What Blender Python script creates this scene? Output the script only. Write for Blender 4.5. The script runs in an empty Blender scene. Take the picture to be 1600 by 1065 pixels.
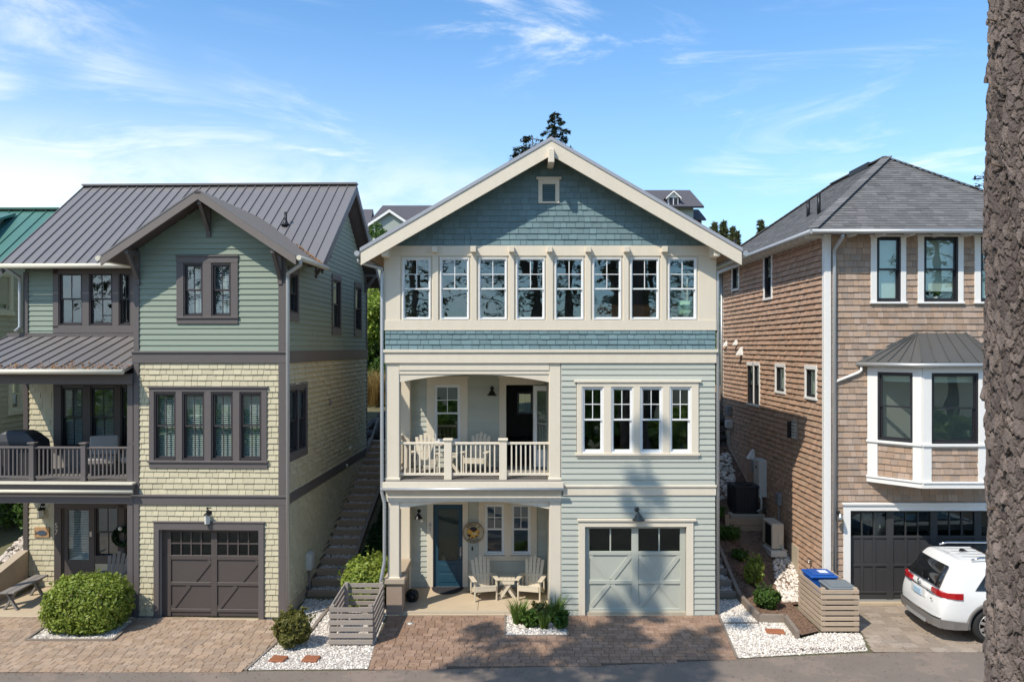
import bpy, bmesh, math, random
import numpy as np
from mathutils import Vector, Matrix
random.seed(7); np.random.seed(7)
R = math.radians
SC = bpy.context.scene
COL = SC.collection

# ------------------------------------------------------------------ camera, light, exposure
CAM = Vector((0.0, -18.85, 6.35)); FPX = 1244.0; CX0 = 800.0; HY = 541.0
cd = bpy.data.cameras.new('camera'); cam = bpy.data.objects.new('camera', cd); COL.objects.link(cam)
cam.location = CAM; cam.rotation_euler = (R(90), 0, 0)
cd.sensor_width = 36; cd.lens = FPX / 1600 * 36; cd.shift_y = 8.5 / 1600
cd.clip_start = 0.1; cd.clip_end = 3000
SC.camera = cam
SC.cycles.max_bounces = 16; SC.cycles.diffuse_bounces = 9; SC.cycles.glossy_bounces = 6; SC.cycles.transmission_bounces = 8; SC.cycles.transparent_max_bounces = 16
SUN = Vector((-0.92, -1.0, 1.62)).normalized()          # towards the sun
sd = bpy.data.lights.new('sun', 'SUN'); sun = bpy.data.objects.new('sun', sd); COL.objects.link(sun)
sd.energy = 3.35; sd.angle = R(0.53); sd.color = (1.0, 0.92, 0.80)
sun.rotation_euler = (-SUN).to_track_quat('-Z', 'Y').to_euler()
world = bpy.data.worlds.new('World'); SC.world = world; world.use_nodes = True
SC.view_settings.view_transform = 'Standard'; SC.view_settings.look = 'None'
SC.view_settings.exposure = 0.54; SC.view_settings.gamma = 1.0; SC.view_settings.use_curve_mapping = False

def build_world():
    nt = world.node_tree; N = nt.nodes; L = nt.links; N.clear()
    out = N.new('ShaderNodeOutputWorld'); bg = N.new('ShaderNodeBackground'); L.new(bg.outputs[0], out.inputs[0])
    bg.inputs[1].default_value = 0.15
    sky = N.new('ShaderNodeTexSky'); sky.sky_type = 'NISHITA'; sky.sun_disc = False
    sky.sun_elevation = math.asin(SUN.z); sky.sun_rotation = math.atan2(SUN.x, SUN.y)
    sky.air_density = 1.0; sky.dust_density = 0.6; sky.ozone_density = 2.2; sky.altitude = 100
    gain = N.new('ShaderNodeMix'); gain.data_type = 'RGBA'; gain.blend_type = 'MULTIPLY'; gain.inputs[0].default_value = 1
    L.new(sky.outputs[0], gain.inputs[6]); gain.inputs[7].default_value = (0.66, 0.95, 1.10, 1)
    tc = N.new('ShaderNodeTexCoord'); sx = N.new('ShaderNodeSeparateXYZ'); L.new(tc.outputs['Generated'], sx.inputs[0])
    def m(op, a, b=None, c=None):
        n = N.new('ShaderNodeMath'); n.operation = op
        for i, v in enumerate((a, b, c)):
            if v is None: continue
            if isinstance(v, (int, float)): n.inputs[i].default_value = v
            else: L.new(v, n.inputs[i])
        return n.outputs[0]
    zz = m('MAXIMUM', sx.outputs[2], 0.0)
    # cirrus: noise streaks falling to the right, in direction space
    def noise(rot, scale, loc, sc, det, rough, dist):
        mp = N.new('ShaderNodeMapping'); mp.vector_type = 'POINT'; L.new(tc.outputs['Generated'], mp.inputs[0])
        mp.inputs['Rotation'].default_value = (0, rot, 0); mp.inputs['Scale'].default_value = scale; mp.inputs['Location'].default_value = loc
        n = N.new('ShaderNodeTexNoise'); n.inputs['Scale'].default_value = sc; n.inputs['Detail'].default_value = det; n.inputs['Roughness'].default_value = rough; n.inputs['Distortion'].default_value = dist
        L.new(mp.outputs[0], n.inputs['Vector']); return n.outputs[0]
    def rng(v, a, b, c=0.0, d=1.0):
        n = N.new('ShaderNodeMapRange'); n.interpolation_type = 'SMOOTHSTEP'; L.new(v, n.inputs[0])
        for k, q in enumerate((a, b, c, d)): n.inputs[1 + k].default_value = q
        return n.outputs[0]
    left = rng(sx.outputs[0], 0.30, -0.45)
    streak = noise(R(-24), (2.2, 2.2, 10.0), (3.1, 1.7, .4), 1.25, 8, 0.64, 0.9)
    patches = noise(0, (1, 1, 1.4), (5.3, .2, 2.2), 2.6, 3, 0.5, 0.2)
    puffs = noise(R(-6), (4, 4, 9), (.7, 3.3, 1.1), 1.5, 7, 0.6, 0.3)
    st_ = m('MULTIPLY', rng(m('ADD', streak, m('MULTIPLY', left, 0.07)), 0.505, 0.76), rng(patches, 0.37, 0.58))
    band = m('MULTIPLY', m('MULTIPLY', rng(m('ADD', puffs, m('MULTIPLY', left, .22)), 0.52, 0.80), rng(zz, .27, .13)), rng(left, .0, .9, .45, 1.0))
    cf = m('MULTIPLY', m('MAXIMUM', m('MULTIPLY', st_, .8), band), 0.92)
    # pale veil near the horizon, thicker towards the left
    hz = m('MULTIPLY', rng(zz, .42, -.03), m('MULTIPLY_ADD', left, .46, .44))
    mixh = N.new('ShaderNodeMix'); mixh.data_type = 'RGBA'; L.new(hz, mixh.inputs[0]); L.new(gain.outputs[2], mixh.inputs[6])
    mixh.inputs[7].default_value = (3.8, 4.5, 5.1, 1)
    mixc = N.new('ShaderNodeMix'); mixc.data_type = 'RGBA'; L.new(cf, mixc.inputs[0]); L.new(mixh.outputs[2], mixc.inputs[6])
    mixc.inputs[7].default_value = (5.6, 5.8, 6.0, 1)
    L.new(mixc.outputs[2], bg.inputs[0])
build_world()

# ------------------------------------------------------------------ materials
def newmat(name):
    m = bpy.data.materials.new(name); m.use_nodes = True; nt = m.node_tree
    return m, nt, nt.nodes['Principled BSDF']
def mk(name, col, rough=0.6, var=0.0, mott=0.08, scale=3.0, bump=0.0, bscale=40.0, metallic=0.0, stretch=(1, 1, 1), col2=None, spec=0.4, sat=0.0, coord='World'):
    """paint / wood / stone: base colour, per-piece variation, mottling, fine bump"""
    m, nt, p = newmat(name); N = nt.nodes; L = nt.links
    p.inputs['Roughness'].default_value = rough; p.inputs['Metallic'].default_value = metallic
    p.inputs['Specular IOR Level'].default_value = spec
    tc = N.new('ShaderNodeTexCoord'); mp = N.new('ShaderNodeMapping'); mp.inputs['Scale'].default_value = stretch
    if coord == 'World':
        g = N.new('ShaderNodeNewGeometry'); L.new(g.outputs['Position'], mp.inputs[0])
    else: L.new(tc.outputs[coord], mp.inputs[0])
    nz = N.new('ShaderNodeTexNoise'); nz.inputs['Scale'].default_value = scale; nz.inputs['Detail'].default_value = 6; nz.inputs['Roughness'].default_value = 0.65
    L.new(mp.outputs[0], nz.inputs['Vector'])
    oi = N.new('ShaderNodeObjectInfo'); ge = N.new('ShaderNodeNewGeometry')
    ad = N.new('ShaderNodeMath'); ad.operation = 'ADD'; L.new(oi.outputs['Random'], ad.inputs[0]); L.new(ge.outputs['Random Per Island'], ad.inputs[1])
    fr = N.new('ShaderNodeMath'); fr.operation = 'FRACT'; L.new(ad.outputs[0], fr.inputs[0])
    val = N.new('ShaderNodeMath'); val.operation = 'MULTIPLY_ADD'; L.new(fr.outputs[0], val.inputs[0]); val.inputs[1].default_value = var; val.inputs[2].default_value = 1 - var / 2
    mo = N.new('ShaderNodeMath'); mo.operation = 'MULTIPLY_ADD'; L.new(nz.outputs[0], mo.inputs[0]); mo.inputs[1].default_value = mott * 2; mo.inputs[2].default_value = 1 - mott
    mu = N.new('ShaderNodeMath'); mu.operation = 'MULTIPLY'; L.new(val.outputs[0], mu.inputs[0]); L.new(mo.outputs[0], mu.inputs[1])
    base = N.new('ShaderNodeMix'); base.data_type = 'RGBA'
    base.inputs[6].default_value = (*col, 1); base.inputs[7].default_value = (*(col2 or col), 1)
    f2 = N.new('ShaderNodeMath'); f2.operation = 'FRACT'; m7 = N.new('ShaderNodeMath'); m7.operation = 'MULTIPLY_ADD'
    L.new(fr.outputs[0], m7.inputs[0]); m7.inputs[1].default_value = 7.3; L.new(nz.outputs[0], m7.inputs[2]); L.new(m7.outputs[0], f2.inputs[0]); L.new(f2.outputs[0], base.inputs[0])
    hs = N.new('ShaderNodeHueSaturation'); L.new(base.outputs[2], hs.inputs['Color']); L.new(mu.outputs[0], hs.inputs['Value'])
    L.new(hs.outputs[0], p.inputs['Base Color'])
    if bump:
        nb = N.new('ShaderNodeTexNoise'); nb.inputs['Scale'].default_value = bscale; nb.inputs['Detail'].default_value = 4; L.new(mp.outputs[0], nb.inputs['Vector'])
        b = N.new('ShaderNodeBump'); b.inputs['Strength'].default_value = bump; b.inputs['Distance'].default_value = 0.01
        L.new(nb.outputs[0], b.inputs['Height']); L.new(b.outputs[0], p.inputs['Normal'])
    return m
def mkglass(name, tint=(0.90, 0.94, 0.93), ior=1.95, dirt=0.0):
    m, nt, p = newmat(name); N = nt.nodes; L = nt.links; out = N['Material Output']; N.remove(p)
    lw = N.new('ShaderNodeLayerWeight'); pw = N.new('ShaderNodeMath'); pw.operation = 'POWER'; L.new(lw.outputs['Facing'], pw.inputs[0]); pw.inputs[1].default_value = 5.0
    f0 = ((ior - 1) / (ior + 1)) ** 2; fr = N.new('ShaderNodeMath'); fr.operation = 'MULTIPLY_ADD'; L.new(pw.outputs[0], fr.inputs[0]); fr.inputs[1].default_value = 1 - f0; fr.inputs[2].default_value = f0
    tr = N.new('ShaderNodeBsdfTransparent'); tr.inputs[0].default_value = (*tint, 1)
    gl = N.new('ShaderNodeBsdfGlossy'); gl.inputs['Roughness'].default_value = 0.004; gl.inputs[0].default_value = (0.80, 0.92, 1.0, 1)
    nz = N.new('ShaderNodeTexNoise'); nz.inputs['Scale'].default_value = 1.6; nz.inputs['Detail'].default_value = 1
    ge = N.new('ShaderNodeNewGeometry'); L.new(ge.outputs['Position'], nz.inputs['Vector'])
    b = N.new('ShaderNodeBump'); b.inputs['Strength'].default_value = 0.10; b.inputs['Distance'].default_value = 0.02; L.new(nz.outputs[0], b.inputs['Height']); L.new(b.outputs[0], gl.inputs['Normal'])
    mx = N.new('ShaderNodeMixShader'); L.new(fr.outputs[0], mx.inputs[0]); L.new(tr.outputs[0], mx.inputs[1]); L.new(gl.outputs[0], mx.inputs[2]); L.new(mx.outputs[0], out.inputs[0])
    return m
def mkleaf(name, c1, c2, trans=0.35, rough=0.45):
    m, nt, p = newmat(name); N = nt.nodes; L = nt.links; out = N['Material Output']
    ge = N.new('ShaderNodeNewGeometry'); oi = N.new('ShaderNodeObjectInfo')
    nz = N.new('ShaderNodeTexNoise'); nz.inputs['Scale'].default_value = 1.7; nz.inputs['Detail'].default_value = 3; L.new(ge.outputs['Position'], nz.inputs['Vector'])
    a = N.new('ShaderNodeMath'); a.operation = 'MULTIPLY_ADD'; L.new(ge.outputs['Random Per Island'], a.inputs[0]); a.inputs[1].default_value = 0.75
    b = N.new('ShaderNodeMath'); b.operation = 'MULTIPLY_ADD'; L.new(nz.outputs[0], b.inputs[0]); b.inputs[1].default_value = 0.9; b.inputs[2].default_value = -0.32; L.new(b.outputs[0], a.inputs[2])
    mx = N.new('ShaderNodeMix'); mx.data_type = 'RGBA'; mx.clamp_factor = True; L.new(a.outputs[0], mx.inputs[0]); mx.inputs[6].default_value = (*c1, 1); mx.inputs[7].default_value = (*c2, 1)
    p.inputs['Roughness'].default_value = rough; L.new(mx.outputs[2], p.inputs['Base Color']); p.inputs['Specular IOR Level'].default_value = 0.3
    t = N.new('ShaderNodeBsdfTranslucent'); L.new(mx.outputs[2], t.inputs[0])
    ms = N.new('ShaderNodeMixShader'); ms.inputs[0].default_value = trans; L.new(p.outputs[0], ms.inputs[1]); L.new(t.outputs[0], ms.inputs[2]); L.new(ms.outputs[0], out.inputs[0])
    return m

M = {}
M['cream'] = mk('cream_trim_paint', (0.70, 0.622, 0.495), 0.55, 0.05, 0.07, 2.6, 0.05, 60, stretch=(2.5, 2.5, .45))
M['sage'] = mk('pale_sage_siding', (0.44, 0.452, 0.388), 0.6, 0.12, 0.06, 2.0, 0.08, 50, stretch=(0.3, 1, 6))
M['blue'] = mk('teal_blue_shingle', (0.15, 0.228, 0.24), 0.65, 0.22, 0.10, 6.0, 0.15, 60, stretch=(4, 1, .6))
M['green'] = mk('green_siding', (0.24, 0.288, 0.225), 0.6, 0.07, 0.06, 2.0, 0.08, 50, stretch=(0.3, 1, 6))
M['yellow'] = mk('cream_yellow_shingle', (0.52, 0.465, 0.315), 0.65, 0.12, 0.08, 5.0, 0.2, 60)
M['plum'] = mk('plum_grey_trim', (0.122, 0.106, 0.102), 0.5, 0.06, 0.07, 2.0, 0.05, 60)
M['plumdoor'] = mk('plum_brown_door', (0.082, 0.068, 0.062), 0.5, 0.04, 0.06, 2.0, 0.05, 60)
M['roofgrey'] = mk('grey_metal_roof', (0.205, 0.19, 0.184), 0.42, 0.05, 0.07, 1.2, 0.0, metallic=0.25)
M['roofdark'] = mk('dark_metal_roof', (0.12, 0.12, 0.115), 0.40, 0.08, 0.10, 1.5, metallic=0.3)
M['roofzinc'] = mk('pale_metal_roof', (0.42, 0.42, 0.44), 0.38, 0.05, 0.05, 1.2, metallic=0.3)
M['roofgreen'] = mk('green_metal_roof', (0.085, 0.20, 0.165), 0.42, 0.05, 0.06, 1.2, metallic=0.2)
M['fascia'] = mk('weathered_fascia', (0.175, 0.150, 0.135), 0.6, 0.06, 0.1, 2.0, 0.05, 60)
M['cedar'] = mk('weathered_cedar_shingle', (0.37, 0.252, 0.172), 0.75, 0.34, 0.16, 5.0, 0.2, 40, stretch=(5, 5, .7), col2=(0.36, 0.28, 0.225))
M['cedarside'] = mk('red_cedar_shingle', (0.43, 0.265, 0.175), 0.75, 0.28, 0.15, 5.0, 0.2, 40, stretch=(5, 5, .7), col2=(0.40, 0.28, 0.20))
M['asphaltshingle'] = mk('asphalt_roof_shingle', (0.12, 0.118, 0.115), 0.9, 0.38, 0.18, 30.0, 0.3, 150, col2=(0.155, 0.15, 0.147))
M['white'] = mk('white_trim_paint', (0.78, 0.76, 0.72), 0.5, 0.03, 0.04, 2.0)
M['sash'] = mk('white_sash', (0.76, 0.76, 0.74), 0.4, 0.02, 0.03, 2.0)
M['blacksash'] = mk('black_sash', (0.022, 0.022, 0.025), 0.4, 0.02, 0.05)
M['darksash'] = mk('dark_plum_sash', (0.045, 0.038, 0.04), 0.45, 0.02, 0.05)
M['doorblue'] = mk('blue_door_paint', (0.016, 0.060, 0.095), 0.4, 0.02, 0.05)
M['garagesage'] = mk('sage_garage_paint', (0.45, 0.46, 0.39), 0.5, 0.02, 0.05, 2.0)
M['garagegrey'] = mk('charcoal_garage_paint', (0.045, 0.045, 0.046), 0.45, 0.04, 0.06, 2.0)
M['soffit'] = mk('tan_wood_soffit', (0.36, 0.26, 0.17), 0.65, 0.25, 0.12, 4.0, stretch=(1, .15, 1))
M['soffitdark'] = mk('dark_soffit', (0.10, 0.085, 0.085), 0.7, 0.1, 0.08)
M['interior'] = mk('interior_plaster', (0.26, 0.25, 0.23), 0.8, 0.0, 0.04)
M['floorwood'] = mk('interior_wood_floor', (0.20, 0.12, 0.07), 0.5, 0.1, 0.15, stretch=(1, 12, 1))
M['sofa'] = mk('tan_leather', (0.35, 0.15, 0.06), 0.5, 0.05, 0.1)
M['pillow'] = mk('pale_green_cotton', (0.40, 0.60, 0.42), 0.9, 0.0, 0.06)
M['blind'] = mk('white_blind', (0.62, 0.64, 0.62), 0.6, 0.05, 0.04)
M['shade'] = mk('grey_green_roller_shade', (0.52, 0.57, 0.49), 0.8, 0.0, 0.04)
M['concrete'] = mk('porch_concrete', (0.50, 0.40, 0.275), 0.8, 0.0, 0.14, 2.2, 0.15, 90)
M['found'] = mk('foundation_concrete', (0.46, 0.39, 0.29), 0.85, 0.08, 0.14, 3.0, 0.2, 60)
M['tanstucco'] = mk('tan_stucco_pier', (0.33, 0.25, 0.19), 0.85, 0.02, 0.08, 3, 0.25, 120)
M['tancap'] = mk('tan_stone_cap', (0.42, 0.34, 0.25), 0.75, 0.02, 0.08, 3, 0.1, 120)
M['asphalt'] = mk('street_asphalt', (0.23, 0.18, 0.145), 0.9, 0.0, 0.26, .9, 0.6, 160, col2=(0.20, 0.165, 0.135), coord='World')
M['paver'] = mk('brown_paver', (0.255, 0.158, 0.102), 0.85, 0.34, 0.16, 9, 0.3, 120, col2=(0.32, 0.215, 0.155), coord='World')
M['paverpale'] = mk('pale_paver', (0.34, 0.235, 0.155), 0.85, 0.32, 0.16, 9, 0.3, 120, col2=(0.37, 0.275, 0.20), coord='World')
M['pavergrey'] = mk('grey_paver', (0.285, 0.222, 0.165), 0.85, 0.34, 0.16, 9, 0.3, 120, col2=(0.33, 0.275, 0.22), coord='World')
M['sand'] = mk('joint_sand', (0.125, 0.09, 0.068), 0.95, 0.0, 0.2, 8)
M['gravel'] = mk('white_gravel', (0.74, 0.69, 0.62), 0.8, 0.7, 0.1, 20, col2=(0.55, 0.49, 0.42))
M['gravelbase'] = mk('gravel_bed_base', (0.42, 0.38, 0.34), 0.9, 0.0, 0.3, 40, 0.8, 90)
M['greystone'] = mk('grey_gravel', (0.55, 0.48, 0.42), 0.85, 0.5, 0.1, 20)
M['mulch'] = mk('brown_mulch', (0.125, 0.075, 0.05), 0.95, 0.4, 0.35, 14, 0.9, 60, col2=(0.19, 0.12, 0.08))
M['soil'] = mk('hillside_soil', (0.15, 0.12, 0.075), 0.95, 0.0, 0.4, 1.2, 0.6, 20, col2=(0.10, 0.11, 0.05))
M['rock'] = mk('dark_boulder', (0.075, 0.068, 0.065), 0.85, 0.3, 0.25, 4, 0.6, 25)
M['rustplate'] = mk('rust_brown_slab', (0.30, 0.11, 0.05), 0.8, 0.2, 0.25, 9, 0.3, 60)
M['timber'] = mk('weathered_timber', (0.235, 0.19, 0.15), 0.85, 0.22, 0.2, 4, 0.4, 30, stretch=(1, 1, 6))
M['step'] = mk('dark_step_timber', (0.40, 0.28, 0.185), 0.9, 0.25, 0.22, 4, 0.4, 30, stretch=(1, 6, 6))
M['greywood'] = mk('greyed_cedar_slats', (0.31, 0.265, 0.225), 0.85, 0.25, 0.2, 4, 0.4, 30, stretch=(1, 1, 6))
M['tanwood'] = mk('tan_cedar_slats', (0.43, 0.33, 0.235), 0.85, 0.22, 0.2, 4, 0.4, 30, stretch=(1, 1, 6))
M['chair'] = mk('cream_chair_paint', (0.60, 0.53, 0.41), 0.6, 0.06, 0.06)
M['chairgrey'] = mk('grey_chair_wood', (0.23, 0.21, 0.19), 0.75, 0.1, 0.12)
M['iron'] = mk('black_iron', (0.02, 0.02, 0.022), 0.4, 0.0, 0.1, metallic=0.4)
M['bronze'] = mk('bronze_lamp', (0.10, 0.10, 0.085), 0.45, 0.0, 0.1, metallic=0.6)
M['galv'] = mk('galvanised_metal', (0.45, 0.46, 0.46), 0.4, 0.03, 0.06, metallic=0.5)
M['nickel'] = mk('brushed_nickel', (0.55, 0.53, 0.50), 0.3, metallic=0.9)
M['glass'] = mkglass('window_glass')
M['glassdk'] = mkglass('tinted_window_glass', (0.6, 0.66, 0.62), 1.5)
M['frost'] = mk('frosted_lamp_glass', (0.6, 0.6, 0.55), 0.3)
M['mat'] = mk('charcoal_doormat', (0.03, 0.03, 0.036), 1.0, 0.0, 0.3, 80, 1.0, 300)
M['black'] = mk('black_plastic', (0.015, 0.015, 0.017), 0.45)
M['cover'] = mk('black_grill_cover', (0.035, 0.036, 0.042), 0.5, 0.0, 0.12, 4, 0.3, 8)
M['cushion'] = mk('grey_cushion', (0.34, 0.315, 0.295), 0.9, 0.04, 0.05, 30, 0.1, 200)
M['signface'] = mk('sign_cream', (0.58, 0.50, 0.33), 0.6, 0, .04)
M['signgold'] = mk('sign_gold', (0.62, 0.33, 0.05), 0.5, 0, .06)
M['signdark'] = mk('sign_dark', (0.02, 0.014, 0.02), 0.5)
M['signwood'] = mk('sign_plank_wood', (0.42, 0.25, 0.12), 0.7, 0.0, 0.2, 6, stretch=(1, 1, 8))
M['fish'] = mk('fish_slate', (0.06, 0.08, 0.11), 0.5)
M['terracotta'] = mk('orange_pot', (0.60, 0.13, 0.03), 0.5)
M['binblue'] = mk('blue_bin_plastic', (0.012, 0.085, 0.34), 0.4, 0, .05)
M['bingrey'] = mk('grey_bin_plastic', (0.17, 0.19, 0.20), 0.5, 0, .05)
M['paper'] = mk('white_label', (0.7, 0.72, 0.75), 0.5)
M['beigemetal'] = mk('beige_equipment', (0.56, 0.49, 0.38), 0.5, 0, .05)
M['lightgrey'] = mk('light_grey_equipment', (0.55, 0.54, 0.50), 0.5, 0, .05)
M['equipgrey'] = mk('grey_equipment', (0.22, 0.23, 0.23), 0.5, 0, .05)
M['acblack'] = mk('black_condenser', (0.022, 0.023, 0.026), 0.45, 0.05, .1)
M['copper'] = mk('copper_pipe', (0.45, 0.22, 0.10), 0.5, metallic=.4)
M['bark'] = mk('spruce_bark', (0.075, 0.058, 0.052), 0.9, 0.25, 0.40, 7, 0.9, 28, col2=(0.13, 0.11, 0.10))
M['barkplate'] = mk('bark_plate', (0.17, 0.14, 0.125), 0.9, 0.8, 0.35, 16, 0.8, 60, col2=(0.27, 0.24, 0.225))
M['bigbark'] = mk('scaly_spruce_bark', (0.105, 0.090, 0.084), 0.92, 0.0, 0.35, 7, 0.7, 60, col2=(0.135, 0.115, 0.105))
def bark_tone():
    nt = M['bigbark'].node_tree; N = nt.nodes; L = nt.links; p = N['Principled BSDF']; old = p.inputs['Base Color'].links[0].from_socket
    a = N.new('ShaderNodeAttribute'); a.attribute_name = 'plate_crevice_tone'; rp = N.new('ShaderNodeValToRGB'); L.new(a.outputs['Fac'], rp.inputs[0]); e = rp.color_ramp.elements
    e[0].color = (.50, .45, .43, 1); e[1].color = (1.75, 1.62, 1.52, 1); k = rp.color_ramp.elements.new(.5); k.color = (1.0, .92, .88, 1)
    mx = N.new('ShaderNodeMix'); mx.data_type = 'RGBA'; mx.blend_type = 'MULTIPLY'; mx.inputs[0].default_value = 1; L.new(old, mx.inputs[6]); L.new(rp.outputs[0], mx.inputs[7]); L.new(mx.outputs[2], p.inputs['Base Color'])
bark_tone()
M['litter'] = mk('rust_needle_litter', (0.30, 0.17, 0.09), 0.9, 0.5, 0.2)
M['twig'] = mk('twig_bark', (0.12, 0.085, 0.06), 0.9, 0.2, 0.2)
M['leafbright'] = mkleaf('bright_shrub_leaf', (0.14, 0.21, 0.025), (0.35, 0.41, 0.075))
M['leafmid'] = mkleaf('mid_green_leaf', (0.035, 0.085, 0.012), (0.11, 0.19, 0.035))
M['leafyellow'] = mkleaf('yellow_green_leaf', (0.09, 0.10, 0.02), (0.24, 0.22, 0.06))
M['leafdark'] = mkleaf('dark_ground_cover_leaf', (0.012, 0.04, 0.010), (0.035, 0.085, 0.020))
M['leaflime'] = mkleaf('lime_hillside_leaf', (0.11, 0.18, 0.018), (0.33, 0.42, 0.06))
M['needle'] = mkleaf('conifer_needles', (0.012, 0.022, 0.012), (0.04, 0.06, 0.025), 0.15)
M['needlestreet'] = mkleaf('street_conifer_needles', (0.035, 0.055, 0.028), (0.09, 0.11, 0.055), 0.4)
M['needlepale'] = mkleaf('young_pine_needles', (0.10, 0.12, 0.05), (0.22, 0.23, 0.11), 0.3)
M['drygrass'] = mkleaf('dry_grass_blade', (0.30, 0.20, 0.07), (0.52, 0.40, 0.17), 0.3)
M['blade'] = mkleaf('green_strap_leaf', (0.06, 0.12, 0.02), (0.22, 0.30, 0.06), 0.3)
M['wreath'] = mkleaf('wreath_leaf', (0.01, 0.03, 0.012), (0.03, 0.07, 0.03), 0.1)
M['carwhite'] = mk('white_car_paint', (0.72, 0.71, 0.68), 0.22, 0, .015, spec=.6)
M['carglass'] = mk('dark_car_glass', (0.012, 0.013, 0.014), 0.04, 0, 0, spec=.9)
M['carcladding'] = mk('grey_car_cladding', (0.17, 0.155, 0.14), 0.6, 0, .05)
M['tyre'] = mk('tyre_rubber', (0.018, 0.018, 0.018), 0.8, 0, .1)
M['alloy'] = mk('alloy_wheel', (0.55, 0.52, 0.48), 0.3, 0, .05, metallic=.7)
M['redlamp'] = mk('red_tail_lamp', (0.38, 0.008, 0.010), 0.12, 0, .25, 8, spec=.7)
M['chrome'] = mk('chrome', (0.6, 0.6, 0.6), 0.15, metallic=1)
M['plate'] = mk('number_plate', (0.40, 0.55, 0.68), 0.4)
M['farwall'] = mk('far_house_siding', (0.40, 0.385, 0.30), 0.7, 0.08, 0.08)
M['farcream'] = mk('far_house_trim', (0.62, 0.58, 0.47), 0.6)
M['tanfar'] = mk('far_tan_siding', (0.36, 0.29, 0.22), 0.7)
M['sagefar'] = mk('far_sage_siding', (0.33, 0.36, 0.32), 0.7)
M['slateroof'] = mk('far_slate_roof', (0.085, 0.08, 0.09), 0.85, 0.3, 0.15, 8)

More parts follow.
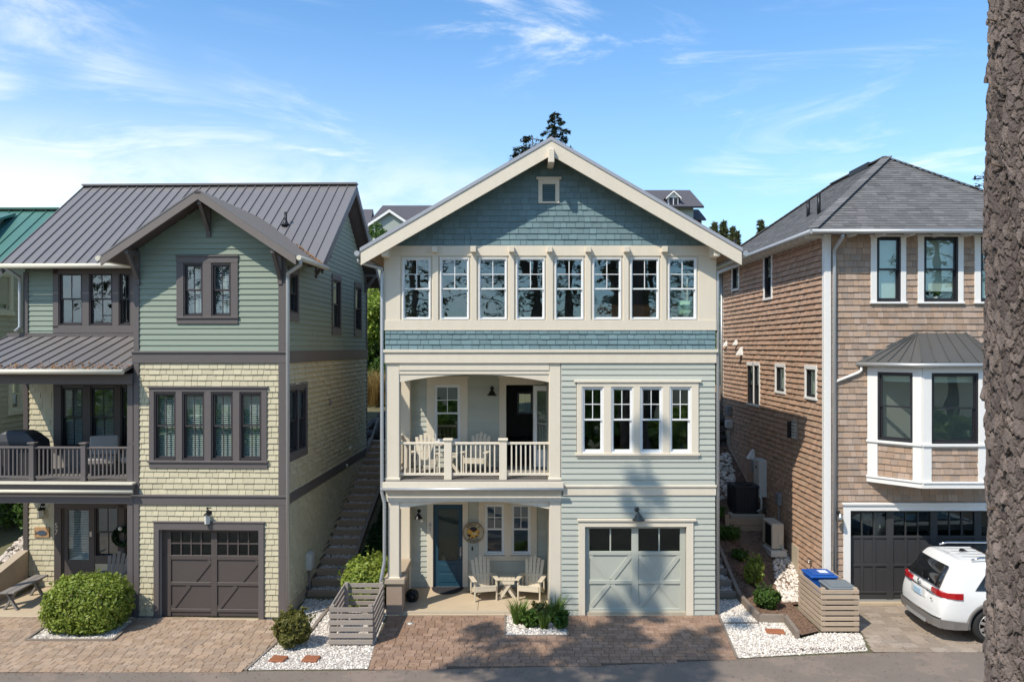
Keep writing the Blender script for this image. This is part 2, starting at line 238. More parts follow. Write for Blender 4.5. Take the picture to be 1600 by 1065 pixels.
# ------------------------------------------------------------------ geometry helpers
class MB:
    def __init__(s): s.v = []; s.f = []; s.sm = []
    def add(s, vs, fs, smooth=False):
        b = len(s.v); s.v += [tuple(v) for v in vs]; s.f += [tuple(b + i for i in f) for f in fs]; s.sm += [smooth] * len(fs); return s
    def box(s, x0, x1, y0, y1, z0, z1, Mx=None):
        vs = [(x, y, z) for z in (z0, z1) for y in (y0, y1) for x in (x0, x1)]
        if Mx is not None: vs = [Mx @ Vector(v) for v in vs]
        return s.add(vs, [(0, 2, 3, 1), (4, 5, 7, 6), (0, 1, 5, 4), (2, 6, 7, 3), (0, 4, 6, 2), (1, 3, 7, 5)])
    def cbox(s, x0, x1, y0, y1, z0, z1, c=0.008, Mx=None):
        """box with chamfered edges"""
        bm = bmesh.new(); bmesh.ops.create_cube(bm, size=1)
        for v in bm.verts: v.co = Vector(((x0 + x1) / 2 + v.co.x * (x1 - x0), (y0 + y1) / 2 + v.co.y * (y1 - y0), (z0 + z1) / 2 + v.co.z * (z1 - z0)))
        bmesh.ops.bevel(bm, geom=bm.edges[:], offset=c, segments=1, affect='EDGES')
        bm.verts.index_update(); vs = [(Mx @ v.co if Mx is not None else v.co.copy()) for v in bm.verts]; fs = [[v.index for v in f.verts] for f in bm.faces]; bm.free()
        return s.add(vs, fs)
    def bar(s, a, b, w, t, up=(0, 0, 1)):
        """rectangular bar from a to b; w along side, t along up"""
        a = Vector(a); b = Vector(b); d = (b - a); l = d.length; d.normalize(); up = Vector(up)
        sd_ = d.cross(up); 
        if sd_.length < 1e-5: sd_ = d.cross(Vector((1, 0, 0)))
        sd_.normalize(); u = sd_.cross(d)
        vs = [p + sd_ * (i * w / 2) + u * (j * t / 2) for p in (a, b) for i, j in ((-1, -1), (1, -1), (1, 1), (-1, 1))]
        return s.add(vs, [(0, 3, 2, 1), (4, 5, 6, 7), (0, 1, 5, 4), (1, 2, 6, 5), (2, 3, 7, 6), (3, 0, 4, 7)])
    def tube(s, pts, r, n=8, smooth=True, cap=True):
        pts = [Vector(p) for p in pts]; rs = r if isinstance(r, (list, tuple)) else [r] * len(pts); rings = []
        up = None; vs = []
        for i, p in enumerate(pts):
            d = (pts[min(i + 1, len(pts) - 1)] - pts[max(i - 1, 0)]).normalized()
            if up is None or abs(d.dot(up)) > 0.98: up = Vector((0, 0, 1)) if abs(d.z) < 0.9 else Vector((1, 0, 0))
            a = d.cross(up).normalized(); b = a.cross(d); up = b
            vs += [p + (a * math.cos(2 * math.pi * k / n) + b * math.sin(2 * math.pi * k / n)) * rs[i] for k in range(n)]
        fs = [(i * n + k, i * n + (k + 1) % n, (i + 1) * n + (k + 1) % n, (i + 1) * n + k) for i in range(len(pts) - 1) for k in range(n)]
        s.add(vs, fs, smooth)
        if cap:
            b = len(s.v) - len(vs); s.f += [tuple(b + k for k in range(n))[::-1], tuple(b + (len(pts) - 1) * n + k for k in range(n))]; s.sm += [False, False]
        return s
    def lathe(s, prof, n=24, cx=0, cy=0, Mx=None, smooth=True):
        vs = []
        for r, z in prof:
            for k in range(n):
                v = Vector((cx + r * math.cos(2 * math.pi * k / n), cy + r * math.sin(2 * math.pi * k / n), z)); vs.append(Mx @ v if Mx is not None else v)
        fs = [(i * n + k, i * n + (k + 1) % n, (i + 1) * n + (k + 1) % n, (i + 1) * n + k) for i in range(len(prof) - 1) for k in range(n)]
        return s.add(vs, fs, smooth)
    def prism_y(s, poly, y0, y1):
        """polygon in xz extruded along y"""
        n = len(poly); vs = [(x, y0, z) for x, z in poly] + [(x, y1, z) for x, z in poly]
        return s.add(vs, [tuple(range(n)), tuple(range(2 * n - 1, n - 1, -1))] + [(i, i + n, (i + 1) % n + n, (i + 1) % n) for i in range(n)])
    def prism_x(s, poly, x0, x1):
        n = len(poly); vs = [(x0, y, z) for y, z in poly] + [(x1, y, z) for y, z in poly]
        return s.add(vs, [tuple(range(n)), tuple(range(2 * n - 1, n - 1, -1))] + [(i, i + n, (i + 1) % n + n, (i + 1) % n) for i in range(n)])
    def mesh(s, name, mat):
        me = bpy.data.meshes.new(name); me.from_pydata(s.v, [], s.f); me.materials.append(mat)
        if any(s.sm): me.polygons.foreach_set('use_smooth', s.sm)
        bm = bmesh.new(); bm.from_mesh(me); bmesh.ops.recalc_face_normals(bm, faces=bm.faces[:]); bm.to_mesh(me); bm.free()
        me.update(); return me
    def build(s, name, mat, parent=None, T=None):
        return link(name, s.mesh(name, mat), parent, T)
def link(name, me, parent=None, T=None):
    o = bpy.data.objects.new(name, me); COL.objects.link(o)
    if parent is not None: o.parent = parent
    if T is not None: o.matrix_local = T
    return o
def tag(o, label=None, cat=None, group=None, kind=None):
    if label: o['label'] = label
    if cat: o['category'] = cat
    if group: o['group'] = group
    if kind: o['kind'] = kind
    return o
def thing(name, label, cat, loc=(0, 0, 0), rz=0.0, group=None):
    o = bpy.data.objects.new(name, None); COL.objects.link(o); o.location = loc; o.rotation_euler = (0, 0, rz); o.empty_display_size = 0.2
    return tag(o, label, cat, group)
def copy_tree(o, parent=None):
    c = o.copy(); COL.objects.link(c)
    if parent is not None: c.parent = parent
    for ch in list(o.children): copy_tree(ch, c)
    return c
def Tz(x, y, z, a=0.0): return Matrix.Translation((x, y, z)) @ Matrix.Rotation(a, 4, 'Z')
def at(px, py, d):
    """photo pixel -> world point at distance d from the camera plane"""
    return Vector(((px - CX0) * d / FPX, d + CAM.y, CAM.z - (py - HY) * d / FPX))
def gxy(px, py, z=0.0):
    d = (CAM.z - z) * FPX / (py - HY); return ((px - CX0) * d / FPX, d + CAM.y)
class Face:
    """a wall plane: x along the wall, y inwards, z up"""
    def __init__(s, world, T): s.T = T; s.Mw = world @ T; s.inv = s.Mw.inverted(); s.o = s.inv @ CAM
    def at(s, px, py, yl=0.0):
        d = s.inv.to_3x3() @ Vector(((px - CX0) / FPX, 1, -(py - HY) / FPX)); t = (yl - s.o.y) / d.y; p = s.o + d * t; return p.x, p.z
    def x(s, px, yl=0.0): return s.at(px, HY, yl)[0]
    def z(s, py, yl=0.0, px=None): return s.at(CX0 if px is None else px, py, yl)[1]
    def rect(s, px0, py0, px1, py1, yl=0.0):
        x0, za = s.at(px0, py0, yl); x1, zb = s.at(px1, py1, yl); zt = s.at((px0 + px1) / 2, py0, yl)[1]; zl = s.at((px0 + px1) / 2, py1, yl)[1]
        return (min(x0, x1), max(x0, x1), zl, zt)

WEDGE = {}
def wedge_mesh(mat):
    if mat.name not in WEDGE:
        m = MB(); vs = [(-.5, -1, 0), (.5, -1, 0), (.5, 0, 0), (-.5, 0, 0), (-.5, -.2, 1), (.5, -.2, 1), (.5, 0, 1), (-.5, 0, 1)]
        m.add(vs, [(0, 3, 2, 1), (4, 5, 6, 7), (0, 1, 5, 4), (1, 2, 6, 5), (2, 3, 7, 6), (3, 0, 4, 7)]); WEDGE[mat.name] = m.mesh('wedge_' + mat.name, mat)
    return WEDGE[mat.name]
WV = np.array([(-.5, -1, 0), (.5, -1, 0), (.5, 0, 0), (-.5, 0, 0), (-.5, -.2, 1), (.5, -.2, 1), (.5, 0, 1), (-.5, 0, 1)])
WF = np.array([(0, 3, 2, 1), (4, 5, 6, 7), (0, 1, 5, 4), (1, 2, 6, 5), (2, 3, 7, 6), (3, 0, 4, 7)])
BV = np.array([(-.5, -.5, 0), (.5, -.5, 0), (.5, .5, 0), (-.5, .5, 0), (-.485, -.485, 1), (.485, -.485, 1), (.485, .485, 1), (-.485, .485, 1)])
def np_mesh(name, verts, faces, mat, smooth=False):
    """fast mesh from numpy arrays (all faces same vertex count)"""
    me = bpy.data.meshes.new(name); nv = len(verts); nf, k = faces.shape
    me.vertices.add(nv); me.vertices.foreach_set('co', np.ascontiguousarray(verts, dtype=np.float32).ravel())
    me.loops.add(nf * k); me.loops.foreach_set('vertex_index', np.ascontiguousarray(faces, dtype=np.int32).ravel())
    me.polygons.add(nf); me.polygons.foreach_set('loop_start', np.arange(0, nf * k, k, dtype=np.int32))
    try: me.polygons.foreach_set('loop_total', np.full(nf, k, dtype=np.int32))
    except Exception: pass
    me.materials.append(mat)
    me.polygons.foreach_set('use_smooth', np.full(nf, smooth, dtype=bool))
    me.update(calc_edges=True); me.validate(); return me

class House:
    def __init__(s, name, label, loc, ang=0.0, cat='house', group=None):
        s.root = thing(name, label, cat, loc, ang, group); s.world = Tz(*loc, ang); s.pieces = {}
    def face(s, x=0, y=0, a=0): return Face(s.world, Tz(x, y, 0, a))
    def part(s, mb, name, mat, F=None, parent=None, label=None):
        o = mb.build(name, mat, parent or s.root, F.T if (F is not None and parent is None) else None)
        if label: o['label'] = label
        return o
    def wall(s, F, x0, x1, z0, z1, holes=(), mat=None, th=0.15, y0=0.0, name='wall'):
        xs = sorted({x0, x1, *[min(max(v, x0), x1) for h in holes for v in h[:2]]}); zs = sorted({z0, z1, *[min(max(v, z0), z1) for h in holes for v in h[2:]]}); m = MB()
        for i in range(len(xs) - 1):
            run = None
            for j in range(len(zs) - 1):
                cx = (xs[i] + xs[i + 1]) / 2; cz = (zs[j] + zs[j + 1]) / 2
                inside = any(h[0] < cx < h[1] and h[2] < cz < h[3] for h in holes)
                if not inside: run = [zs[j], zs[j + 1]] if run is None else [run[0], zs[j + 1]]
                if run is not None and (inside or j == len(zs) - 2):
                    m.box(xs[i], xs[i + 1], y0, y0 + th, run[0], run[1]); run = None
        return s.part(m, name, mat, F)
    def courses(s, F, wall, x0, x1, z0, z1, rh, mat, holes=(), trims=(), clip=None, shingle=None, th=0.03, y0=0.0, name='clapboard', stuffname='small_clapboards', pri=1.0, zoff=0.0):
        """rows of lapped boards or shingles on a wall face; holes and trims are cut out"""
        n = max(1, round((z1 - z0) / rh)); rh = (z1 - z0) / n
        for r in range(n):
            za = z0 + r * rh; zb = za + rh; a, b = x0, x1
            if clip is not None:
                c = clip(za + rh * 0.3)
                if c is None: continue
                a, b = max(a, c[0]), min(b, c[1])
            if b - a < 0.03: continue
            segs = [(a, b)]
            cut = [h for h in holes if h[2] < zb - 0.004 and h[3] > za + 0.004] + [(t[0] + .02, t[1] - .02, 0, 0) for t in trims if t[2] + rh * .9 < zb and t[3] - rh * .9 > za]
            for h in cut:
                ns = []
                for p, q in segs:
                    if h[1] <= p or h[0] >= q: ns.append((p, q)); continue
                    if h[0] > p: ns.append((p, h[0]))
                    if h[1] < q: ns.append((h[1], q))
                segs = ns
            if shingle is None:                       # butt joints in long boards
                ns = []
                for p, q in segs:
                    while q - p > 3.7:
                        c_ = p + random.uniform(1.4, 3.0); ns.append((p, c_ - .0025)); p = c_ + .0025
                    ns.append((p, q))
                segs = ns
            for p, q in segs:
                if q - p < 0.02: continue
                if shingle is None:
                    s.piece(name, stuffname, wall, F, mat, (p + q) / 2, y0, za + zoff + random.uniform(-.002, .002), q - p, th * random.uniform(.92, 1.08), rh * 1.04, pri)
                else:
                    u = p - random.random() * shingle[0]
                    while u < q:
                        w = random.uniform(*shingle); lo, hi = max(u, p), min(u + w, q); u += w
                        if hi - lo < 0.02: continue
                        s.piece(name, stuffname, wall, F, mat, (lo + hi) / 2, y0, za + random.uniform(-.003, .003) + zoff, hi - lo - (0.009 if mat is not M['cedar'] else .005), th * random.uniform(.85, 1.2), rh * 1.03, pri)
    def piece(s, name, stuffname, wall, F, mat, x, y, z, w, t, h, pri):
        wp = F.Mw @ Vector((x, y, z)); d = max(1, wp.y - CAM.y)
        s.pieces.setdefault((name, stuffname, mat.name), []).append((min(w, .5) * h / d / d * pri, wall, F, mat, x, y, z, w, t, h))
    def finish(s, limit=290):
        byname = {}
        for k, l in s.pieces.items(): byname.setdefault(k[0], []).extend([(p[0], k, p) for p in l])
        for nm, l in byname.items():
            l.sort(key=lambda e: -e[0]); rest = {}
            for i, (pr, k, p) in enumerate(l):
                _, wall, F, mat, x, y, z, w, t, h = p
                if i < limit:
                    o = bpy.data.objects.new(nm, wedge_mesh(mat)); COL.objects.link(o); o.parent = wall; o.location = (x, y, z); o.scale = (w, t, h)
                else: rest.setdefault((k[1], mat.name), []).append(p)
            for (sn, mn), l2 in rest.items():
                n = len(l2); out = np.empty((n, 8, 3))
                for i, p in enumerate(l2):
                    _, wall, F, mat, x, y, z, w, t, h = p
                    T = np.array(F.T); out[i] = (WV * (w, t, h) + (x, y, z)) @ T[:3, :3].T + T[:3, 3]
                fs = (WF[None] + np.arange(n)[:, None, None] * 8).reshape(-1, 4)
                o = link(sn, np_mesh(sn, out.reshape(-1, 3), fs, l2[0][3]), s.root); tag(o, kind='stuff')
    def trim(s, F, rects, mat, proud=0.04, name='trim', y1=0.0, parent=None):
        m = MB()
        for r in rects:
            p = r[4] if len(r) > 4 else proud
            m.cbox(r[0], r[1], -p, y1, r[2], r[3], 0.006)
        return s.part(m, name, mat, F, parent)
    def window(s, F, r, fm=None, sm=None, glass=None, up=(2, 2), lo=(1, 1), rec=0.03, split=0.5, blind=None, shade=None, fw=0.03, sw=0.04, name='window', single=False, shade_f=1.0, mt=0.018):
        """double-hung window: frame > sash, panes, blind"""
        fm = fm or M['sash']; sm = sm or fm; glass = glass or M['glass']; x0, x1, z0, z1 = r; m = MB()
        for b in ((x0, x0 + fw, z0, z1), (x1 - fw, x1, z0, z1), (x0 + fw, x1 - fw, z1 - fw, z1)): m.box(b[0], b[1], rec - .02, rec + .11, b[2], b[3])
        m.box(x0 + fw, x1 - fw, rec - .03, rec + .11, z0, z0 + fw * 1.2)
        w = s.part(m, name, fm, F)
        a, b, c, d = x0 + fw, x1 - fw, z0 + fw * 1.2, z1 - fw; zm = c + (d - c) * split
        sashes = [((a, b, c, d), up, rec + .02)] if single else [((a, b, zm - .02, d), up, rec + .015), ((a, b, c, zm + .02), lo, rec + .05)]
        for (sx0, sx1, sz0, sz1), (nc, nr), y in sashes:
            q = MB(); y1 = y + .035
            q.box(sx0, sx0 + sw, y, y1, sz0, sz1).box(sx1 - sw, sx1, y, y1, sz0, sz1).box(sx0 + sw, sx1 - sw, y, y1, sz0, sz0 + sw).box(sx0 + sw, sx1 - sw, y, y1, sz1 - sw, sz1)
            gx0, gx1, gz0, gz1 = sx0 + sw, sx1 - sw, sz0 + sw, sz1 - sw
            for i in range(1, nc): xx = gx0 + (gx1 - gx0) * i / nc; q.box(xx - mt / 2, xx + mt / 2, y + .004, y1 - .004, gz0, gz1)
            for j in range(1, nr):
                zz = gz0 + (gz1 - gz0) * j / nr
                for i in range(nc):
                    xa = gx0 + (gx1 - gx0) * i / nc + (mt / 2 if i else 0); xb = gx0 + (gx1 - gx0) * (i + 1) / nc - (mt / 2 if i < nc - 1 else 0)
                    q.box(xa, xb, y + .004, y1 - .004, zz - mt / 2, zz + mt / 2)
            q.build('sash', sm, w)
            for i in range(nc):
                for j in range(nr):
                    xa = gx0 + (gx1 - gx0) * i / nc; xb = gx0 + (gx1 - gx0) * (i + 1) / nc; za = gz0 + (gz1 - gz0) * j / nr; zb = gz0 + (gz1 - gz0) * (j + 1) / nr
                    s.pane(w, (xa, xb, za, zb), y + .0175, glass)
        if blind:
            q = MB(); n = int((d - c - .06) / .045)
            for i in range(n): zz = c + .03 + i * .045; q.add([(a + .01, rec + .135, zz), (b - .01, rec + .135, zz), (b - .01, rec + .165, zz + .026), (a + .01, rec + .165, zz + .026)], [(0, 1, 2, 3)])
            q.box(a + .005, b - .005, rec + .125, rec + .175, d - .05, d); q.build('blind', M['blind'], w)
        if shade:
            MB().box(a + .004, b - .004, rec + .13, rec + .14, d - (d - c) * shade_f, d - .001).build('roller_shade', shade, w)
        return w
    def pane(s, parent, r, y, glass, name='pane'):
        me = pane_mesh(glass); o = bpy.data.objects.new(name, me); COL.objects.link(o); o.parent = parent
        o.location = ((r[0] + r[1]) / 2, y, (r[2] + r[3]) / 2); o.scale = (r[1] - r[0], 1, r[3] - r[2])
        o.rotation_euler = (random.gauss(0, .0035), 0, random.gauss(0, .0035)); return o
PANE = {}
def pane_mesh(glass):
    if glass.name not in PANE: PANE[glass.name] = MB().box(-.5, .5, -.003, .003, -.5, .5).mesh('pane_' + glass.name, glass)
    return PANE[glass.name]
def text_mesh(name, txt, size, mat, depth=0.004):
    cu = bpy.data.curves.new(name, 'FONT'); cu.body = txt; cu.size = size; cu.extrude = depth; cu.align_x = 'CENTER'; cu.align_y = 'CENTER'
    ob = bpy.data.objects.new(name, cu); COL.objects.link(ob)
    me = bpy.data.meshes.new_from_object(ob.evaluated_get(bpy.context.evaluated_depsgraph_get())); bpy.data.objects.remove(ob); bpy.data.curves.remove(cu)
    me.materials.clear(); me.materials.append(mat); me.name = name; return me
# ------------------------------------------------------------------ terrain, street, driveways
def hgt(x, y):
    x = np.asarray(x, float); y = np.asarray(y, float)
    st = 1.25 + np.clip((x - 6.0) / 0.7, 0, 1) * 0.75
    v = np.maximum(0, y - st)
    return 0.365 * np.minimum(v, 10) + 0.27 * np.clip(v - 10, 0, 30) + 0.06 * np.clip(v - 40, 0, 60)
def H1(x, y): return float(hgt(x, y))
FOOT = [(-3.0, 4.8, 0.0, 9.4), (-12.6, -5.3, 0.0, 8.6), (7.8, 13.3, 1.0, 10.2), (-22, -15.2, 2.3, 11)]
def build_ground():
    xs = np.concatenate([np.linspace(-400, -30, 20), np.arange(-28, 28.1, 0.5), np.linspace(30, 400, 20)])
    ys = np.concatenate([np.linspace(-400, -14, 20), np.arange(-12, 16.1, 0.5), np.arange(18, 60, 3), np.linspace(62, 700, 20)])
    X, Y = np.meshgrid(xs, ys); Z = hgt(X, Y); nz = np.sin(X * 1.3 + Y * .7) * np.sin(Y * 1.1 - X * .4); Z = Z + np.where(Y > 13, nz * .12, 0) - 0.012
    V = np.stack([X, Y, Z], -1).reshape(-1, 3); nx = len(xs); F = []
    for j in range(len(ys) - 1):
        for i in range(nx - 1):
            cx = (xs[i] + xs[i + 1]) / 2; cy = (ys[j] + ys[j + 1]) / 2
            if any(a + .2 < cx < b - .2 and c + .2 < cy < d - .2 for a, b, c, d in FOOT): continue
            F.append((j * nx + i, j * nx + i + 1, (j + 1) * nx + i + 1, (j + 1) * nx + i))
    tag(link('ground', np_mesh('ground', V, np.array(F), M['soil'], True)), kind='structure')
build_ground()
def patch(name, poly, mat, dz, step=0.4, kind='structure', parent=None):
    """a sheet following the terrain"""
    bm = bmesh.new(); f = bm.faces.new([bm.verts.new((x, y, 0)) for x, y in poly])
    xs = [p[0] for p in poly]; ys = [p[1] for p in poly]
    for a, lo, hi in ((0, min(xs), max(xs)), (1, min(ys), max(ys))):
        k = lo + step
        while k < hi:
            co = Vector((k, 0, 0)) if a == 0 else Vector((0, k, 0)); no = Vector((1, 0, 0)) if a == 0 else Vector((0, 1, 0))
            bmesh.ops.bisect_plane(bm, geom=bm.verts[:] + bm.edges[:] + bm.faces[:], plane_co=co, plane_no=no); k += step
    for v in bm.verts: v.co.z = H1(v.co.x, v.co.y) + dz
    bmesh.ops.recalc_face_normals(bm, faces=bm.faces[:]); me = bpy.data.meshes.new(name); bm.to_mesh(me); bm.free(); me.materials.append(mat)
    if me.polygons[0].normal.z < 0: me.flip_normals()
    o = link(name, me, parent)
    return tag(o, kind=kind) if kind else o
def edge_y(x):   # where driveways meet the street
    return float(np.interp(x, [-18, -10, -3, 2, 7.5, 14], [-3.3, -3.33, -3.22, -2.95, -2.3, -2.0]))
XR = np.linspace(-40, 40, 81)
patch('road', [(x, edge_y(x) - .02) for x in XR] + [(40, -10.5), (-40, -10.5)], M['asphalt'], 0.0, 2.0)
def inpoly(x, y, P):
    c = False; n = len(P)
    for i in range(n):
        (x1, y1), (x2, y2) = P[i], P[i - 1]
        if (y1 > y) != (y2 > y) and x < (x2 - x1) * (y - y1) / (y2 - y1) + x1: c = not c
    return c
def pavers(name, poly, excl, mat, w, h, limit=290, seed=1, label=None):
    rnd = random.Random(seed); base = patch(name, poly, M['sand'], 0.0, 1.0)
    me = None; n = 0; xs = [p[0] for p in poly]; ys = [p[1] for p in poly]; L = []
    y = min(ys); r = 0
    def spans(P, yy):
        c = sorted(x1 + (yy - y1) * (x2 - x1) / (y2 - y1) for (x1, y1), (x2, y2) in zip(P, P[1:] + P[:1]) if (y1 > yy) != (y2 > yy)); return list(zip(c[::2], c[1::2]))
    while y < max(ys):
        cy = y + h / 2; row = spans(poly, min(cy, max(ys) - .001)); off = rnd.random() * w
        for E in excl:
            for a, b in spans(E, cy): row = [(p, q) for u, v in row for p, q in ((u, min(v, a)), (max(u, b), v)) if q - p > .02]
        for a, b in row:
            x = a - off
            while x < b:
                ww = w * rnd.choice((.72, 1, 1, 1.0)); lo, hi = max(x, a), min(x + ww, b); x += ww
                if hi - lo < .03: continue
                cx = (lo + hi) / 2; px = 800 + cx * FPX / (cy - CAM.y); vis = 0 < px < 1560 and cy - CAM.y > 15.2
                L.append(((1 if vis else 0) / (cy - CAM.y) - (.5 if hi - lo < .1 else 0), cx, cy, hi - lo))
        y += h
    L.sort(key=lambda e: -e[0]); me = np_mesh('paver_block', BV, WF, mat)
    rest = []
    for i, (p, cx, cy, ww) in enumerate(L):
        z = H1(cx, cy) + .003 + rnd.uniform(-.002, .002)
        if i < limit:
            o = bpy.data.objects.new('paver', me); COL.objects.link(o); o.parent = base; o.location = (cx, cy, z); o.scale = (ww - .007, h - .007, .010); o.rotation_euler = (rnd.gauss(0, .004), rnd.gauss(0, .004), rnd.gauss(0, .003))
        else: rest.append(BV * (ww - .007, h - .007, .010) + (cx, cy, z))
    if rest:
        n = len(rest); fs = (WF[None] + np.arange(n)[:, None, None] * 8).reshape(-1, 4)
        tag(link('small_pavers', np_mesh('small_pavers', np.concatenate(rest), fs, mat), base), kind='stuff')
    return base
OCT = np.array([(1, 0, 0), (-1, 0, 0), (0, 1, 0), (0, -1, 0), (0, 0, 1), (0, 0, -1)], float); OCTF = np.array([(0, 2, 4), (2, 1, 4), (1, 3, 4), (3, 0, 4), (2, 0, 5), (1, 2, 5), (3, 1, 5), (0, 3, 5)])
def stones(name, poly, n, size, mat, seed=3, zadd=0.0, parent=None, avoid=()):
    rs = np.random.RandomState(seed); xs = [p[0] for p in poly]; ys = [p[1] for p in poly]; P = []
    while len(P) < n:
        x, y = rs.uniform(min(xs), max(xs)), rs.uniform(min(ys), max(ys))
        if inpoly(x, y, poly) and not any(inpoly(x, y, a) for a in avoid): P.append((x, y))
    P = np.array(P); Z = hgt(P[:, 0], P[:, 1]) + zadd; s = rs.uniform(size * .55, size * 1.3, n)
    sc = np.stack([s, s * rs.uniform(.6, 1, n), s * rs.uniform(.4, .8, n)], -1); a = rs.uniform(0, 6.28, n); b = rs.uniform(-.5, .5, n)
    V = OCT[None] * sc[:, None, :]; V = V * rs.uniform(.75, 1.15, V.shape)
    c_, s_ = np.cos(b), np.sin(b); V = np.stack([V[..., 0] * c_[:, None] + V[..., 2] * s_[:, None], V[..., 1], -V[..., 0] * s_[:, None] + V[..., 2] * c_[:, None]], -1)
    c_, s_ = np.cos(a), np.sin(a); V = np.stack([V[..., 0] * c_[:, None] - V[..., 1] * s_[:, None], V[..., 0] * s_[:, None] + V[..., 1] * c_[:, None], V[..., 2]], -1)
    V = V + np.stack([P[:, 0], P[:, 1], Z], -1)[:, None, :]
    F = (OCTF[None] + np.arange(n)[:, None, None] * 6).reshape(-1, 3)
    return tag(link(name, np_mesh(name, V.reshape(-1, 3), F, mat), parent), kind='stuff')

# polygons (plan view)
PLANTER = [(-0.14, -1.38), (1.22, -1.38), (1.22, -0.06), (-0.14, -0.06)]
G_LEFT = [(-5.22, edge_y(-5.2) + .03), (-2.84, edge_y(-2.8) + .05), (-2.92, -2.0), (-2.98, -0.05), (-3.08, 0.75), (-4.4, 0.9), (-4.45, 1.3), (-5.2, 1.3), (-5.12, 0.2), (-4.95, -1.2)]
G_RIGHT = [(4.88, 0.0), (4.6, -2.62), (6.0, -2.42), (7.42, -2.24), (7.72, -1.22), (6.85, -1.2), (6.2, -1.58), (6.27, -.55), (5.66, -.55), (5.66, 1.15), (4.9, 1.15)]
BED = [(-10.45, -1.66), (-8.62, -1.66), (-8.72, -0.42), (-10.6, -0.42)]
pavers('driveway', [(-2.82, edge_y(-2.8)), (0, edge_y(0)), (2, edge_y(2)), (4.56, edge_y(4.5)), (4.86, -0.02), (-2.92, -0.12), (-2.92, -2.0)], [PLANTER], M['paver'], 0.225, 0.165, seed=2)
pavers('driveway', [(-17, edge_y(-17)), (-10, edge_y(-10)), (-5.28, edge_y(-5.3)), (-5.02, -1.2), (-5.2, -.3), (-17, -.1)], [BED], M['paverpale'], 0.235, 0.175, seed=4)
pavers('driveway', [(7.5, edge_y(7.5)), (10, edge_y(10)), (16, edge_y(16) - .1), (16, .78), (7.78, .78), (7.76, -1.2)], [], M['pavergrey'], 0.33, 0.24, seed=5)
patch('gravel_bed', G_LEFT, M['gravelbase'], 0.001); patch('gravel_bed', G_RIGHT, M['gravelbase'], 0.001)
patch('gravel_bed', PLANTER, M['gravelbase'], 0.001); patch('gravel_bed', BED, M['gravelbase'], 0.001)
SIDEGAP = [(5.72, 1.2), (5.72, -.5), (6.3, -.5), (6.22, -1.5), (6.8, -1.2), (6.85, .6), (7.75, .9), (7.75, 9.6), (4.85, 9.6), (4.85, 3.2), (5.72, 3.2)]
patch('mulch_bed', SIDEGAP, M['mulch'], 0.05)
stones('white_gravel', G_LEFT, 7000, .026, M['gravel'], 1, .008); stones('white_gravel', G_RIGHT, 7000, .026, M['gravel'], 2, .008)
stones('white_gravel', PLANTER, 1100, .035, M['gravel'], 3, .012); stones('white_gravel', BED, 2200, .03, M['gravel'], 4, .008)
stones('mulch_chips', SIDEGAP, 9000, .032, M['mulch'], 5, .055)
stones('white_gravel', [(6.7, .7), (7.7, 1.0), (7.72, 3.4), (7.25, 3.2), (6.85, 1.8)], 900, .055, M['gravel'], 6, .06)
stones('white_gravel', [(5.9, 5.6), (7.2, 6.4), (7.6, 9.0), (6.2, 8.8)], 700, .085, M['gravel'], 7, .07)
# fallen rust-brown litter on the gravel edge
stones('leaf_litter', [(4.7, -2.5), (7.4, -2.2), (7.4, -2.0), (6.0, -2.1)], 200, .02, M['twig'], 8, .015)
# ------------------------------------------------------------------ the blue and sage house in the middle
C = House('house', 'three storey sage and blue shingled house with two arched porches and eight top windows', (0, 0, 0))
F0 = C.face(0, 0, 0); PB = 2.1; FB = C.face(0, PB, 0)
X = lambda p, y=0: F0.x(p, y); Z = lambda p, y=0: F0.z(p, y)
xl, xr = X(602), X(1117); xc = (xl + xr) / 2; DEP = 9.5
zeave = Z(384); zband = Z(549); zf2 = Z(750); SL = 0.582
apex = 11.17; OH = 0.55
def ctop(x): return apex - abs(x - xc) * SL          # top of roof surface
# --- openings
top_w = [F0.rect(a, 403, b, 499) for a, b in ((629, 673), (688, 733), (748, 792), (806.5, 851), (867, 911.5), (926, 970.5), (985, 1029.5), (1044, 1088))]
mid_w = [F0.rect(a, 604, b, 707) for a, b in ((909, 943), (954.5, 989), (1000, 1035), (1046, 1080))]
gar = F0.rect(914, 822, 1072, 961)
xdiv = X(859)
wU = C.wall(F0, xl, xr, Z(567), zeave, top_w, M['cream'], name='wall')
wR = C.wall(F0, X(876), xr, 0.0, Z(567), mid_w + [gar], M['interior'], name='wall')
gm = MB(); gm.prism_y([(xl, zeave), (xr, zeave), (xr, ctop(xr) - .16), (xc, apex - .16), (xl, ctop(xl) - .16)], 0, .15); wG = C.part(gm, 'gable_wall', M['blue'], F0)
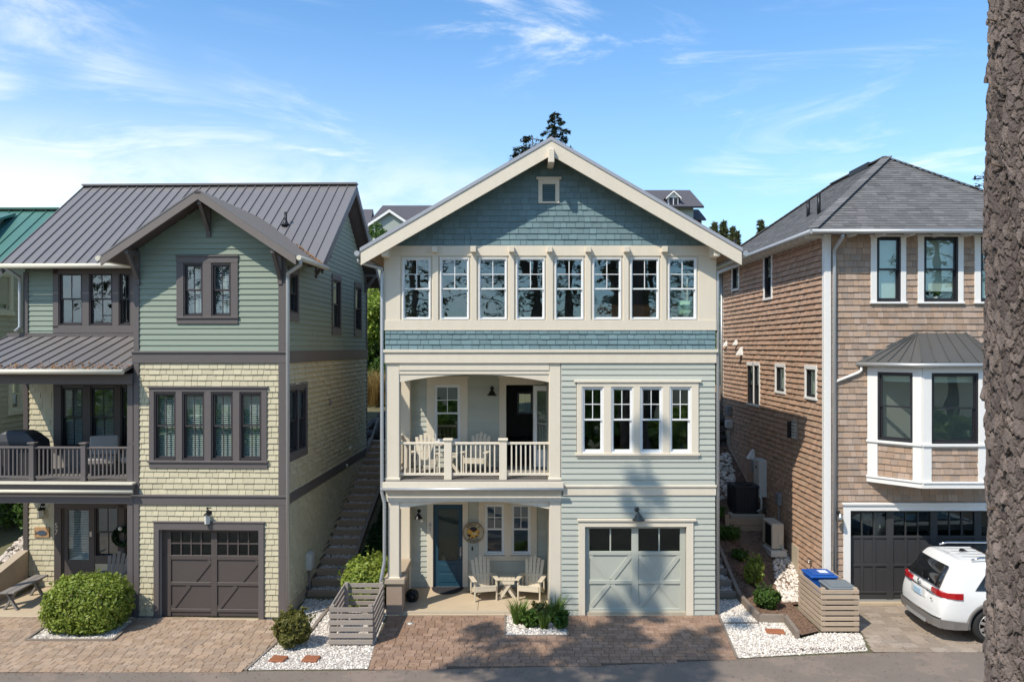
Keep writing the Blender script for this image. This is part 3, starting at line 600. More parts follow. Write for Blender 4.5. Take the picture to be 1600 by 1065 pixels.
# side, back walls, floors
FL = C.face(xl, 0, R(-90)); FRt = C.face(xr, 0, R(90)); FBK = C.face(0, DEP, R(180))
C.wall(FL, -DEP, -.15, zf2 + 2.62, zeave - .02, [], M['cream']); C.wall(FL, -DEP, -PB, 0, zf2 + 2.62, [], M['sage'])
C.wall(FRt, .15, DEP, 0, zeave - .02, [(2.2, 3.1, 6.9, 8.3)], M['sage'])
bw = (-X(832, PB + 7.4), -X(808, PB + 7.4), Z(646, DEP), Z(612, DEP))
C.wall(FBK, -xr, -xl, 0, zeave - .02, [bw], M['interior'])
C.window(FBK, bw, M['sash'], single=True, up=(1, 1))
m = MB(); m.box(xl + .15, xr - .15, PB + .15, DEP - .15, zf2 - .28, zf2 - .01); m.box(X(876), xr - .15, .15, PB + .15, zf2 - .28, zf2 - .012)
m.box(xl + .15, xr - .15, .15, DEP - .15, 6.22, 6.42); m.box(xl + .15, X(876) + .1, PB + .15, DEP - .15, -.06, .01); m.box(X(876) + .1, xr - .15, .15, DEP - .15, -.06, .005); C.part(m, 'floor', M['floorwood'])
m = MB(); m.box(xl + .15, xr - .15, .15, DEP - .15, zeave + .02, zeave + .12); m.box(xl + .15, xr - .15, PB + .15, DEP - .15, 6.02, 6.2)
m.box(X(876) + .15, xr - .15, .15, PB + .15, 6.02, 6.2)
m.box(xl + .16, xr - .16, 4.6, 4.7, 0, zf2 - .29); m.box(xl + .16, xr - .16, 5.2, 5.3, 6.43, zeave); C.part(m, 'interior_wall', M['interior'])
m = MB(); m.box(X(858) + .02, X(876), .34, PB, .0, 6.02); pw = C.part(m, 'wall', M['sage'])
# --- roof
m = MB()
m.prism_y([(xc, apex), (xc + 4.40, apex - 4.40 * SL), (xc + 4.40, apex - 4.40 * SL - .085), (xc, apex - .085), (xc - 4.40, apex - 4.40 * SL - .085), (xc - 4.40, apex - 4.40 * SL)], -OH - .02, DEP + .3)
roof = C.part(m, 'roof', M['roofzinc'])
m = MB(); a = .087
m.prism_y([(xc, apex - a), (xc + 4.36, apex - a - 4.36 * SL), (xc + 4.36, apex - a - .07 - 4.36 * SL), (xc, apex - a - .07), (xc - 4.36, apex - a - .07 - 4.36 * SL), (xc - 4.36, apex - a - 4.36 * SL)], -OH + .06, DEP + .25)
m.build('soffit', M['soffit'], roof)
for sg in (-1, 1):   # barge boards
    m = MB(); t0, t1 = a, a + .345
    q = [(xc, apex - t0), (xc + sg * 4.38, apex - t0 - 4.38 * SL), (xc + sg * 4.38, apex - t1 + .03 - 4.38 * SL), (xc, apex - t1)]
    m.prism_y(q, -OH, -OH + .055); m.build('barge_board', M['cream'], roof)
    m = MB()
    gz = apex - .12 - 4.40 * SL
    m.tube([(xc + sg * 4.47, -OH, gz), (xc + sg * 4.47, DEP + .3, gz)], .065, 8); m.build('gutter', M['galv'], roof)
# standing seams on the roof
m = MB()
for sg in (-1, 1):
    for i in range(24):
        y = -OH + .3 + i * .42
        m.bar((xc, y, apex + .015), (xc + sg * 4.40, y, apex + .015 - 4.40 * SL), .02, .03)
m.build('roof_seam', M['roofzinc'], roof)
# gable shingles, blue band, trims
vt = F0.rect(841, 279, 874, 318)
def gclip(z):
    hw = (apex - .18 - z) / SL
    return None if hw < .05 else (xc - hw, xc + hw)
C.courses(F0, wG, xl, xr, zeave + .01, apex - .2, .142, M['blue'], trims=[vt], clip=gclip, shingle=(.13, .29), name='shingle', stuffname='small_shingles', th=.026)
bandw = C.wall(F0, xl - .002, xr + .002, Z(546), Z(514), [], M['blue'], th=.03, y0=-.03, name='wall')
C.courses(F0, bandw, xl, xr, Z(546), Z(513), .136, M['blue'], shingle=(.13, .29), y0=-.03, name='shingle', stuffname='small_shingles', th=.028, pri=.95)
# cream storey: frieze, posts between windows, sill band
posts = [(X(602), X(629)), *[(X(a), X(b)) for a, b in ((673, 688), (733, 748), (792, 806.5), (851, 867), (911.5, 926), (970.5, 985), (1029.5, 1044))], (X(1088), X(1117))]
C.trim(F0, [(xl - .03, xr + .03, Z(400), zeave, .035)], M['cream'], name='frieze')
for i, (a, b) in enumerate(posts):
    C.trim(F0, [(a + (.045 if i else -.03), b - (.045 if i < 8 else -.03), Z(500), Z(400), .045 if 0 < i < 8 else .03)], M['cream'], name='window_post')
C.trim(F0, [(xl - .03, xr + .03, Z(514), Z(500), .05), (xl - .035, xr + .035, Z(516), Z(514), .06)], M['cream'], name='sill_band')
for w in top_w: C.window(F0, w, M['sash'], rec=-.01, fw=.024, sw=.028)
for px in (680, 740, 799.5, 858.5, 918.5, 978, 1037):
    MB().cbox(X(px) - .065, X(px) + .065, -.19, 0, Z(395), Z(386), .008).build('rafter_block', M['cream'], C.root)
for px, sg in ((605.5, -1), (1112.5, 1)):
    MB().cbox(X(px) - .075, X(px) + .075, -OH + .06, 0, Z(404), Z(384), .012).build('eave_bracket', M['cream'], C.root)
m = MB(); m.cbox(xc - .07, xc + .07, -OH - .12, 0, apex - .62, apex - .30, .012); m.build('ridge_bracket', M['cream'], C.root)
# gable vent
v = C.trim(F0, [(X(841), X(847.5), Z(318), Z(281)), (X(867.5), X(874), Z(318), Z(281)), (X(847.5), X(867.5), Z(288), Z(281)), (X(847.5), X(867.5), Z(318), Z(315)), (X(838), X(877), Z(281), Z(277), .07)], M['cream'], .045, 'gable_vent')
m = MB(); r = F0.rect(847.5, 288, 867.5, 315)
for i in range(9): zz = r[2] + .02 + i * (r[3] - r[2] - .02) / 9; m.add([(r[0], -.04, zz), (r[1], -.04, zz), (r[1], -.005, zz + .035), (r[0], -.005, zz + .035)], [(0, 1, 2, 3)])
m.box(r[0], r[1], -.004, 0, r[2], r[3]); m.build('louver', M['blue'], v)
# belt under the blue band
C.trim(F0, [(xl - .06, xr + .06, Z(550.5), Z(546), .085), (xl - .03, xr + .03, Z(567), Z(550.5), .05)], M['cream'], name='belt_course')
# right bay: siding, corner, belt
s_u = [(X(899), X(1093), Z(714), Z(594)), ]; s_l = [(X(904), X(1083), -.1, Z(810))]
C.courses(F0, wR, X(877), xr, Z(757), Z(567), .134, M['sage'], holes=mid_w, trims=s_u, name='clapboard')
C.courses(F0, wR, X(877), xr, Z(960), Z(773), .134, M['sage'], holes=[gar], trims=s_l, name='clapboard')
C.trim(F0, [(X(880), xr + .03, Z(760), Z(757), .075), (X(880), xr + .02, Z(773), Z(760), .045)], M['cream'], name='belt_course')
m = MB(); m.box(xl + .02, xr - .01, .01, .12, -.05, .06); C.part(m, 'foundation', M['found'], F0)
# four-window group
zt, zb = Z(604), Z(707)
C.trim(F0, [(X(901), X(909), zb, zt), (X(1080), X(1091), zb, zt), *[(X(a), X(b), zb, zt) for a, b in ((943, 954.5), (989, 1000), (1035, 1046))], (X(901), X(1091), zt, Z(597)), (X(897), X(1095), Z(597), Z(593.5), .085), (X(899), X(1093), Z(711), zb, .08), (X(901), X(1091), Z(715), Z(711), .045)], M['cream'], .055, 'window_trim')
for w in mid_w: C.window(F0, w, M['sash'], rec=-.012)
# garage door
C.trim(F0, [(X(904), X(914), .0, gar[3]), (X(1072), X(1083), .0, gar[3]), (X(904), X(1083), gar[3], Z(813)), (X(902), X(1087), Z(813), Z(809.5), .09)], M['cream'], .055, 'door_trim')
def garage_door(H, F, r, mat, leaves, yrec, window_rows, rails, braces, glassmat, stile, label=None):
    """leaves: list of (x0,x1,cols); rails: z of horizontal rails"""
    x0, x1, z0, z1 = r; m = MB(); zt, zb = window_rows[0], window_rows[-1]
    m.box(x0, x1, yrec, yrec + .05, z0, zb)           # back panel below the glass
    m.box(x0, x1, yrec, yrec + .05, zt, z1)
    xs = [x0] + [v for l in leaves for v in l[:2]] + [x1]
    for i in range(0, len(xs), 2): m.box(xs[i], xs[i + 1], yrec - .028, yrec + .05, zb, zt)
    d = H.part(m, 'garage_door', mat, F)
    f = MB()
    for i in range(0, len(xs), 2): f.cbox(xs[i], xs[i + 1], yrec - .03, yrec + .001, z0, zb, .004)
    f.cbox(x0, x1, yrec - .03, yrec + .001, zt, z1, .004)
    for l in leaves:
        for za, zb2 in rails: f.cbox(l[0], l[1], yrec - .028, yrec + .001, za, zb2, .006)
    f.build('door_frame', mat, d)
    for l in leaves:
        n = l[2]; mt = .03
        q = MB()
        for i in range(1, n): xx = l[0] + (l[1] - l[0]) * i / n; q.box(xx - mt / 2, xx + mt / 2, yrec - .02, yrec + .02, zb, zt)
        for zz in window_rows[1:-1]:
            for i in range(n):
                xa = l[0] + (l[1] - l[0]) * i / n + (mt / 2 if i else 0); xb = l[0] + (l[1] - l[0]) * (i + 1) / n - (mt / 2 if i < n - 1 else 0); q.box(xa, xb, yrec - .02, yrec + .02, zz - mt / 2, zz + mt / 2)
        if q.v: q.build('muntin', mat, d)
        for i in range(n):
            for j in range(len(window_rows) - 1):
                H.pane(d, (l[0] + (l[1] - l[0]) * i / n, l[0] + (l[1] - l[0]) * (i + 1) / n, window_rows[j + 1], window_rows[j]), yrec + .01, glassmat)
        for (ax, az, bx, bz) in braces:
            p = l[0] + (l[1] - l[0]) * ax; q_ = l[0] + (l[1] - l[0]) * bx
            b = MB(); b.bar((p, yrec - .011, az), (q_, yrec - .011, bz), .10, .022 if (bx - ax) * (bz - az) > 0 else .016, up=(0, -1, 0)); b.build('brace', mat, d)
    back = MB(); back.box(x0, x1, yrec + .5, yrec + .52, z0, z1); back.build('garage_dark', M['black'], d)  # black sheet behind the panes, painted stand-in for the unlit garage
    return d
zA, zB, zC, zD = Z(865), Z(907), Z(913), Z(952)
garage_door(C, F0, (gar[0], gar[1], 0.015, gar[3]), M['garagesage'], [(X(921), X(987.5), 2), (X(998), X(1063.5), 2)], .09, [Z(826), Z(862)], [(Z(868), Z(862)), (zC, zB), (Z(957), Z(951))],
            [(.0, zD, .47, zC), (.53, zB, 1, zA + -.03), (.0, zA - .03, .47, zB), (.53, zC, 1, zD)], M['glassdk'], 0)
# --- porches: columns, arches, decks
def arch_poly(x0, x1, ztop, zspr, zcrown, n=16):
    pts = [(x0, ztop), (x0, zspr)]
    for i in range(1, n): u = i / n; pts.append((x0 + (x1 - x0) * u, zspr + (zcrown - zspr) * (1 - (2 * u - 1) ** 2)))
    return pts + [(x1, zspr), (x1, ztop)]
for (zt_, zs, zc, rails_) in ((Z(567), Z(597), Z(585), 1), (Z(765), Z(795), Z(783), 0)):
    xa, xb = X(624), X(858)
    m = MB(); m.prism_y(arch_poly(xa, xb, zt_, zs, zc), .03, .28)
    if rails_: m.box(xa, xb, -.012, .03, Z(578), Z(567)); m.box(xa, xb, .008, .03, Z(584), Z(578.6))
    else: m.box(xl, X(877), -.02, .03, Z(783), Z(766))
    m.build('arch_beam', M['cream'], C.root)
for (a, b, z0, z1, base) in ((X(602), X(624), zf2, Z(567), zf2), (X(858), X(876), zf2, Z(567), zf2), (X(606), X(624), Z(905), Z(766), Z(905)), (X(858.5), X(877), 0.02, Z(766), 0.02)):
    m = MB(); m.cbox(a, b, 0, .33, z0, z1, .012); m.cbox(a - .02, b + .02, -.02, .35, base, base + .06, .01); m.build('porch_column', M['cream'], C.root)
for (a, b, z0, z1) in ((xl, X(643, PB), zf2, 6.0), (xl, X(643, PB), 0.02, zf2 - .35)):
    m = MB(); m.cbox(a, b, PB - .30, PB - .002, z0, z1, .012); m.build('wall_pilaster', M['cream'], C.root)
# deck
m = MB(); m.box(xl + .01, X(878), -.10, PB, zf2 - .10, zf2); dk = C.part(m, 'deck', M['chairgrey'])
m = MB(); m.cbox(xl - .04, X(880), -.16, -.10, Z(762, -.16), zf2 - .02, .006); m.box(xl, X(878), -.095, .02, Z(766), zf2 - .11); m.build('deck_fascia', M['cream'], dk)
m = MB(); m.tube([(xl - .08, -.21, Z(764, -.2)), (X(880), -.21, Z(764, -.2))], .04, 8); m.build('gutter', M['galv'], dk)
m = MB(); m.box(xl + .01, X(876), .0, PB, Z(770), Z(768)); m.box(xl + .15, X(876), .15, PB, 6.0, 6.02); C.part(m, 'porch_ceiling', M['cream'])
# railing
zr1, zr0 = Z(692), Z(742)
rl = C.part(MB().cbox(X(624), X(858), .10, .17, zr1 - .045, zr1 + .01, .008), 'railing', M['cream'])
MB().box(X(624), X(858), .11, .16, zr0 - .02, zr0 + .035).build('bottom_rail', M['cream'], rl)
for a, b in ((693.5, 705.5), (780, 792)):
    m = MB(); m.cbox(X(a), X(b), .06, .22, zf2, Z(689), .008); m.cbox(X(a) - .025, X(b) + .025, .035, .245, Z(689), Z(685.5), .01); m.build('railing_post', M['cream'], rl)
for a, b in ((624, 693.5), (705.5, 780), (792, 858)):
    n = int(round((b - a) / 7.75))
    for i in range(1, n):
        px = a + (b - a) * i / n; MB().box(X(px) - .017, X(px) + .017, .118, .152, zr0 + .035, zr1 - .045).build('baluster', M['cream'], rl)
m = MB(); m.box(xl + .10, xl + .17, .36, PB - .3, zr1 - .045, zr1 + .01); m.box(xl + .11, xl + .16, .36, PB - .3, zr0 - .02, zr0 + .035); m.build('side_rail', M['cream'], rl)
for i in range(11): MB().box(xl + .118, xl + .152, .42 + i * .13, .454 + i * .13, zr0 + .035, zr1 - .045).build('baluster', M['cream'], rl)
# upper porch back wall
upw = FB.rect(679, 601, 719, 690); ddoor = FB.rect(791, 601, 832.5, 751)
ddoor = (ddoor[0], ddoor[1], zf2, ddoor[3]); side_gl = FB.rect(834, 601, 872, 751); side_gl = (side_gl[0], xdiv + .3, zf2, side_gl[3])
xd = X(858) + .03
wB2 = C.wall(FB, xl, xd, zf2 - .3, 6.02, [upw, ddoor], M['interior'])
C.courses(FB, wB2, FB.x(643), xd, zf2, 6.0, .134, M['sage'], holes=[upw, ddoor], trims=[FB.rect(667, 588, 731, 700), (FB.rect(780, 588, 842, 700)[0], xd, zf2 - 1, FB.z(588))], name='clapboard', pri=.9)
C.trim(FB, [FB.rect(667, 601, 679, 696), FB.rect(719, 601, 731, 696), FB.rect(667, 590, 731, 601), (*FB.rect(665, 587, 733, 590), .08), (*FB.rect(666, 691, 732, 696), .07)], M['cream'], .045, 'window_trim')
C.window(FB, upw, M['sash'], rec=-.01)
C.trim(FB, [(FB.x(780), FB.x(791), zf2, FB.z(601)), (FB.x(780), xd - .03, FB.z(601), FB.z(590)), (FB.x(778), xd - .02, FB.z(590), FB.z(587), .08)], M['cream'], .045, 'door_trim')
# open glazed door leaf swung out
hx = ddoor[1]
md = MB(); Tm = Tz(hx + .02, PB - .05, 0, R(-22)); lw = .86; zd0, zd1 = zf2 + .02, FB.z(601) - .02
md.box(0, .10, -.02, .02, zd0, zd1).box(lw - .10, lw, -.02, .02, zd0, zd1).box(.10, lw - .10, -.02, .02, zd1 - .13, zd1).box(.10, lw - .10, -.02, .02, zd0, zd0 + .45)
dr = md.build('glazed_door', M['sash'], C.root, Tm)
C.pane(dr, (.10, lw - .10, zd0 + .45, zd1 - .13), 0, M['glass']); MB().tube([(lw - .06, -.05, zd0 + 1.0), (lw - .06, -.05, zd0 + 1.14)], .012, 6).build('door_handle', M['nickel'], dr)
# lower porch back wall
door = FB.rect(677, 787, 723, 917.5); door = (door[0], door[1], 0.03, door[3])
low_w = [FB.rect(757.5, 787, 788, 866), FB.rect(799, 787, 829, 866)]
wB1 = C.wall(FB, xl, X(876), 0, zf2 - .3, [door] + low_w, M['interior'])
C.courses(FB, wB1, FB.x(643), xd, 0.03, zf2 - .42, .134, M['sage'], holes=[door] + low_w, trims=[(FB.x(748), FB.x(839), FB.z(875), 3), (FB.x(667), FB.x(731), -1, 3)], name='clapboard', pri=.9)
C.trim(FB, [(FB.x(667.5), FB.x(677), .03, door[3]), (FB.x(723), FB.x(731.5), .03, door[3]), (FB.x(667.5), FB.x(731.5), door[3], door[3] + .14)], M['cream'], .05, 'door_trim')
C.trim(FB, [FB.rect(748, 787, 757.5, 867), FB.rect(788, 787, 799, 867), FB.rect(829, 787, 839, 867), FB.rect(748, 777, 839, 787), (*FB.rect(747, 867, 840, 869.5), .085), FB.rect(748, 869.5, 839, 874.5)], M['cream'], .05, 'window_trim')
for w in low_w: C.window(FB, w, M['sash'], rec=-.01)
m = MB(); a, b, c, d = door; g = FB.rect(684.5, 795.5, 716, 876)
m.box(a, g[0], .03, .08, c, d).box(g[1], b, .03, .08, c, d).box(g[0], g[1], .03, .08, g[3], d).box(g[0], g[1], .03, .08, c, g[2])
fd = C.part(m, 'front_door', M['doorblue'], FB)
m = MB(); m.cbox(g[0] + .03, g[1] - .03, .018, .032, FB.z(893), FB.z(881), .008); m.cbox(g[0] + .03, g[1] - .03, .018, .032, FB.z(909), FB.z(896), .008); m.build('door_panel', M['doorblue'], fd)
C.pane(fd, g, .05, M['glassdk'])
m = MB(); m.box(g[0], g[1], .15, .16, c, d); m.build('door_curtain', M['interior'], fd)
m = MB(); hx = FB.x(719.7); m.cbox(hx - .025, hx + .025, .015, .03, FB.z(868), FB.z(854), .004); m.tube([(hx, .01, FB.z(860)), (hx, -.05, FB.z(861)), (hx, -.055, FB.z(870)), (hx, .01, FB.z(872))], .011, 6); m.lathe([(.0, -.05), (.022, -.045), (.022, 0), (.016, .015)], 10, Mx=Matrix.Translation((hx, 0, FB.z(856))) @ Matrix.Rotation(R(-90), 4, 'X')); m.build('door_handle', M['nickel'], fd)
MB().cbox(FB.x(738) - .02, FB.x(738) + .02, -.05, -.02, FB.z(859), FB.z(853), .004).build('doorbell', M['black'], C.root, FB.T)
# porch floor, pier and low wall
m = MB(); m.cbox(xl + .05, FB.x(751) - .004, -.05, PB, -.1, 0.022, .004); m.build('porch_floor', M['concrete'], C.root)
m = MB(); m.cbox(FB.x(751) + .004, X(876), -.05, PB, -.1, 0.022, .004); m.build('porch_floor', M['concrete'], C.root)
m = MB(); m.cbox(X(603.5), X(629), -.03, .42, 0, Z(911), .012); pier = m.build('pier', M['tanstucco'], C.root)
MB().cbox(X(600), X(633), -.08, .47, Z(911), Z(902.5), .012).build('pier_cap', M['tancap'], pier)
m = MB(); m.cbox(X(604), X(604) + .3, .42, PB - .30, 0, Z(911) - .05, .01); lw_ = m.build('low_wall', M['tanstucco'], C.root)
MB().cbox(X(604) - .04, X(604) + .36, .47, PB - .31, Z(911) - .05, Z(902.5) - .02, .012).build('wall_cap', M['tancap'], lw_)
# downspouts
m = MB(); x0 = xl - .07; m.tube([(xc - 4.47, -.35, Z(408)), (xc - 4.47, -.30, Z(412)), (x0, -.05, Z(420)), (x0, -.06, Z(430)), (x0, -.06, Z(768)), (x0 + .06, -.06, Z(785)), (x0 + .06, -.06, Z(875)), (x0 + .02, -.10, Z(892)), (x0 - .02, -.1, Z(905)), (x0 - .02, -.1, .1)], .042, 8); m.build('downspout', M['galv'], C.root)
m = MB(); x0 = xr + .07; m.tube([(xc + 4.47, -.2, Z(408)), (xc + 4.40, -.2, Z(414)), (x0, .0, Z(426)), (x0, .0, Z(440)), (x0, 0, .05)], .042, 8); m.build('downspout', M['galv'], C.root)
C.finish()

# lamps and sign on the house
def gooseneck(name, label, F, px, py, s=1.0, yl=0, group='barn lamps on the houses', flip=False):
    x, z = F.at(px, py, yl); w = F.Mw @ Vector((x, yl, z)); ang = math.atan2(F.Mw[1][0], F.Mw[0][0])
    t = thing(name, label, 'lamp', w, ang, group)
    MB().lathe([(0, -.03), (.05, -.03), (.055, -.01), (.055, 0)], 14, Mx=Matrix.Translation((0, 0, .06)) @ Matrix.Rotation(R(-90), 4, 'X')).build('wall_plate', M['bronze'] if not flip else M['iron'], t)
    mt_ = M['bronze'] if not flip else M['iron']
    MB().tube([(0, -.02, .06), (0, -.10, .13), (0, -.19, .13), (0, -.23, .06), (0, -.23, .02)], .011, 8).build('arm', mt_, t)
    m = MB(); m.lathe([(.0, .05), (.022, .05), (.03, .02), (.05, .005), (.075, -.03), (.085, -.06), (.125, -.10), (.13, -.112), (.12, -.108), (.08, -.065), (0, -.03)], 18, 0, -.23); m.build('lamp_shade', mt_, t)
    MB().lathe([(0, -.115), (.03, -.10), (.035, -.07), (.02, -.04)], 10, 0, -.23).build('bulb', M['frost'], t)
    for o in t.children: o.scale = (s, s, s)
    return t
gooseneck('wall_lamp', 'weathered bronze barn lamp above the sage garage door', F0, 995, 800, 1.15)
gooseneck('wall_lamp', 'black barn lamp beside the open balcony door of the blue house', FB, 769, 610, 1.0, flip=True)
gooseneck('wall_lamp', 'small black barn lamp left of the blue front door', FB, 655, 801, .9, flip=True)
for i, (ch, py) in enumerate((('6', 818.5), ('1', 826))):
    pass
nb = thing('house_number', 'metal house number 61 on the cream trim left of the blue door', 'house number', FB.Mw @ Vector((FB.x(672.5), -.055, FB.z(822))))
for ch, dz in (('6', .065), ('1', -.065)):
    o = link('digit', text_mesh('digit', ch, .145, M['equipgrey'], .006), nb); o.rotation_euler = (R(90), 0, 0); o.location = (0, 0, dz)
sg = thing('round_sign', 'round cream sign with a golden eagle and the words EAGLE\'S BEACH beside the blue door', 'sign', FB.Mw @ Vector((FB.x(739.8), -.09, FB.z(830))))
RS = .275; rot = Matrix.Rotation(R(90), 4, 'X')
MB().lathe([(0, 0), (RS - .012, 0), (RS - .012, .02)], 40, Mx=rot).build('sign_board', M['signface'], sg)
MB().lathe([(RS - .014, .02), (RS - .014, .03), (RS, .03), (RS, 0), (RS - .014, 0)], 40, Mx=rot).build('rim', M['floorwood'], sg)
def poly_sign(name, pts, mat, y):
    m = MB(); m.prism_y([(x * RS, z * RS) for x, z in pts], -y - .004, -y); return m.build(name, mat, sg)
poly_sign('emblem_disc', [(math.cos(a) * .56, math.sin(a) * .52 - .01) for a in np.linspace(0, 2 * math.pi, 28)[:-1]], M['signgold'], .022)
poly_sign('eagle_back', [(-.40, .36), (-.2, .50), (.05, .54), (.28, .46), (.40, .33), (.22, .16), (.06, .04), (-.14, .18)], M['signdark'], .027)
poly_sign('eagle_wing', [(-.58, -.12), (-.36, -.17), (-.2, -.22), (-.28, -.36), (-.42, -.42), (-.50, -.30)], M['signdark'], .027)
poly_sign('eagle_tail', [(.12, -.46), (.24, -.34), (.44, -.24), (.40, -.36), (.24, -.48)], M['signdark'], .027)
poly_sign('eagle_foot', [(-.24, -.50), (-.10, -.42), (.04, -.50), (-.08, -.58)], M['signdark'], .027)
poly_sign('eagle_beak', [(.42, -.06), (.54, .02), (.58, -.06), (.48, -.12)], M['signdark'], .027)
poly_sign('eagle_head', [(-.12, -.06), (.10, -.02), (.34, .0), (.42, -.08), (.30, -.16), (.08, -.2), (-.1, -.16)], M['signface'], .0315)
for txt, a0, r_, sgn in (("EAGLE'S", 90, .765, 1), ('BEACH', 270, .77, -1)):
    n = len(txt); st = 15.5 if sgn > 0 else 16
    for i, ch in enumerate(txt):
        a = R(a0 - sgn * (i - (n - 1) / 2) * st); o = link('letter', text_mesh('letter', ch, .088, M['signdark'], .004), sg)
        o.matrix_local = Matrix.Translation((math.cos(a) * r_ * RS, -.028, math.sin(a) * r_ * RS)) @ Matrix.Rotation(R(90), 4, 'X') @ Matrix.Rotation((a - R(90)) if sgn > 0 else (a + R(90)), 4, 'Z')
# things seen through the glass
s = thing('sofa', 'tan leather sofa inside behind the right end of the upper window row', 'sofa', (3.1, 1.6, 6.42))
MB().cbox(-1.1, 1.1, -.42, .42, .05, .48, .04).build('seat', M['sofa'], s); MB().cbox(-1.1, 1.1, -.62, -.38, .05, .98, .05).build('backrest', M['sofa'], s)
for q in (-1, 1): MB().cbox(q * 1.2 - .1, q * 1.2 + .1, -.6, .42, .05, .68, .04).build('armrest', M['sofa'], s)
pl = MB(); pl.lathe([(0, -.09), (.18, -.075), (.25, -.02), (.25, .02), (.18, .075), (0, .09)], 4, Mx=Matrix.Rotation(R(80), 4, 'X') @ Matrix.Rotation(R(45), 4, 'Z')); o = pl.build('pillow', M['pillow']); o.location = (4.17, .38, 7.28); tag(o, 'pale green cushion behind the last upper window on the right', 'cushion')
o = MB().cbox(3.2, 4.6, .2, .62, 6.42, 7.05, .03).build('window_bench', M['floorwood']); tag(o, 'dark wooden window bench under the pale green cushion', 'bench')
# ------------------------------------------------------------------ the green and cream house on the left
LH = House('house', 'green clapboard and cream shingle house with grey metal roofs and plum brown garage door', (-5.29, -0.31, 0), R(-1.8))
L0 = LH.face(0, 0, 0); RY = 2.2; LR = LH.face(0, RY, 0); LS = LH.face(0, 0, R(90)); WY = 8.8
lx0 = L0.x(210); lxl = LR.x(39); zb1, zb0 = L0.z(548, 0, 330), L0.z(567, 0, 330); zc1, zc0 = L0.z(772, 0, 330), L0.z(788, 0, 330)
BO = 0.64; bx = lx0 / 2; bap = L0.z(296, -BO, 310); btip = L0.x(157, -BO); bhw = bx - btip; bsl = (bap - L0.z(400, -BO, 157)) / bhw
def btop(x): return bap - abs(x - bx) * bsl
beave = btop(0)
RG = 5.5; RZ = 11.22; EY = 1.7; EZ = 8.47; msl = (RZ - EZ) / (RG - EY)
# openings
uw = [L0.rect(288, 412, 318, 494), L0.rect(331.5, 412, 362, 494)]
mw = [L0.rect(a, 613, b, 717.5) for a, b in ((242, 276), (286, 320.5), (331, 365), (375.5, 409.5))]
lgar = L0.rect(250, 827, 405, 966); lgar = (lgar[0], lgar[1], 0, lgar[3])
wf = LH.wall(L0, lx0, 0, 0, beave - .2, uw + mw + [lgar], M['interior'])
m = MB(); m.prism_y([(lx0, beave - .2), (0, beave - .2), (0, btop(0) - .12), (bx, bap - .14), (lx0, btop(0) - .12)], 0, .15); LH.part(m, 'gable_wall', M['green'], L0)
LB = LH.face(lx0, 0, R(-90)); LH.wall(LB, -RY, -.15, 0, beave, [], M['yellow'])
def side(px0, py0, px1, py1):
    a = LS.at(px0, py0); b = LS.at(px1, py0); c = LS.at((px0 + px1) / 2, py0); d = LS.at((px0 + px1) / 2, py1); return (a[0], b[0], d[1], c[1])
sw = [side(450.5, 428, 463, 489), side(518.5, 438, 530, 513), side(553.5, 449, 562.5, 516), side(450, 609, 463, 706), side(464, 609, 476, 700)]
wsd = LH.wall(LS, .15, WY, 0, 8.45, sw, M['interior'])
m = MB(); m.prism_x([(RY, 8.45), (WY, 8.45), (RG, RZ - .3)], -.15, 0); LH.part(m, 'gable_wall', M['green'])
LH.wall(LH.face(0, WY, R(180)), 0, -lxl, 0, 8.4, [], M['green']); LH.wall(LH.face(lxl, 0, R(-90)), -WY, -RY, 0, 8.4, [], M['green'])
m = MB(); m.prism_x([(RY, 8.4), (WY, 8.4), (RG, RZ - .3)], lxl, lxl + .15); LH.part(m, 'gable_wall', M['green'])
# recessed wall on the left part
pw_ = [LR.rect(a, 426, b, 508) for a, b in ((93, 130), (140.5, 177), (187, 205))]
pd = [LR.rect(a, 605, b, 698) for a, b in ((97, 131), (143, 180), (190, 207.5))]
ld = LR.rect(97, 793, 145, 905); ld = (ld[0], ld[1], .05, ld[3]); lw2 = [LR.rect(149, 790, 187, 872), LR.rect(196, 790, 209, 872)]
wrc = LH.wall(LR, lxl, lx0 + .02, 0, 8.4, pw_ + pd + [ld] + lw2, M['interior'])
# floors
m = MB()
for z in (zc0 + .05, zb0 + .05): m.box(lxl + .15, -.16, RY + .16, WY - .16, z - .25, z); m.box(lx0 + .16, -.16, .16, RY + .16, z - .25, z - .002)
m.box(lxl + .15, -.16, RY + .16, WY - .16, -.06, .01); m.box(lx0 + .16, -.16, .16, RY + .16, -.06, .005); LH.part(m, 'floor', M['floorwood'])
m = MB(); m.box(lxl + .15, -.16, RY + .16, WY - .16, 8.38, 8.44); m.box(lx0 + .16, -.16, .16, RY + .16, beave - .26, beave - .22); m.box(lxl + .15, -.16, 4.8, 4.9, .1, 8.38); m.box(lx0 + .1, lx0 + .16, RY, 4.8, .1, 8.3); LH.part(m, 'interior_wall', M['interior'])
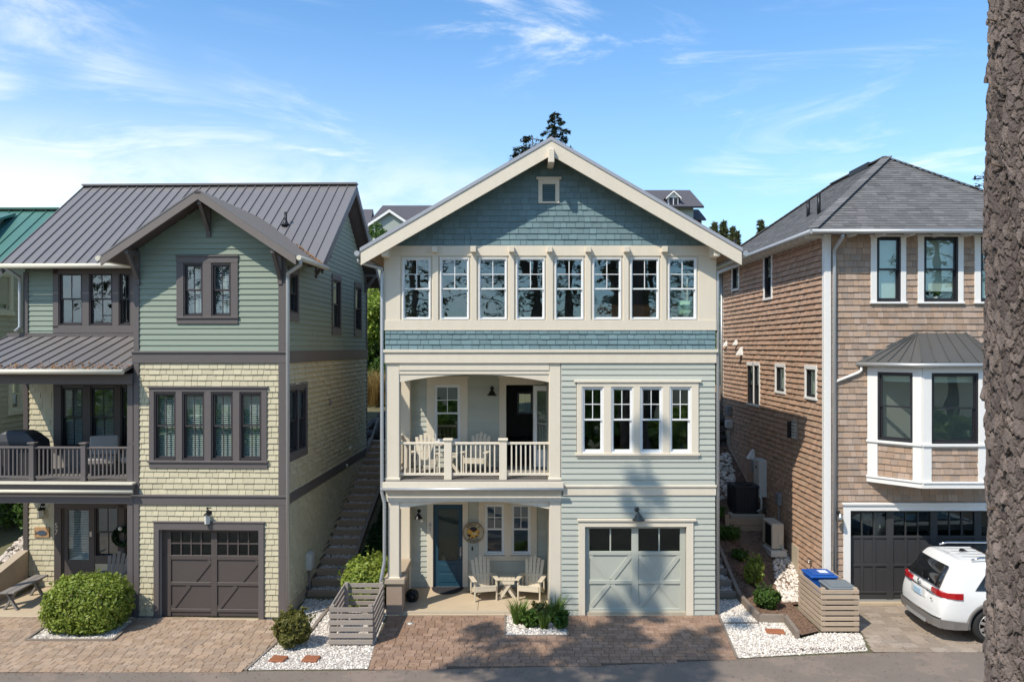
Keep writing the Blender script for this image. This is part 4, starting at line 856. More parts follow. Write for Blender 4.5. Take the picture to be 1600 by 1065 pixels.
# roofs
def slab(m, p0, p1, p2, p3, th):
    """slab under the quad p0..p3 (top surface)"""
    P = [Vector(p) for p in (p0, p1, p2, p3)]; n = (P[1] - P[0]).cross(P[3] - P[0]).normalized()
    if n.z < 0: n = -n
    return m.add(P + [p - n * th for p in P], [(0, 1, 2, 3), (7, 6, 5, 4), (0, 4, 5, 1), (1, 5, 6, 2), (2, 6, 7, 3), (3, 7, 4, 0)])
def seam_roof(H, a0, a1, b0, b1, w, mat, name='roof', th=.05, seam=.032):
    """standing seam slope: lower edge a0->a1, upper edge b0->b1, one object per panel"""
    a0, a1, b0, b1 = map(Vector, (a0, a1, b0, b1)); n = max(1, round((b1 - b0).length / w)); m = MB(); up = (a1 - a0).cross(b0 - a0).normalized()
    if up.z < 0: up = -up
    slab(m, a0 - up * .02, a1 - up * .02, b1 - up * .02, b0 - up * .02, th); r = H.part(m, name, mat)
    for i in range(n):
        p, q = a0.lerp(a1, i / n), a0.lerp(a1, (i + 1) / n); s_, t = b0.lerp(b1, i / n), b0.lerp(b1, (i + 1) / n)
        q_ = MB(); slab(q_, p, q, t, s_, .018); d = (a1 - a0).normalized() * .011
        q_.add([p + up * .0, p + d * 2, p + d * 2 + up * seam, p + up * seam, s_, s_ + d * 2, s_ + d * 2 + up * seam, s_ + up * seam], [(0, 1, 2, 3), (4, 7, 6, 5), (0, 4, 5, 1), (1, 5, 6, 2), (2, 6, 7, 3), (3, 7, 4, 0)])
        q_.build('roof_panel', mat, r)
    return r
ROH = .44
mr = seam_roof(LH, (lxl - .32, EY, EZ), (ROH, EY, EZ), (lxl - .32, RG, RZ), (ROH, RG, RZ), .275, M['roofgrey'])
m = MB(); slab(m, (lxl - .32, 2 * RG - EY, EZ), (ROH, 2 * RG - EY, EZ), (ROH, RG, RZ), (lxl - .32, RG, RZ), .06); m.build('back_slope', M['roofgrey'], mr)
m = MB(); m.bar((lxl - .33, RG, RZ + .03), (ROH + .01, RG, RZ + .03), .26, .05); m.build('ridge_cap', M['roofgrey'], mr)
for sx in (lxl - .32, ROH - .05):
    m = MB()
    for yy in (EY, 2 * RG - EY): m.add([(sx, yy, EZ - .055), (sx + .05, yy, EZ - .055), (sx + .05, RG, RZ - .055), (sx, RG, RZ - .055), (sx, yy, EZ - .27), (sx + .05, yy, EZ - .27), (sx + .05, RG, RZ - .27), (sx, RG, RZ - .27)], [(0, 1, 2, 3), (4, 7, 6, 5), (0, 4, 5, 1), (1, 5, 6, 2), (2, 6, 7, 3), (3, 7, 4, 0)])
    m.build('barge_board', M['plum'], mr)
m = MB()
for yy in (EY, 2 * RG - EY): slab(m, (lxl - .25, yy + (.04 if yy < RG else -.04), EZ - .07), (ROH - .06, yy + (.04 if yy < RG else -.04), EZ - .07), (ROH - .06, RG, RZ - .09), (lxl - .25, RG, RZ - .09), .04)
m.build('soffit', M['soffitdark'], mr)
MB().tube([(lxl - .34, EY - .05, EZ - .06), (lx0 - .1, EY - .05, EZ - .06)], .065, 8).build('gutter', M['farcream'], mr)
br = LH.part(MB().box(bx - .07, bx + .07, -BO, 3.4, bap - .1, bap - .05), 'roof', M['soffitdark'])
BY = RG - (RZ - bap) / msl   # where the bay ridge meets the main slope
for sg_ in (-1, 1):
    ex = bx + sg_ * bhw; ez = btop(ex); e_y = 1.9 + (ez - EZ) / msl
    n = 9; 
    for i in range(n):
        u0, u1 = i / n, (i + 1) / n; ya0 = -BO + 0 * u0
        # panels run from ridge to eave, stacked along y
        y0p, y1p = -BO + (BY + BO) * u0, -BO + (BY + BO) * u1
        def lowx(y): # eave side limit: main roof cuts the slope behind the eave line
            if y <= e_y: return ex
            return bx + (ex - bx) * max(0.0, (BY - y) / (BY - e_y))
        q = MB(); slab(q, (lowx(y0p), y0p, btop(lowx(y0p))), (lowx(y1p), y1p, btop(lowx(y1p)) + .002), (bx, y1p, bap), (bx, y0p, bap), .03)
        q.bar((bx, y0p, bap + .012), (lowx(y0p), y0p, btop(lowx(y0p)) + .012), .022, .03); q.build('roof_panel', M['roofgrey'], br)
    m = MB(); m.prism_y([(bx, bap - .03), (ex, ez - .03), (ex, ez - .21), (bx, bap - .22)], -BO, -BO + .05); m.build('barge_board', M['fascia'], br)
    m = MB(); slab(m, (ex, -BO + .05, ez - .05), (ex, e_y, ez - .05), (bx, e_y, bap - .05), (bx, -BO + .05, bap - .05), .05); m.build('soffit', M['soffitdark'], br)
    MB().tube([(ex + sg_ * .07, -BO, ez - .05), (ex + sg_ * .07, e_y, ez - .05)], .06, 8).build('gutter', M['farcream'], br)
def bracket(H, x, y0, z, F=None, L=.5):
    m = MB(); m.box(x - .05, x + .05, y0 - .07, y0, z - .75, z); m.bar((x, y0 - .05, z - .6), (x, y0 - L, z - .05), .08, .08); m.bar((x, y0, z - .04), (x, y0 - L - .08, z - .04), .09, .09)
    return m.build('eave_bracket', M['plum'], H.root)
bracket(LH, bx, -.001, bap - .24); bracket(LH, lx0 + .1, -.001, btop(lx0 + .1) - .22); bracket(LH, -.1, -.001, btop(-.1) - .22)
for yy in (2.5, 8.5):
    zz = RZ - abs(yy - RG) * msl - .3
    m = MB(); m.box(0.001, .07, yy - .05, yy + .05, zz - .6, zz + .05); m.bar((.05, yy, zz - .5), (ROH - .05, yy, zz - .02), .08, .08); m.bar((0, yy, zz), (ROH, yy, zz), .09, .09); m.build('eave_bracket', M['plum'], LH.root)
# siding
utr = L0.rect(277, 400, 373, 506)
bclip = lambda z: (bx - (bap - .2 - z) / bsl, bx + (bap - .2 - z) / bsl) if z < bap - .3 else None
LH.courses(L0, wf, lx0 + .1, -.12, zb1, bap - .2, .132, M['green'], holes=uw, trims=[utr], clip=bclip, name='clapboard')
LH.courses(L0, wf, lx0 + .1, -.12, zc1, zb0, .133, M['yellow'], holes=mw, trims=[L0.rect(233, 603, 419, 731)], shingle=(.13, .28), name='shingle', stuffname='small_shingles')
LH.courses(L0, wf, lx0 + .1, -.12, .06, zc0, .133, M['yellow'], holes=[lgar], trims=[(L0.x(241), L0.x(414), -1, L0.z(817))], shingle=(.13, .28), name='shingle', stuffname='small_shingles')
def strim(px0, py0, px1, py1, e=.12): r = side(px0, py0, px1, py1); return r
st = [(w[0] - .12, w[1] + .12, w[2] - .2, w[3] + .18) for w in sw[:3]] + [(sw[3][0] - .12, sw[4][1] + .12, sw[3][2] - .2, sw[3][3] + .18)]
def sclip(z):
    if z < 8.45: return (.02, WY)
    h = (RZ - .35 - z) / msl; return (max(RG - h, RY - .2), RG + h) if h > .05 else None
LH.courses(LS, wsd, .02, WY - .08, zb1, RZ - .35, .132, M['green'], holes=sw[:3], trims=st[:3], clip=sclip, name='clapboard', stuffname='small_clapboards', pri=.35)
LH.courses(LS, wsd, .02, WY - .08, zc1, zb0, .133, M['yellow'], holes=sw[3:], trims=st[3:], shingle=(.16, .30), name='shingle', stuffname='small_shingles', pri=.3, th=.055)
LH.courses(LS, wsd, .02, WY - .08, .3, zc0, .133, M['yellow'], clip=lambda z: (.02, min(WY - .08, 1.6 + (z - .1) / .365 * 1.02)), shingle=(.16, .30), name='shingle', stuffname='small_shingles', pri=.3, th=.055)
m = MB(); m.prism_x([(1.2, 0), (WY, .365 * (WY - 1.25) + .45), (WY, 0)], 0, .035); m.box(0, .03, .02, 1.6, 0, .3); LH.part(m, 'foundation', M['found'])
LH.courses(LR, wrc, lxl, lx0, LR.z(524), 8.35, .132, M['green'], holes=pw_, trims=[(LR.x(84), lx0 + 1, LR.z(521), LR.z(418))], name='clapboard', pri=.9)
LH.courses(LR, wrc, lxl, lx0, LR.z(700), LR.z(588), .14, M['yellow'], holes=pd, trims=[(LR.x(85), lx0 + 1, 3, LR.z(595))], shingle=(.15, .3), name='shingle', stuffname='small_shingles', pri=.9)
LH.courses(LR, wrc, lxl, lx0, .05, zc0 + .15, .14, M['yellow'], holes=[ld] + lw2, trims=[(LR.x(86), LR.x(150), -1, 4), (LR.x(146), lx0 + 1, LR.z(885), 4)], shingle=(.15, .3), name='shingle', stuffname='small_shingles', pri=.9)
# trims
LH.trim(L0, [(lx0, lx0 + .13, zb1, btop(lx0 + .06) - .12), (-.14, .04, zb1, btop(-.06) - .12), (lx0, lx0 + .13, zc1, zb0), (-.14, .04, zc1, zb0), (lx0, lx0 + .13, .0, zc0), (-.14, .04, .0, zc0)], M['plum'], .045, 'corner_board')
for a_, b_ in ((zb0, zb1), (zc0, zc1)): LH.trim(L0, [(lx0 - .04, .05, a_, b_ - .05), (lx0 - .05, .06, b_ - .05, b_, .08)], M['plum'], .05, 'belt_course')
m = MB(); sz = lambda py: LS.at(452, py)[1]
m.box(0, .07, .05, WY, zb0, zb1); LH.part(m, 'belt_course', M['plum']); LH.part(MB().box(0, .07, .05, WY, zc0, zc1), 'belt_course', M['plum']); LH.part(MB().box(0, .045, WY - .1, WY + .02, 2.9, 8.5), 'corner_board', M['plum'])
LH.trim(L0, [L0.rect(277, 411, 288, 495), L0.rect(318, 411, 331.5, 495), L0.rect(362, 411, 373, 495), L0.rect(277, 401, 373, 411), (*L0.rect(276, 399, 374, 401.5), .075), (*L0.rect(276, 494, 374, 497.5), .08), L0.rect(277, 497.5, 373, 506)], M['plum'], .05, 'window_trim')
for w in uw: LH.window(L0, w, M['darksash'], up=(2, 1), lo=(2, 1), rec=-.01, blind=1)
LH.trim(L0, [L0.rect(234, 612, 242, 719), L0.rect(276, 612, 286, 719), L0.rect(320.5, 612, 331, 719), L0.rect(365, 612, 375.5, 719), L0.rect(409.5, 612, 418, 719), L0.rect(234, 606, 418, 612), (*L0.rect(232, 603, 420, 606), .08), (*L0.rect(232, 718.5, 420, 722), .085), L0.rect(234, 722, 419, 731)], M['plum'], .05, 'window_trim')
for w in mw: LH.window(L0, w, M['darksash'], up=(2, 1), lo=(2, 1), rec=-.01, blind=1)
for w in sw: LH.window(LS, w, M['darksash'], up=(1, 1), lo=(1, 1), rec=-.01)
for w in sw[:3]: LH.trim(LS, [(w[0] - .1, w[0], w[2], w[3]), (w[1], w[1] + .1, w[2], w[3]), (w[0] - .1, w[1] + .1, w[3], w[3] + .16), (w[0] - .1, w[1] + .1, w[2] - .2, w[2])], M['plum'], .05, 'window_trim')
a, b = sw[3], sw[4]; rr = [(a[0] - .12, a[0], a[2], a[3]), (a[1], b[0], a[2], a[3]), (b[1], b[1] + .12, a[2], a[3]), (a[0] - .12, b[1] + .12, a[3], a[3] + .16), (a[0] - .12, b[1] + .12, a[2] - .2, a[2])]
LH.trim(LS, rr, M['plum'], .05, 'window_trim')
LH.trim(LR, [(LR.x(84), LR.x(93), LR.z(512), LR.z(418)), (LR.x(130), LR.x(140.5), LR.z(508), LR.z(426)), (LR.x(177), LR.x(187), LR.z(508), LR.z(426)), (LR.x(205), lx0, LR.z(508), LR.z(426)), (LR.x(84), lx0, LR.z(426), LR.z(416)), (LR.x(84), lx0, LR.z(521), LR.z(508)), (lxl - .02, lxl + .11, LR.z(524), 8.3)], M['plum'], .05, 'window_trim')
for w in pw_: LH.window(LR, w, M['darksash'], up=(2, 1), lo=(2, 1), rec=-.01)
LH.trim(LR, [(LR.x(85), LR.x(97), LR.z(710), LR.z(604)), (LR.x(131), LR.x(143), LR.z(710), LR.z(604)), (LR.x(180), LR.x(190), LR.z(710), LR.z(604)), (LR.x(85), lx0, LR.z(604), LR.z(595)), (lxl - .02, lxl + .11, zc0, LR.z(588))], M['plumdoor'], .05, 'window_trim')
for w in pd: LH.window(LR, w, M['blacksash'], up=(2, 1), lo=(2, 1), rec=-.01, blind=1)
LH.trim(LR, [(LR.x(86), LR.x(97), .04, ld[3]), (LR.x(145), LR.x(149), .04, ld[3]), (LR.x(187), LR.x(196), LR.z(872), LR.z(790)), (LR.x(86), lx0, ld[3], ld[3] + .15), (LR.x(149), lx0, LR.z(885), LR.z(872)), (lxl - .02, lxl + .11, .0, zc0)], M['plumdoor'], .05, 'window_trim')
for w in lw2: LH.window(LR, w, M['darksash'], up=(2, 1), lo=(2, 1), rec=-.01)
a, b, c, d = ld; g = LR.rect(105, 797, 138, 875)
m = MB(); m.box(a, g[0], .02, .07, c, d).box(g[1], b, .02, .07, c, d).box(g[0], g[1], .02, .07, g[3], d).box(g[0], g[1], .02, .07, c, g[2]); o = LH.part(m, 'front_door', M['plumdoor'], LR)
LH.pane(o, g, .045, M['glass']); m = MB(); n = int((g[3] - g[2]) / .045)
for i in range(n): zz = g[2] + i * .045; m.add([(g[0], .09, zz), (g[1], .09, zz), (g[1], .115, zz + .024), (g[0], .115, zz + .024)], [(0, 1, 2, 3)])
m.build('blind', M['blind'], o); MB().cbox(LR.x(141.5) - .03, LR.x(141.5) + .03, 0, .02, LR.z(843), LR.z(835), .004).build('lock', M['nickel'], o)
# garage door
LH.trim(L0, [(L0.x(241.5), lgar[0], 0, lgar[3]), (lgar[1], L0.x(413.5), 0, lgar[3]), (L0.x(241.5), L0.x(413.5), lgar[3], L0.z(819)), (L0.x(240), L0.x(415), L0.z(819), L0.z(816.5), .08)], M['plum'], .06, 'door_trim')
lz = lambda py: L0.z(py, 0, 330)
garage_door(LH, L0, (lgar[0], lgar[1], 0.02, lgar[3]), M['plumdoor'], [(L0.x(264), L0.x(327), 4), (L0.x(336.5), L0.x(402), 4)], .13, [lz(832), lz(850.5), lz(869)], [(lz(876), lz(869)), (lz(916.5), lz(911)), (lz(958), lz(953))],
            [(.02, lz(953), .45, lz(916.5)), (.55, lz(911), .98, lz(877))], M['glassdk'], 0)
m = MB(); m.box(L0.x(241), L0.x(414), -.12, .02, -.05, .012); LH.part(m, 'door_sill', M['concrete'], L0)
# mid-level porch: metal roof, deck, beams, posts
pzw, pze = LR.z(525), L0.z(577, -.4, 100); pl0 = lxl - .45; prx = lx0 - .0
pr = seam_roof(LH, (pl0, -.42, pze), (prx - .02, -.42, pze), (pl0, RY, pzw), (prx - .02, RY, pzw), .31, M['roofgrey'], 'porch_roof', .05, .03)
MB().tube([(pl0, -.47, pze - .05), (prx - .02, -.47, pze - .05)], .06, 8).build('gutter', M['farcream'], pr)
m = MB(); m.box(pl0 + .3, prx, -.12, .06, pze - .35, pze - .12); m.box(pl0 + .3, prx, -.1, RY, pze - .12, pze - .10); m.build('beam', M['plum'], pr)
m = MB(); m.bar((pl0, RY - .02, pzw + .04), (prx, RY - .02, pzw + .04), .06, .1); m.build('flashing', M['plum'], pr)
dz = L0.z(753, -.1, 110)
ldk = LH.part(MB().box(pl0 + .3, prx, -.02, RY, dz - .1, dz), 'deck', M['chairgrey'])
m = MB(); m.cbox(pl0 + .3, prx + .07, -.24, -.02, dz - .035, dz + .005, .006); m.build('deck_edge', M['farcream'], ldk)
m = MB(); m.box(pl0 + .3, prx + .05, -.16, -.02, dz - .16, dz - .035); m.box(pl0 + .3, prx, -.06, .1, dz - .50, dz - .22); m.build('beam', M['plum'], ldk)
MB().tube([(pl0 + .3, -.2, dz - .20), (prx + .06, -.2, dz - .20)], .04, 8).build('gutter', M['farcream'], ldk)
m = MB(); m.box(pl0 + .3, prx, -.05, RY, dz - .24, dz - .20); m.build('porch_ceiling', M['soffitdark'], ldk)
for za, zb in ((dz, pze - .35), (.02, dz - .5)):
    MB().cbox(lx0 - .02 - .14, lx0 - .02, -.03, .12, za, zb, .008).build('porch_post', M['plum'], LH.root)
    MB().cbox(lxl + .0, lxl + .14, -.03, .12, za, zb, .008).build('porch_post', M['plum'], LH.root)
rz1 = L0.z(698, .05, 100); rz0 = L0.z(745, .05, 100)
rl = LH.part(MB().cbox(pl0 + .35, prx - .1, .03, .10, rz1 - .04, rz1 + .01, .008), 'railing', M['plum'])
MB().box(pl0 + .35, prx - .1, .04, .09, rz0 - .02, rz0 + .03).build('bottom_rail', M['plum'], rl)
ps = [L0.x(44.5), L0.x(125.5), L0.x(203)]
for p in ps + [L0.x(-36)]:
    m = MB(); m.cbox(p, p + .12, .0, .12, dz, rz1 + .07, .008); m.cbox(p - .03, p + .15, -.03, .15, rz1 + .07, rz1 + .11, .01); m.build('railing_post', M['plum'], rl)
for a, b in ((L0.x(-36), ps[0]), (ps[0], ps[1]), (ps[1], ps[2])):
    n = 11
    for i in range(1, n): x_ = a + .12 + (b - a - .12) * i / n; MB().box(x_ - .016, x_ + .016, .048, .08, rz0 + .03, rz1 - .04).build('baluster', M['plum'], rl)
# side railing at the left end of the deck
m = MB(); m.box(lxl + .02, lxl + .08, .1, RY - .1, rz1 - .04, rz1 + .01); m.box(lxl + .02, lxl + .08, .1, RY - .1, rz0 - .02, rz0 + .03); m.cbox(lxl - .01, lxl + .11, RY - .3, RY - .18, dz, rz1 + .07, .008); m.cbox(lxl - .04, lxl + .14, RY - .33, RY - .15, rz1 + .07, rz1 + .11, .01); m.build('side_rail', M['plum'], rl)
for i in range(14): MB().box(lxl + .03, lxl + .06, .2 + i * .12, .23 + i * .12, rz0 + .03, rz1 - .04).build('baluster', M['plum'], rl)
LH.part(MB().cbox(lxl - .3, lx0, -.05, RY, -.1, .03, .01), 'porch_floor', M['concrete'])
m = MB(); m.prism_x([(-.1, 0), (RY - .05, 0), (RY - .05, 1.0), (-.1, .42)], lxl - .12, lxl + .12); LH.part(m, 'low_wall', M['tancap'])
# downspouts, vent pipe
m = MB(); ex = bx + bhw + .07; m.tube([(ex, -BO + .1, btop(bx + bhw) - .08), (ex, -BO + .12, btop(bx + bhw) - .2), (.10, -.12, btop(bx + bhw) - .36), (.10, -.10, btop(bx + bhw) - .5), (.10, -.10, .05)], .045, 8); LH.part(m, 'downspout', M['galv'])
m = MB(); q = LR.x(41) - .1; m.tube([(q - .1, EY - .05, EZ - .1), (q, RY - .12, EZ - .32), (q, RY - .1, EZ - .5), (q, RY - .1, pzw + .25), (q - .1, RY - .16, pzw + .12)], .045, 8); LH.part(m, 'downspout', M['galv'])
m = MB(); p = (-1.05, 3.35, EZ + (3.35 - EY) * msl); m.tube([(p[0], p[1], p[2] - .1), (p[0], p[1], p[2] + .38)], .04, 10); m.lathe([(.13, .02), (.06, .10), (.045, .16)], 12, p[0], p[1], Mx=Matrix.Translation((0, 0, p[2]))); LH.part(m, 'vent_pipe', M['iron'])
LH.finish()
rs = np.random.RandomState(9); n = 620; k = n // 2
xa = bx + bhw * (1 - .45 * rs.beta(1, 2.2, k)); ya = np.minimum(1.9 + (np.array([btop(q) for q in xa]) - EZ) / msl, BY) - rs.beta(1, 3, k) * .8; za = np.array([btop(q) for q in xa]) + .035
xb = rs.uniform(pl0, prx, n - k); yb = -.42 + rs.beta(1, 4, n - k) * .9; zb_ = pze + (yb + .42) * (pzw - pze) / (RY + .42) + .02
Pn = np.stack([np.concatenate([xa, xb]), np.concatenate([ya, yb]), np.concatenate([za, zb_])], -1); sz_ = rs.uniform(.012, .035, n)
Vn = OCT[None] * (sz_[:, None] * rs.uniform(.3, 1.4, (n, 3)))[:, None, :] + Pn[:, None, :]
tag(link('roof_litter', np_mesh('roof_litter', Vn.reshape(-1, 3), (OCTF[None] + np.arange(n)[:, None, None] * 6).reshape(-1, 3), M['litter']), LH.root), kind='stuff')
# lantern, number, fish plaque
def on(F, px, py, yl=0.0):
    x, z = F.at(px, py, yl); return F.Mw @ Vector((x, yl, z))
def lantern(name, label, loc, rz, s=1.0):
    t = thing(name, label, 'lamp', loc, rz)
    MB().cbox(-.055 * s, .055 * s, -.025, 0, -.02 * s, .14 * s, .006).build('wall_plate', M['iron'], t); MB().tube([(0, -.02, .08 * s), (0, -.08 * s, .12 * s), (0, -.12 * s, .06 * s)], .012, 6).build('arm', M['iron'], t)
    m = MB(); m.lathe([(0, .07), (.03, .06), (.09, .01), (.095, 0)], 4, 0, -.12 * s / s); m.lathe([(.07, -.20), (.07, -.215), (0, -.215)], 4, 0, -.12); m.build('lantern_cap', M['iron'], t)
    MB().lathe([(.075, 0), (.062, -.20)], 4, 0, -.12, smooth=False).build('lantern_glass', M['frost'], t); return t
lantern('lantern', 'square wall lantern centred above the plum brown garage door', on(L0, 327, 803), R(-1.8), 1.2)
lantern('lantern', 'square wall lantern above the fish plaque on the left porch', on(LR, 67.5, 795), R(-1.8), 1.1)
nb = thing('house_number', 'pale metal house number 57 on the plum trim of the left porch', 'house number', on(LR, 88, 826, -.055), R(-1.8))
for ch, dz_ in (('5', .085), ('7', -.085)):
    o = link('digit', text_mesh('digit', ch, .19, M['nickel'], .006), nb); o.rotation_euler = (R(90), 0, 0); o.location = (.0, 0, dz_)
fs_ = thing('fish_plaque', 'small wooden plaque with a slate coloured fish on the left porch wall', 'sign', on(LR, 66, 831, -.03), R(-1.8))
MB().cbox(-.20, .20, -.03, 0, -.13, .14, .006).build('board', M['signwood'], fs_)
MB().prism_y([(-.17, .05), (-.13, .0), (-.06, .05), (.04, .06), (.13, .02), (.15, -.02), (.10, -.06), (0, -.075), (-.08, -.05), (-.13, -.02), (-.17, -.06), (-.155, 0)], -.045, -.03).build('fish', M['fish'], fs_)
wr = thing('wreath', 'dark green wreath with pale bow on the left porch window', 'wreath', on(LR, 191, 838, -.08), R(-1.8))
# ------------------------------------------------------------------ the brown cedar house on the right
RO = (7.74, 0.8, 0.1)
RH = House('house', 'brown cedar shingle house with white trim, hipped roof and bay window on the right', RO)
R0 = RH.face(0, 0, 0); RL = RH.face(0, 0, R(-90)); RLEN = 9.5; RWID = 5.75; EZr = 9.04; OHr = .5
rsl = .745; tipx, tipy = -OHr, -OHr; hw = (RWID + 2 * OHr) / 2; rapex = EZr + hw * rsl
rx = lambda p, y=0: R0.x(p, y); rz = lambda p, y=0: R0.z(p, y)
fw_ = [R0.rect(1369, 370, 1406.5, 471.5), R0.rect(1442.5, 370, 1496, 471.5), R0.rect(1531, 370, 1568, 471.5)]
rgar = (rx(1328), rx(1328) + 4.88, -.02, rz(797))
def sideR(px0, py0, px1, py1):
    a, b = RL.at(px0, py0), RL.at(px1, py0); pm = (px0 + px1) / 2; c, d = RL.at(pm, py0), RL.at(pm, py1); return (min(a[0], b[0]), max(a[0], b[0]), d[1], c[1])
lwn = [sideR(1196.5, 400, 1207.5, 465), sideR(1146.5, 418, 1156, 451), sideR(1169.5, 571, 1178.5, 630), sideR(1180, 571, 1188.5, 632), sideR(1215, 573.5, 1228, 611), sideR(1262, 577, 1277, 620)]
wFr = RH.wall(R0, 0, RWID, -.1, EZr - .02, fw_ + [rgar], M['interior']); wLf = RH.wall(RL, -RLEN, -.15, -.1, EZr - .02, lwn, M['interior'])
RH.wall(RH.face(RWID, 0, R(90)), .15, RLEN, -.1, EZr - .02, [], M['cedar']); RH.wall(RH.face(0, RLEN, R(180)), -RWID, 0, -.1, EZr - .02, [], M['cedar'])
m = MB()
for z in (-.15, 2.75, 5.7, EZr - .1): m.box(.16, RWID - .16, .16, RLEN - .16, z, z + .2)
RH.part(m, 'floor', M['floorwood']); RH.part(MB().box(.16, RWID - .16, 3.2, 3.3, .1, EZr - .1).box(2.9, 3.0, 3.3, RLEN - .2, .1, EZr - .1), 'interior_wall', M['interior'])
# hipped roof with individual courses of asphalt tabs
rf = RH.part(MB().box(-OHr + .02, RWID + OHr - .02, -OHr + .02, RLEN + OHr - .02, EZr - .02, EZr + .0), 'soffit', M['white'])
x0, x1, y0, y1 = -OHr, RWID + OHr, -OHr, RLEN + OHr; xm = (x0 + x1) / 2; ya, yb = y0 + hw, y1 - hw
m = MB(); e = EZr + .03
vs = [(x0, y0, e), (x1, y0, e), (x1, y1, e), (x0, y1, e), (xm, ya, e + hw * rsl), (xm, yb, e + hw * rsl), (x0, y0, EZr), (x1, y0, EZr), (x1, y1, EZr), (x0, y1, EZr)]
m.add(vs, [(0, 1, 4), (1, 2, 5, 4), (2, 3, 5), (3, 0, 4, 5), (6, 7, 1, 0), (7, 8, 2, 1), (8, 9, 3, 2), (9, 6, 0, 3)]); roofR = RH.part(m, 'roof', M['asphaltshingle'])
TB = np.array([(0, 0, 0), (1, 0, 0), (1, 1, 0), (0, 1, 0), (0, 0, 1), (1, 0, 1), (1, 1, .1), (0, 1, .1)])
def roof_tabs(o, ux, up, nrm, width, run, rise_fn, seed, w=.27, h=.13, name='roof_shingles'):
    rs = random.Random(seed); out = []; sl = math.hypot(1, rsl); n = int(run * sl / h); pieces = []
    for r in range(n):
        v = r * h / sl; a, b = rise_fn(v); a2, b2 = rise_fn(v + h / sl); a, b = max(a, a2) - .02, min(b, b2) + .02; u = a - rs.random() * w
        while u < b:
            ww = w * rs.choice((.5, .75, 1, 1.2)); lo, hi = max(u, a), min(u + ww, b); u += ww
            if hi - lo < .03: continue
            P = TB * (hi - lo - .004, h * 1.15, .012 + rs.random() * .006) + (lo, r * h, .004)
            out.append(np.array(o)[None] + P[:, :1] * np.array(ux) + P[:, 1:2] * np.array(up) + P[:, 2:] * np.array(nrm))
    n = len(out); return link(name, np_mesh(name, np.concatenate(out), (WF[None] + np.arange(n)[:, None, None] * 8).reshape(-1, 4), M['asphaltshingle']), roofR)
sl = math.hypot(1, rsl)
tag(roof_tabs((0, y0, e), (1, 0, 0), (0, 1 / sl, rsl / sl), (0, -rsl / sl, 1 / sl), 1, hw, lambda v: (x0 + v, x1 - v), 1), kind='stuff')
tag(roof_tabs((x0, 0, e), (0, 1, 0), (1 / sl, 0, rsl / sl), (-rsl / sl, 0, 1 / sl), 1, hw, lambda v: (y0 + v, y1 - v), 2), kind='stuff')
m = MB()
for a, b in (((x0, y0, e + .02), (xm, ya, e + hw * rsl + .02)), ((x1, y0, e + .02), (xm, ya, e + hw * rsl + .02)), ((x0, y1, e + .02), (xm, yb, e + hw * rsl + .02)), ((xm, ya, e + hw * rsl + .025), (xm, yb, e + hw * rsl + .025))):
    a, b = Vector(a), Vector(b); n = int((b - a).length / .2)
    for i in range(n): m.bar(a.lerp(b, i / n) + Vector((0, 0, .008)), a.lerp(b, (i + 1.1) / n), .26, .022)
m.build('hip_cap', M['asphaltshingle'], roofR)
m = MB(); m.cbox(xm - .16, xm + .16, ya + .9, ya + 2.2, e + hw * rsl - .1, e + hw * rsl + .09, .02); m.build('roof_vent', M['iron'], roofR)
for yy, u, h in ((1.6, .95, .55), (2.9, 1.15, .45), (8.2, .55, .5)):
    MB().tube([(x0 + u, yy, e + u * rsl - .1), (x0 + u, yy, e + u * rsl + h)], .05, 8).build('vent_pipe', M['iron'], roofR)
m = MB(); m.tube([(x0 - .05, y0 - .05, EZr - .03), (x1, y0 - .05, EZr - .03)], .06, 8); m.tube([(x0 - .05, y0 - .05, EZr - .03), (x0 - .05, y1, EZr - .03)], .06, 8); m.build('gutter', M['galv'], roofR)
for i in range(22): MB().box(-OHr + .03, -.01, .1 + i * .42, .18 + i * .42, EZr - .11, EZr - .03).build('rafter_tail', M['white'], roofR)
for i in range(9): MB().box(.5 + i * .7, .58 + i * .7, -OHr + .03, -.04, EZr - .11, EZr - .03).build('rafter_tail', M['white'], roofR)
# shingles
ftr = [(w[0] - .12, w[1] + .12, w[2] - .1, w[3] + .2) for w in fw_]
RH.courses(R0, wFr, .14, RWID, -.05, EZr - .05, .155, M['cedar'], holes=fw_ + [rgar], trims=ftr + [(rx(1354), rx(1650), rz(752), rz(560)), (rx(1318), 9, -1, rz(788))], shingle=(.08, .26), name='shingle', stuffname='small_shingles', th=.03)
ltr = [(w[0] - .08, w[1] + .08, w[2] - .08, w[3] + .1) for w in lwn]
def lclip(z):
    yl = 2.3 + max(0, z - .15) / .365; return (-min(RLEN, yl), 0)
RH.courses(RL, wLf, -RLEN, -.13, .05, EZr - .05, .150, M['cedarside'], holes=lwn, trims=ltr, clip=lclip, shingle=(.09, .26), name='shingle', stuffname='small_shingles', th=.052, pri=.4)
m = MB(); m.prism_x([(1.0, -.1), (RLEN, -.1), (RLEN, 3.1), (3.8, .85), (3.75, .5), (2.0, .15)], -.06, .0)
for a, b, c, d in ((1.75, 2.25, .1, .85), (3.5, 4.6, .5, 1.05), (5.6, 6.6, 1.1, 1.75), (8.4, 9.45, 2.2, 3.25)): m.box(-.066, 0, a, b, c, d)
RH.part(m, 'foundation', M['found'])
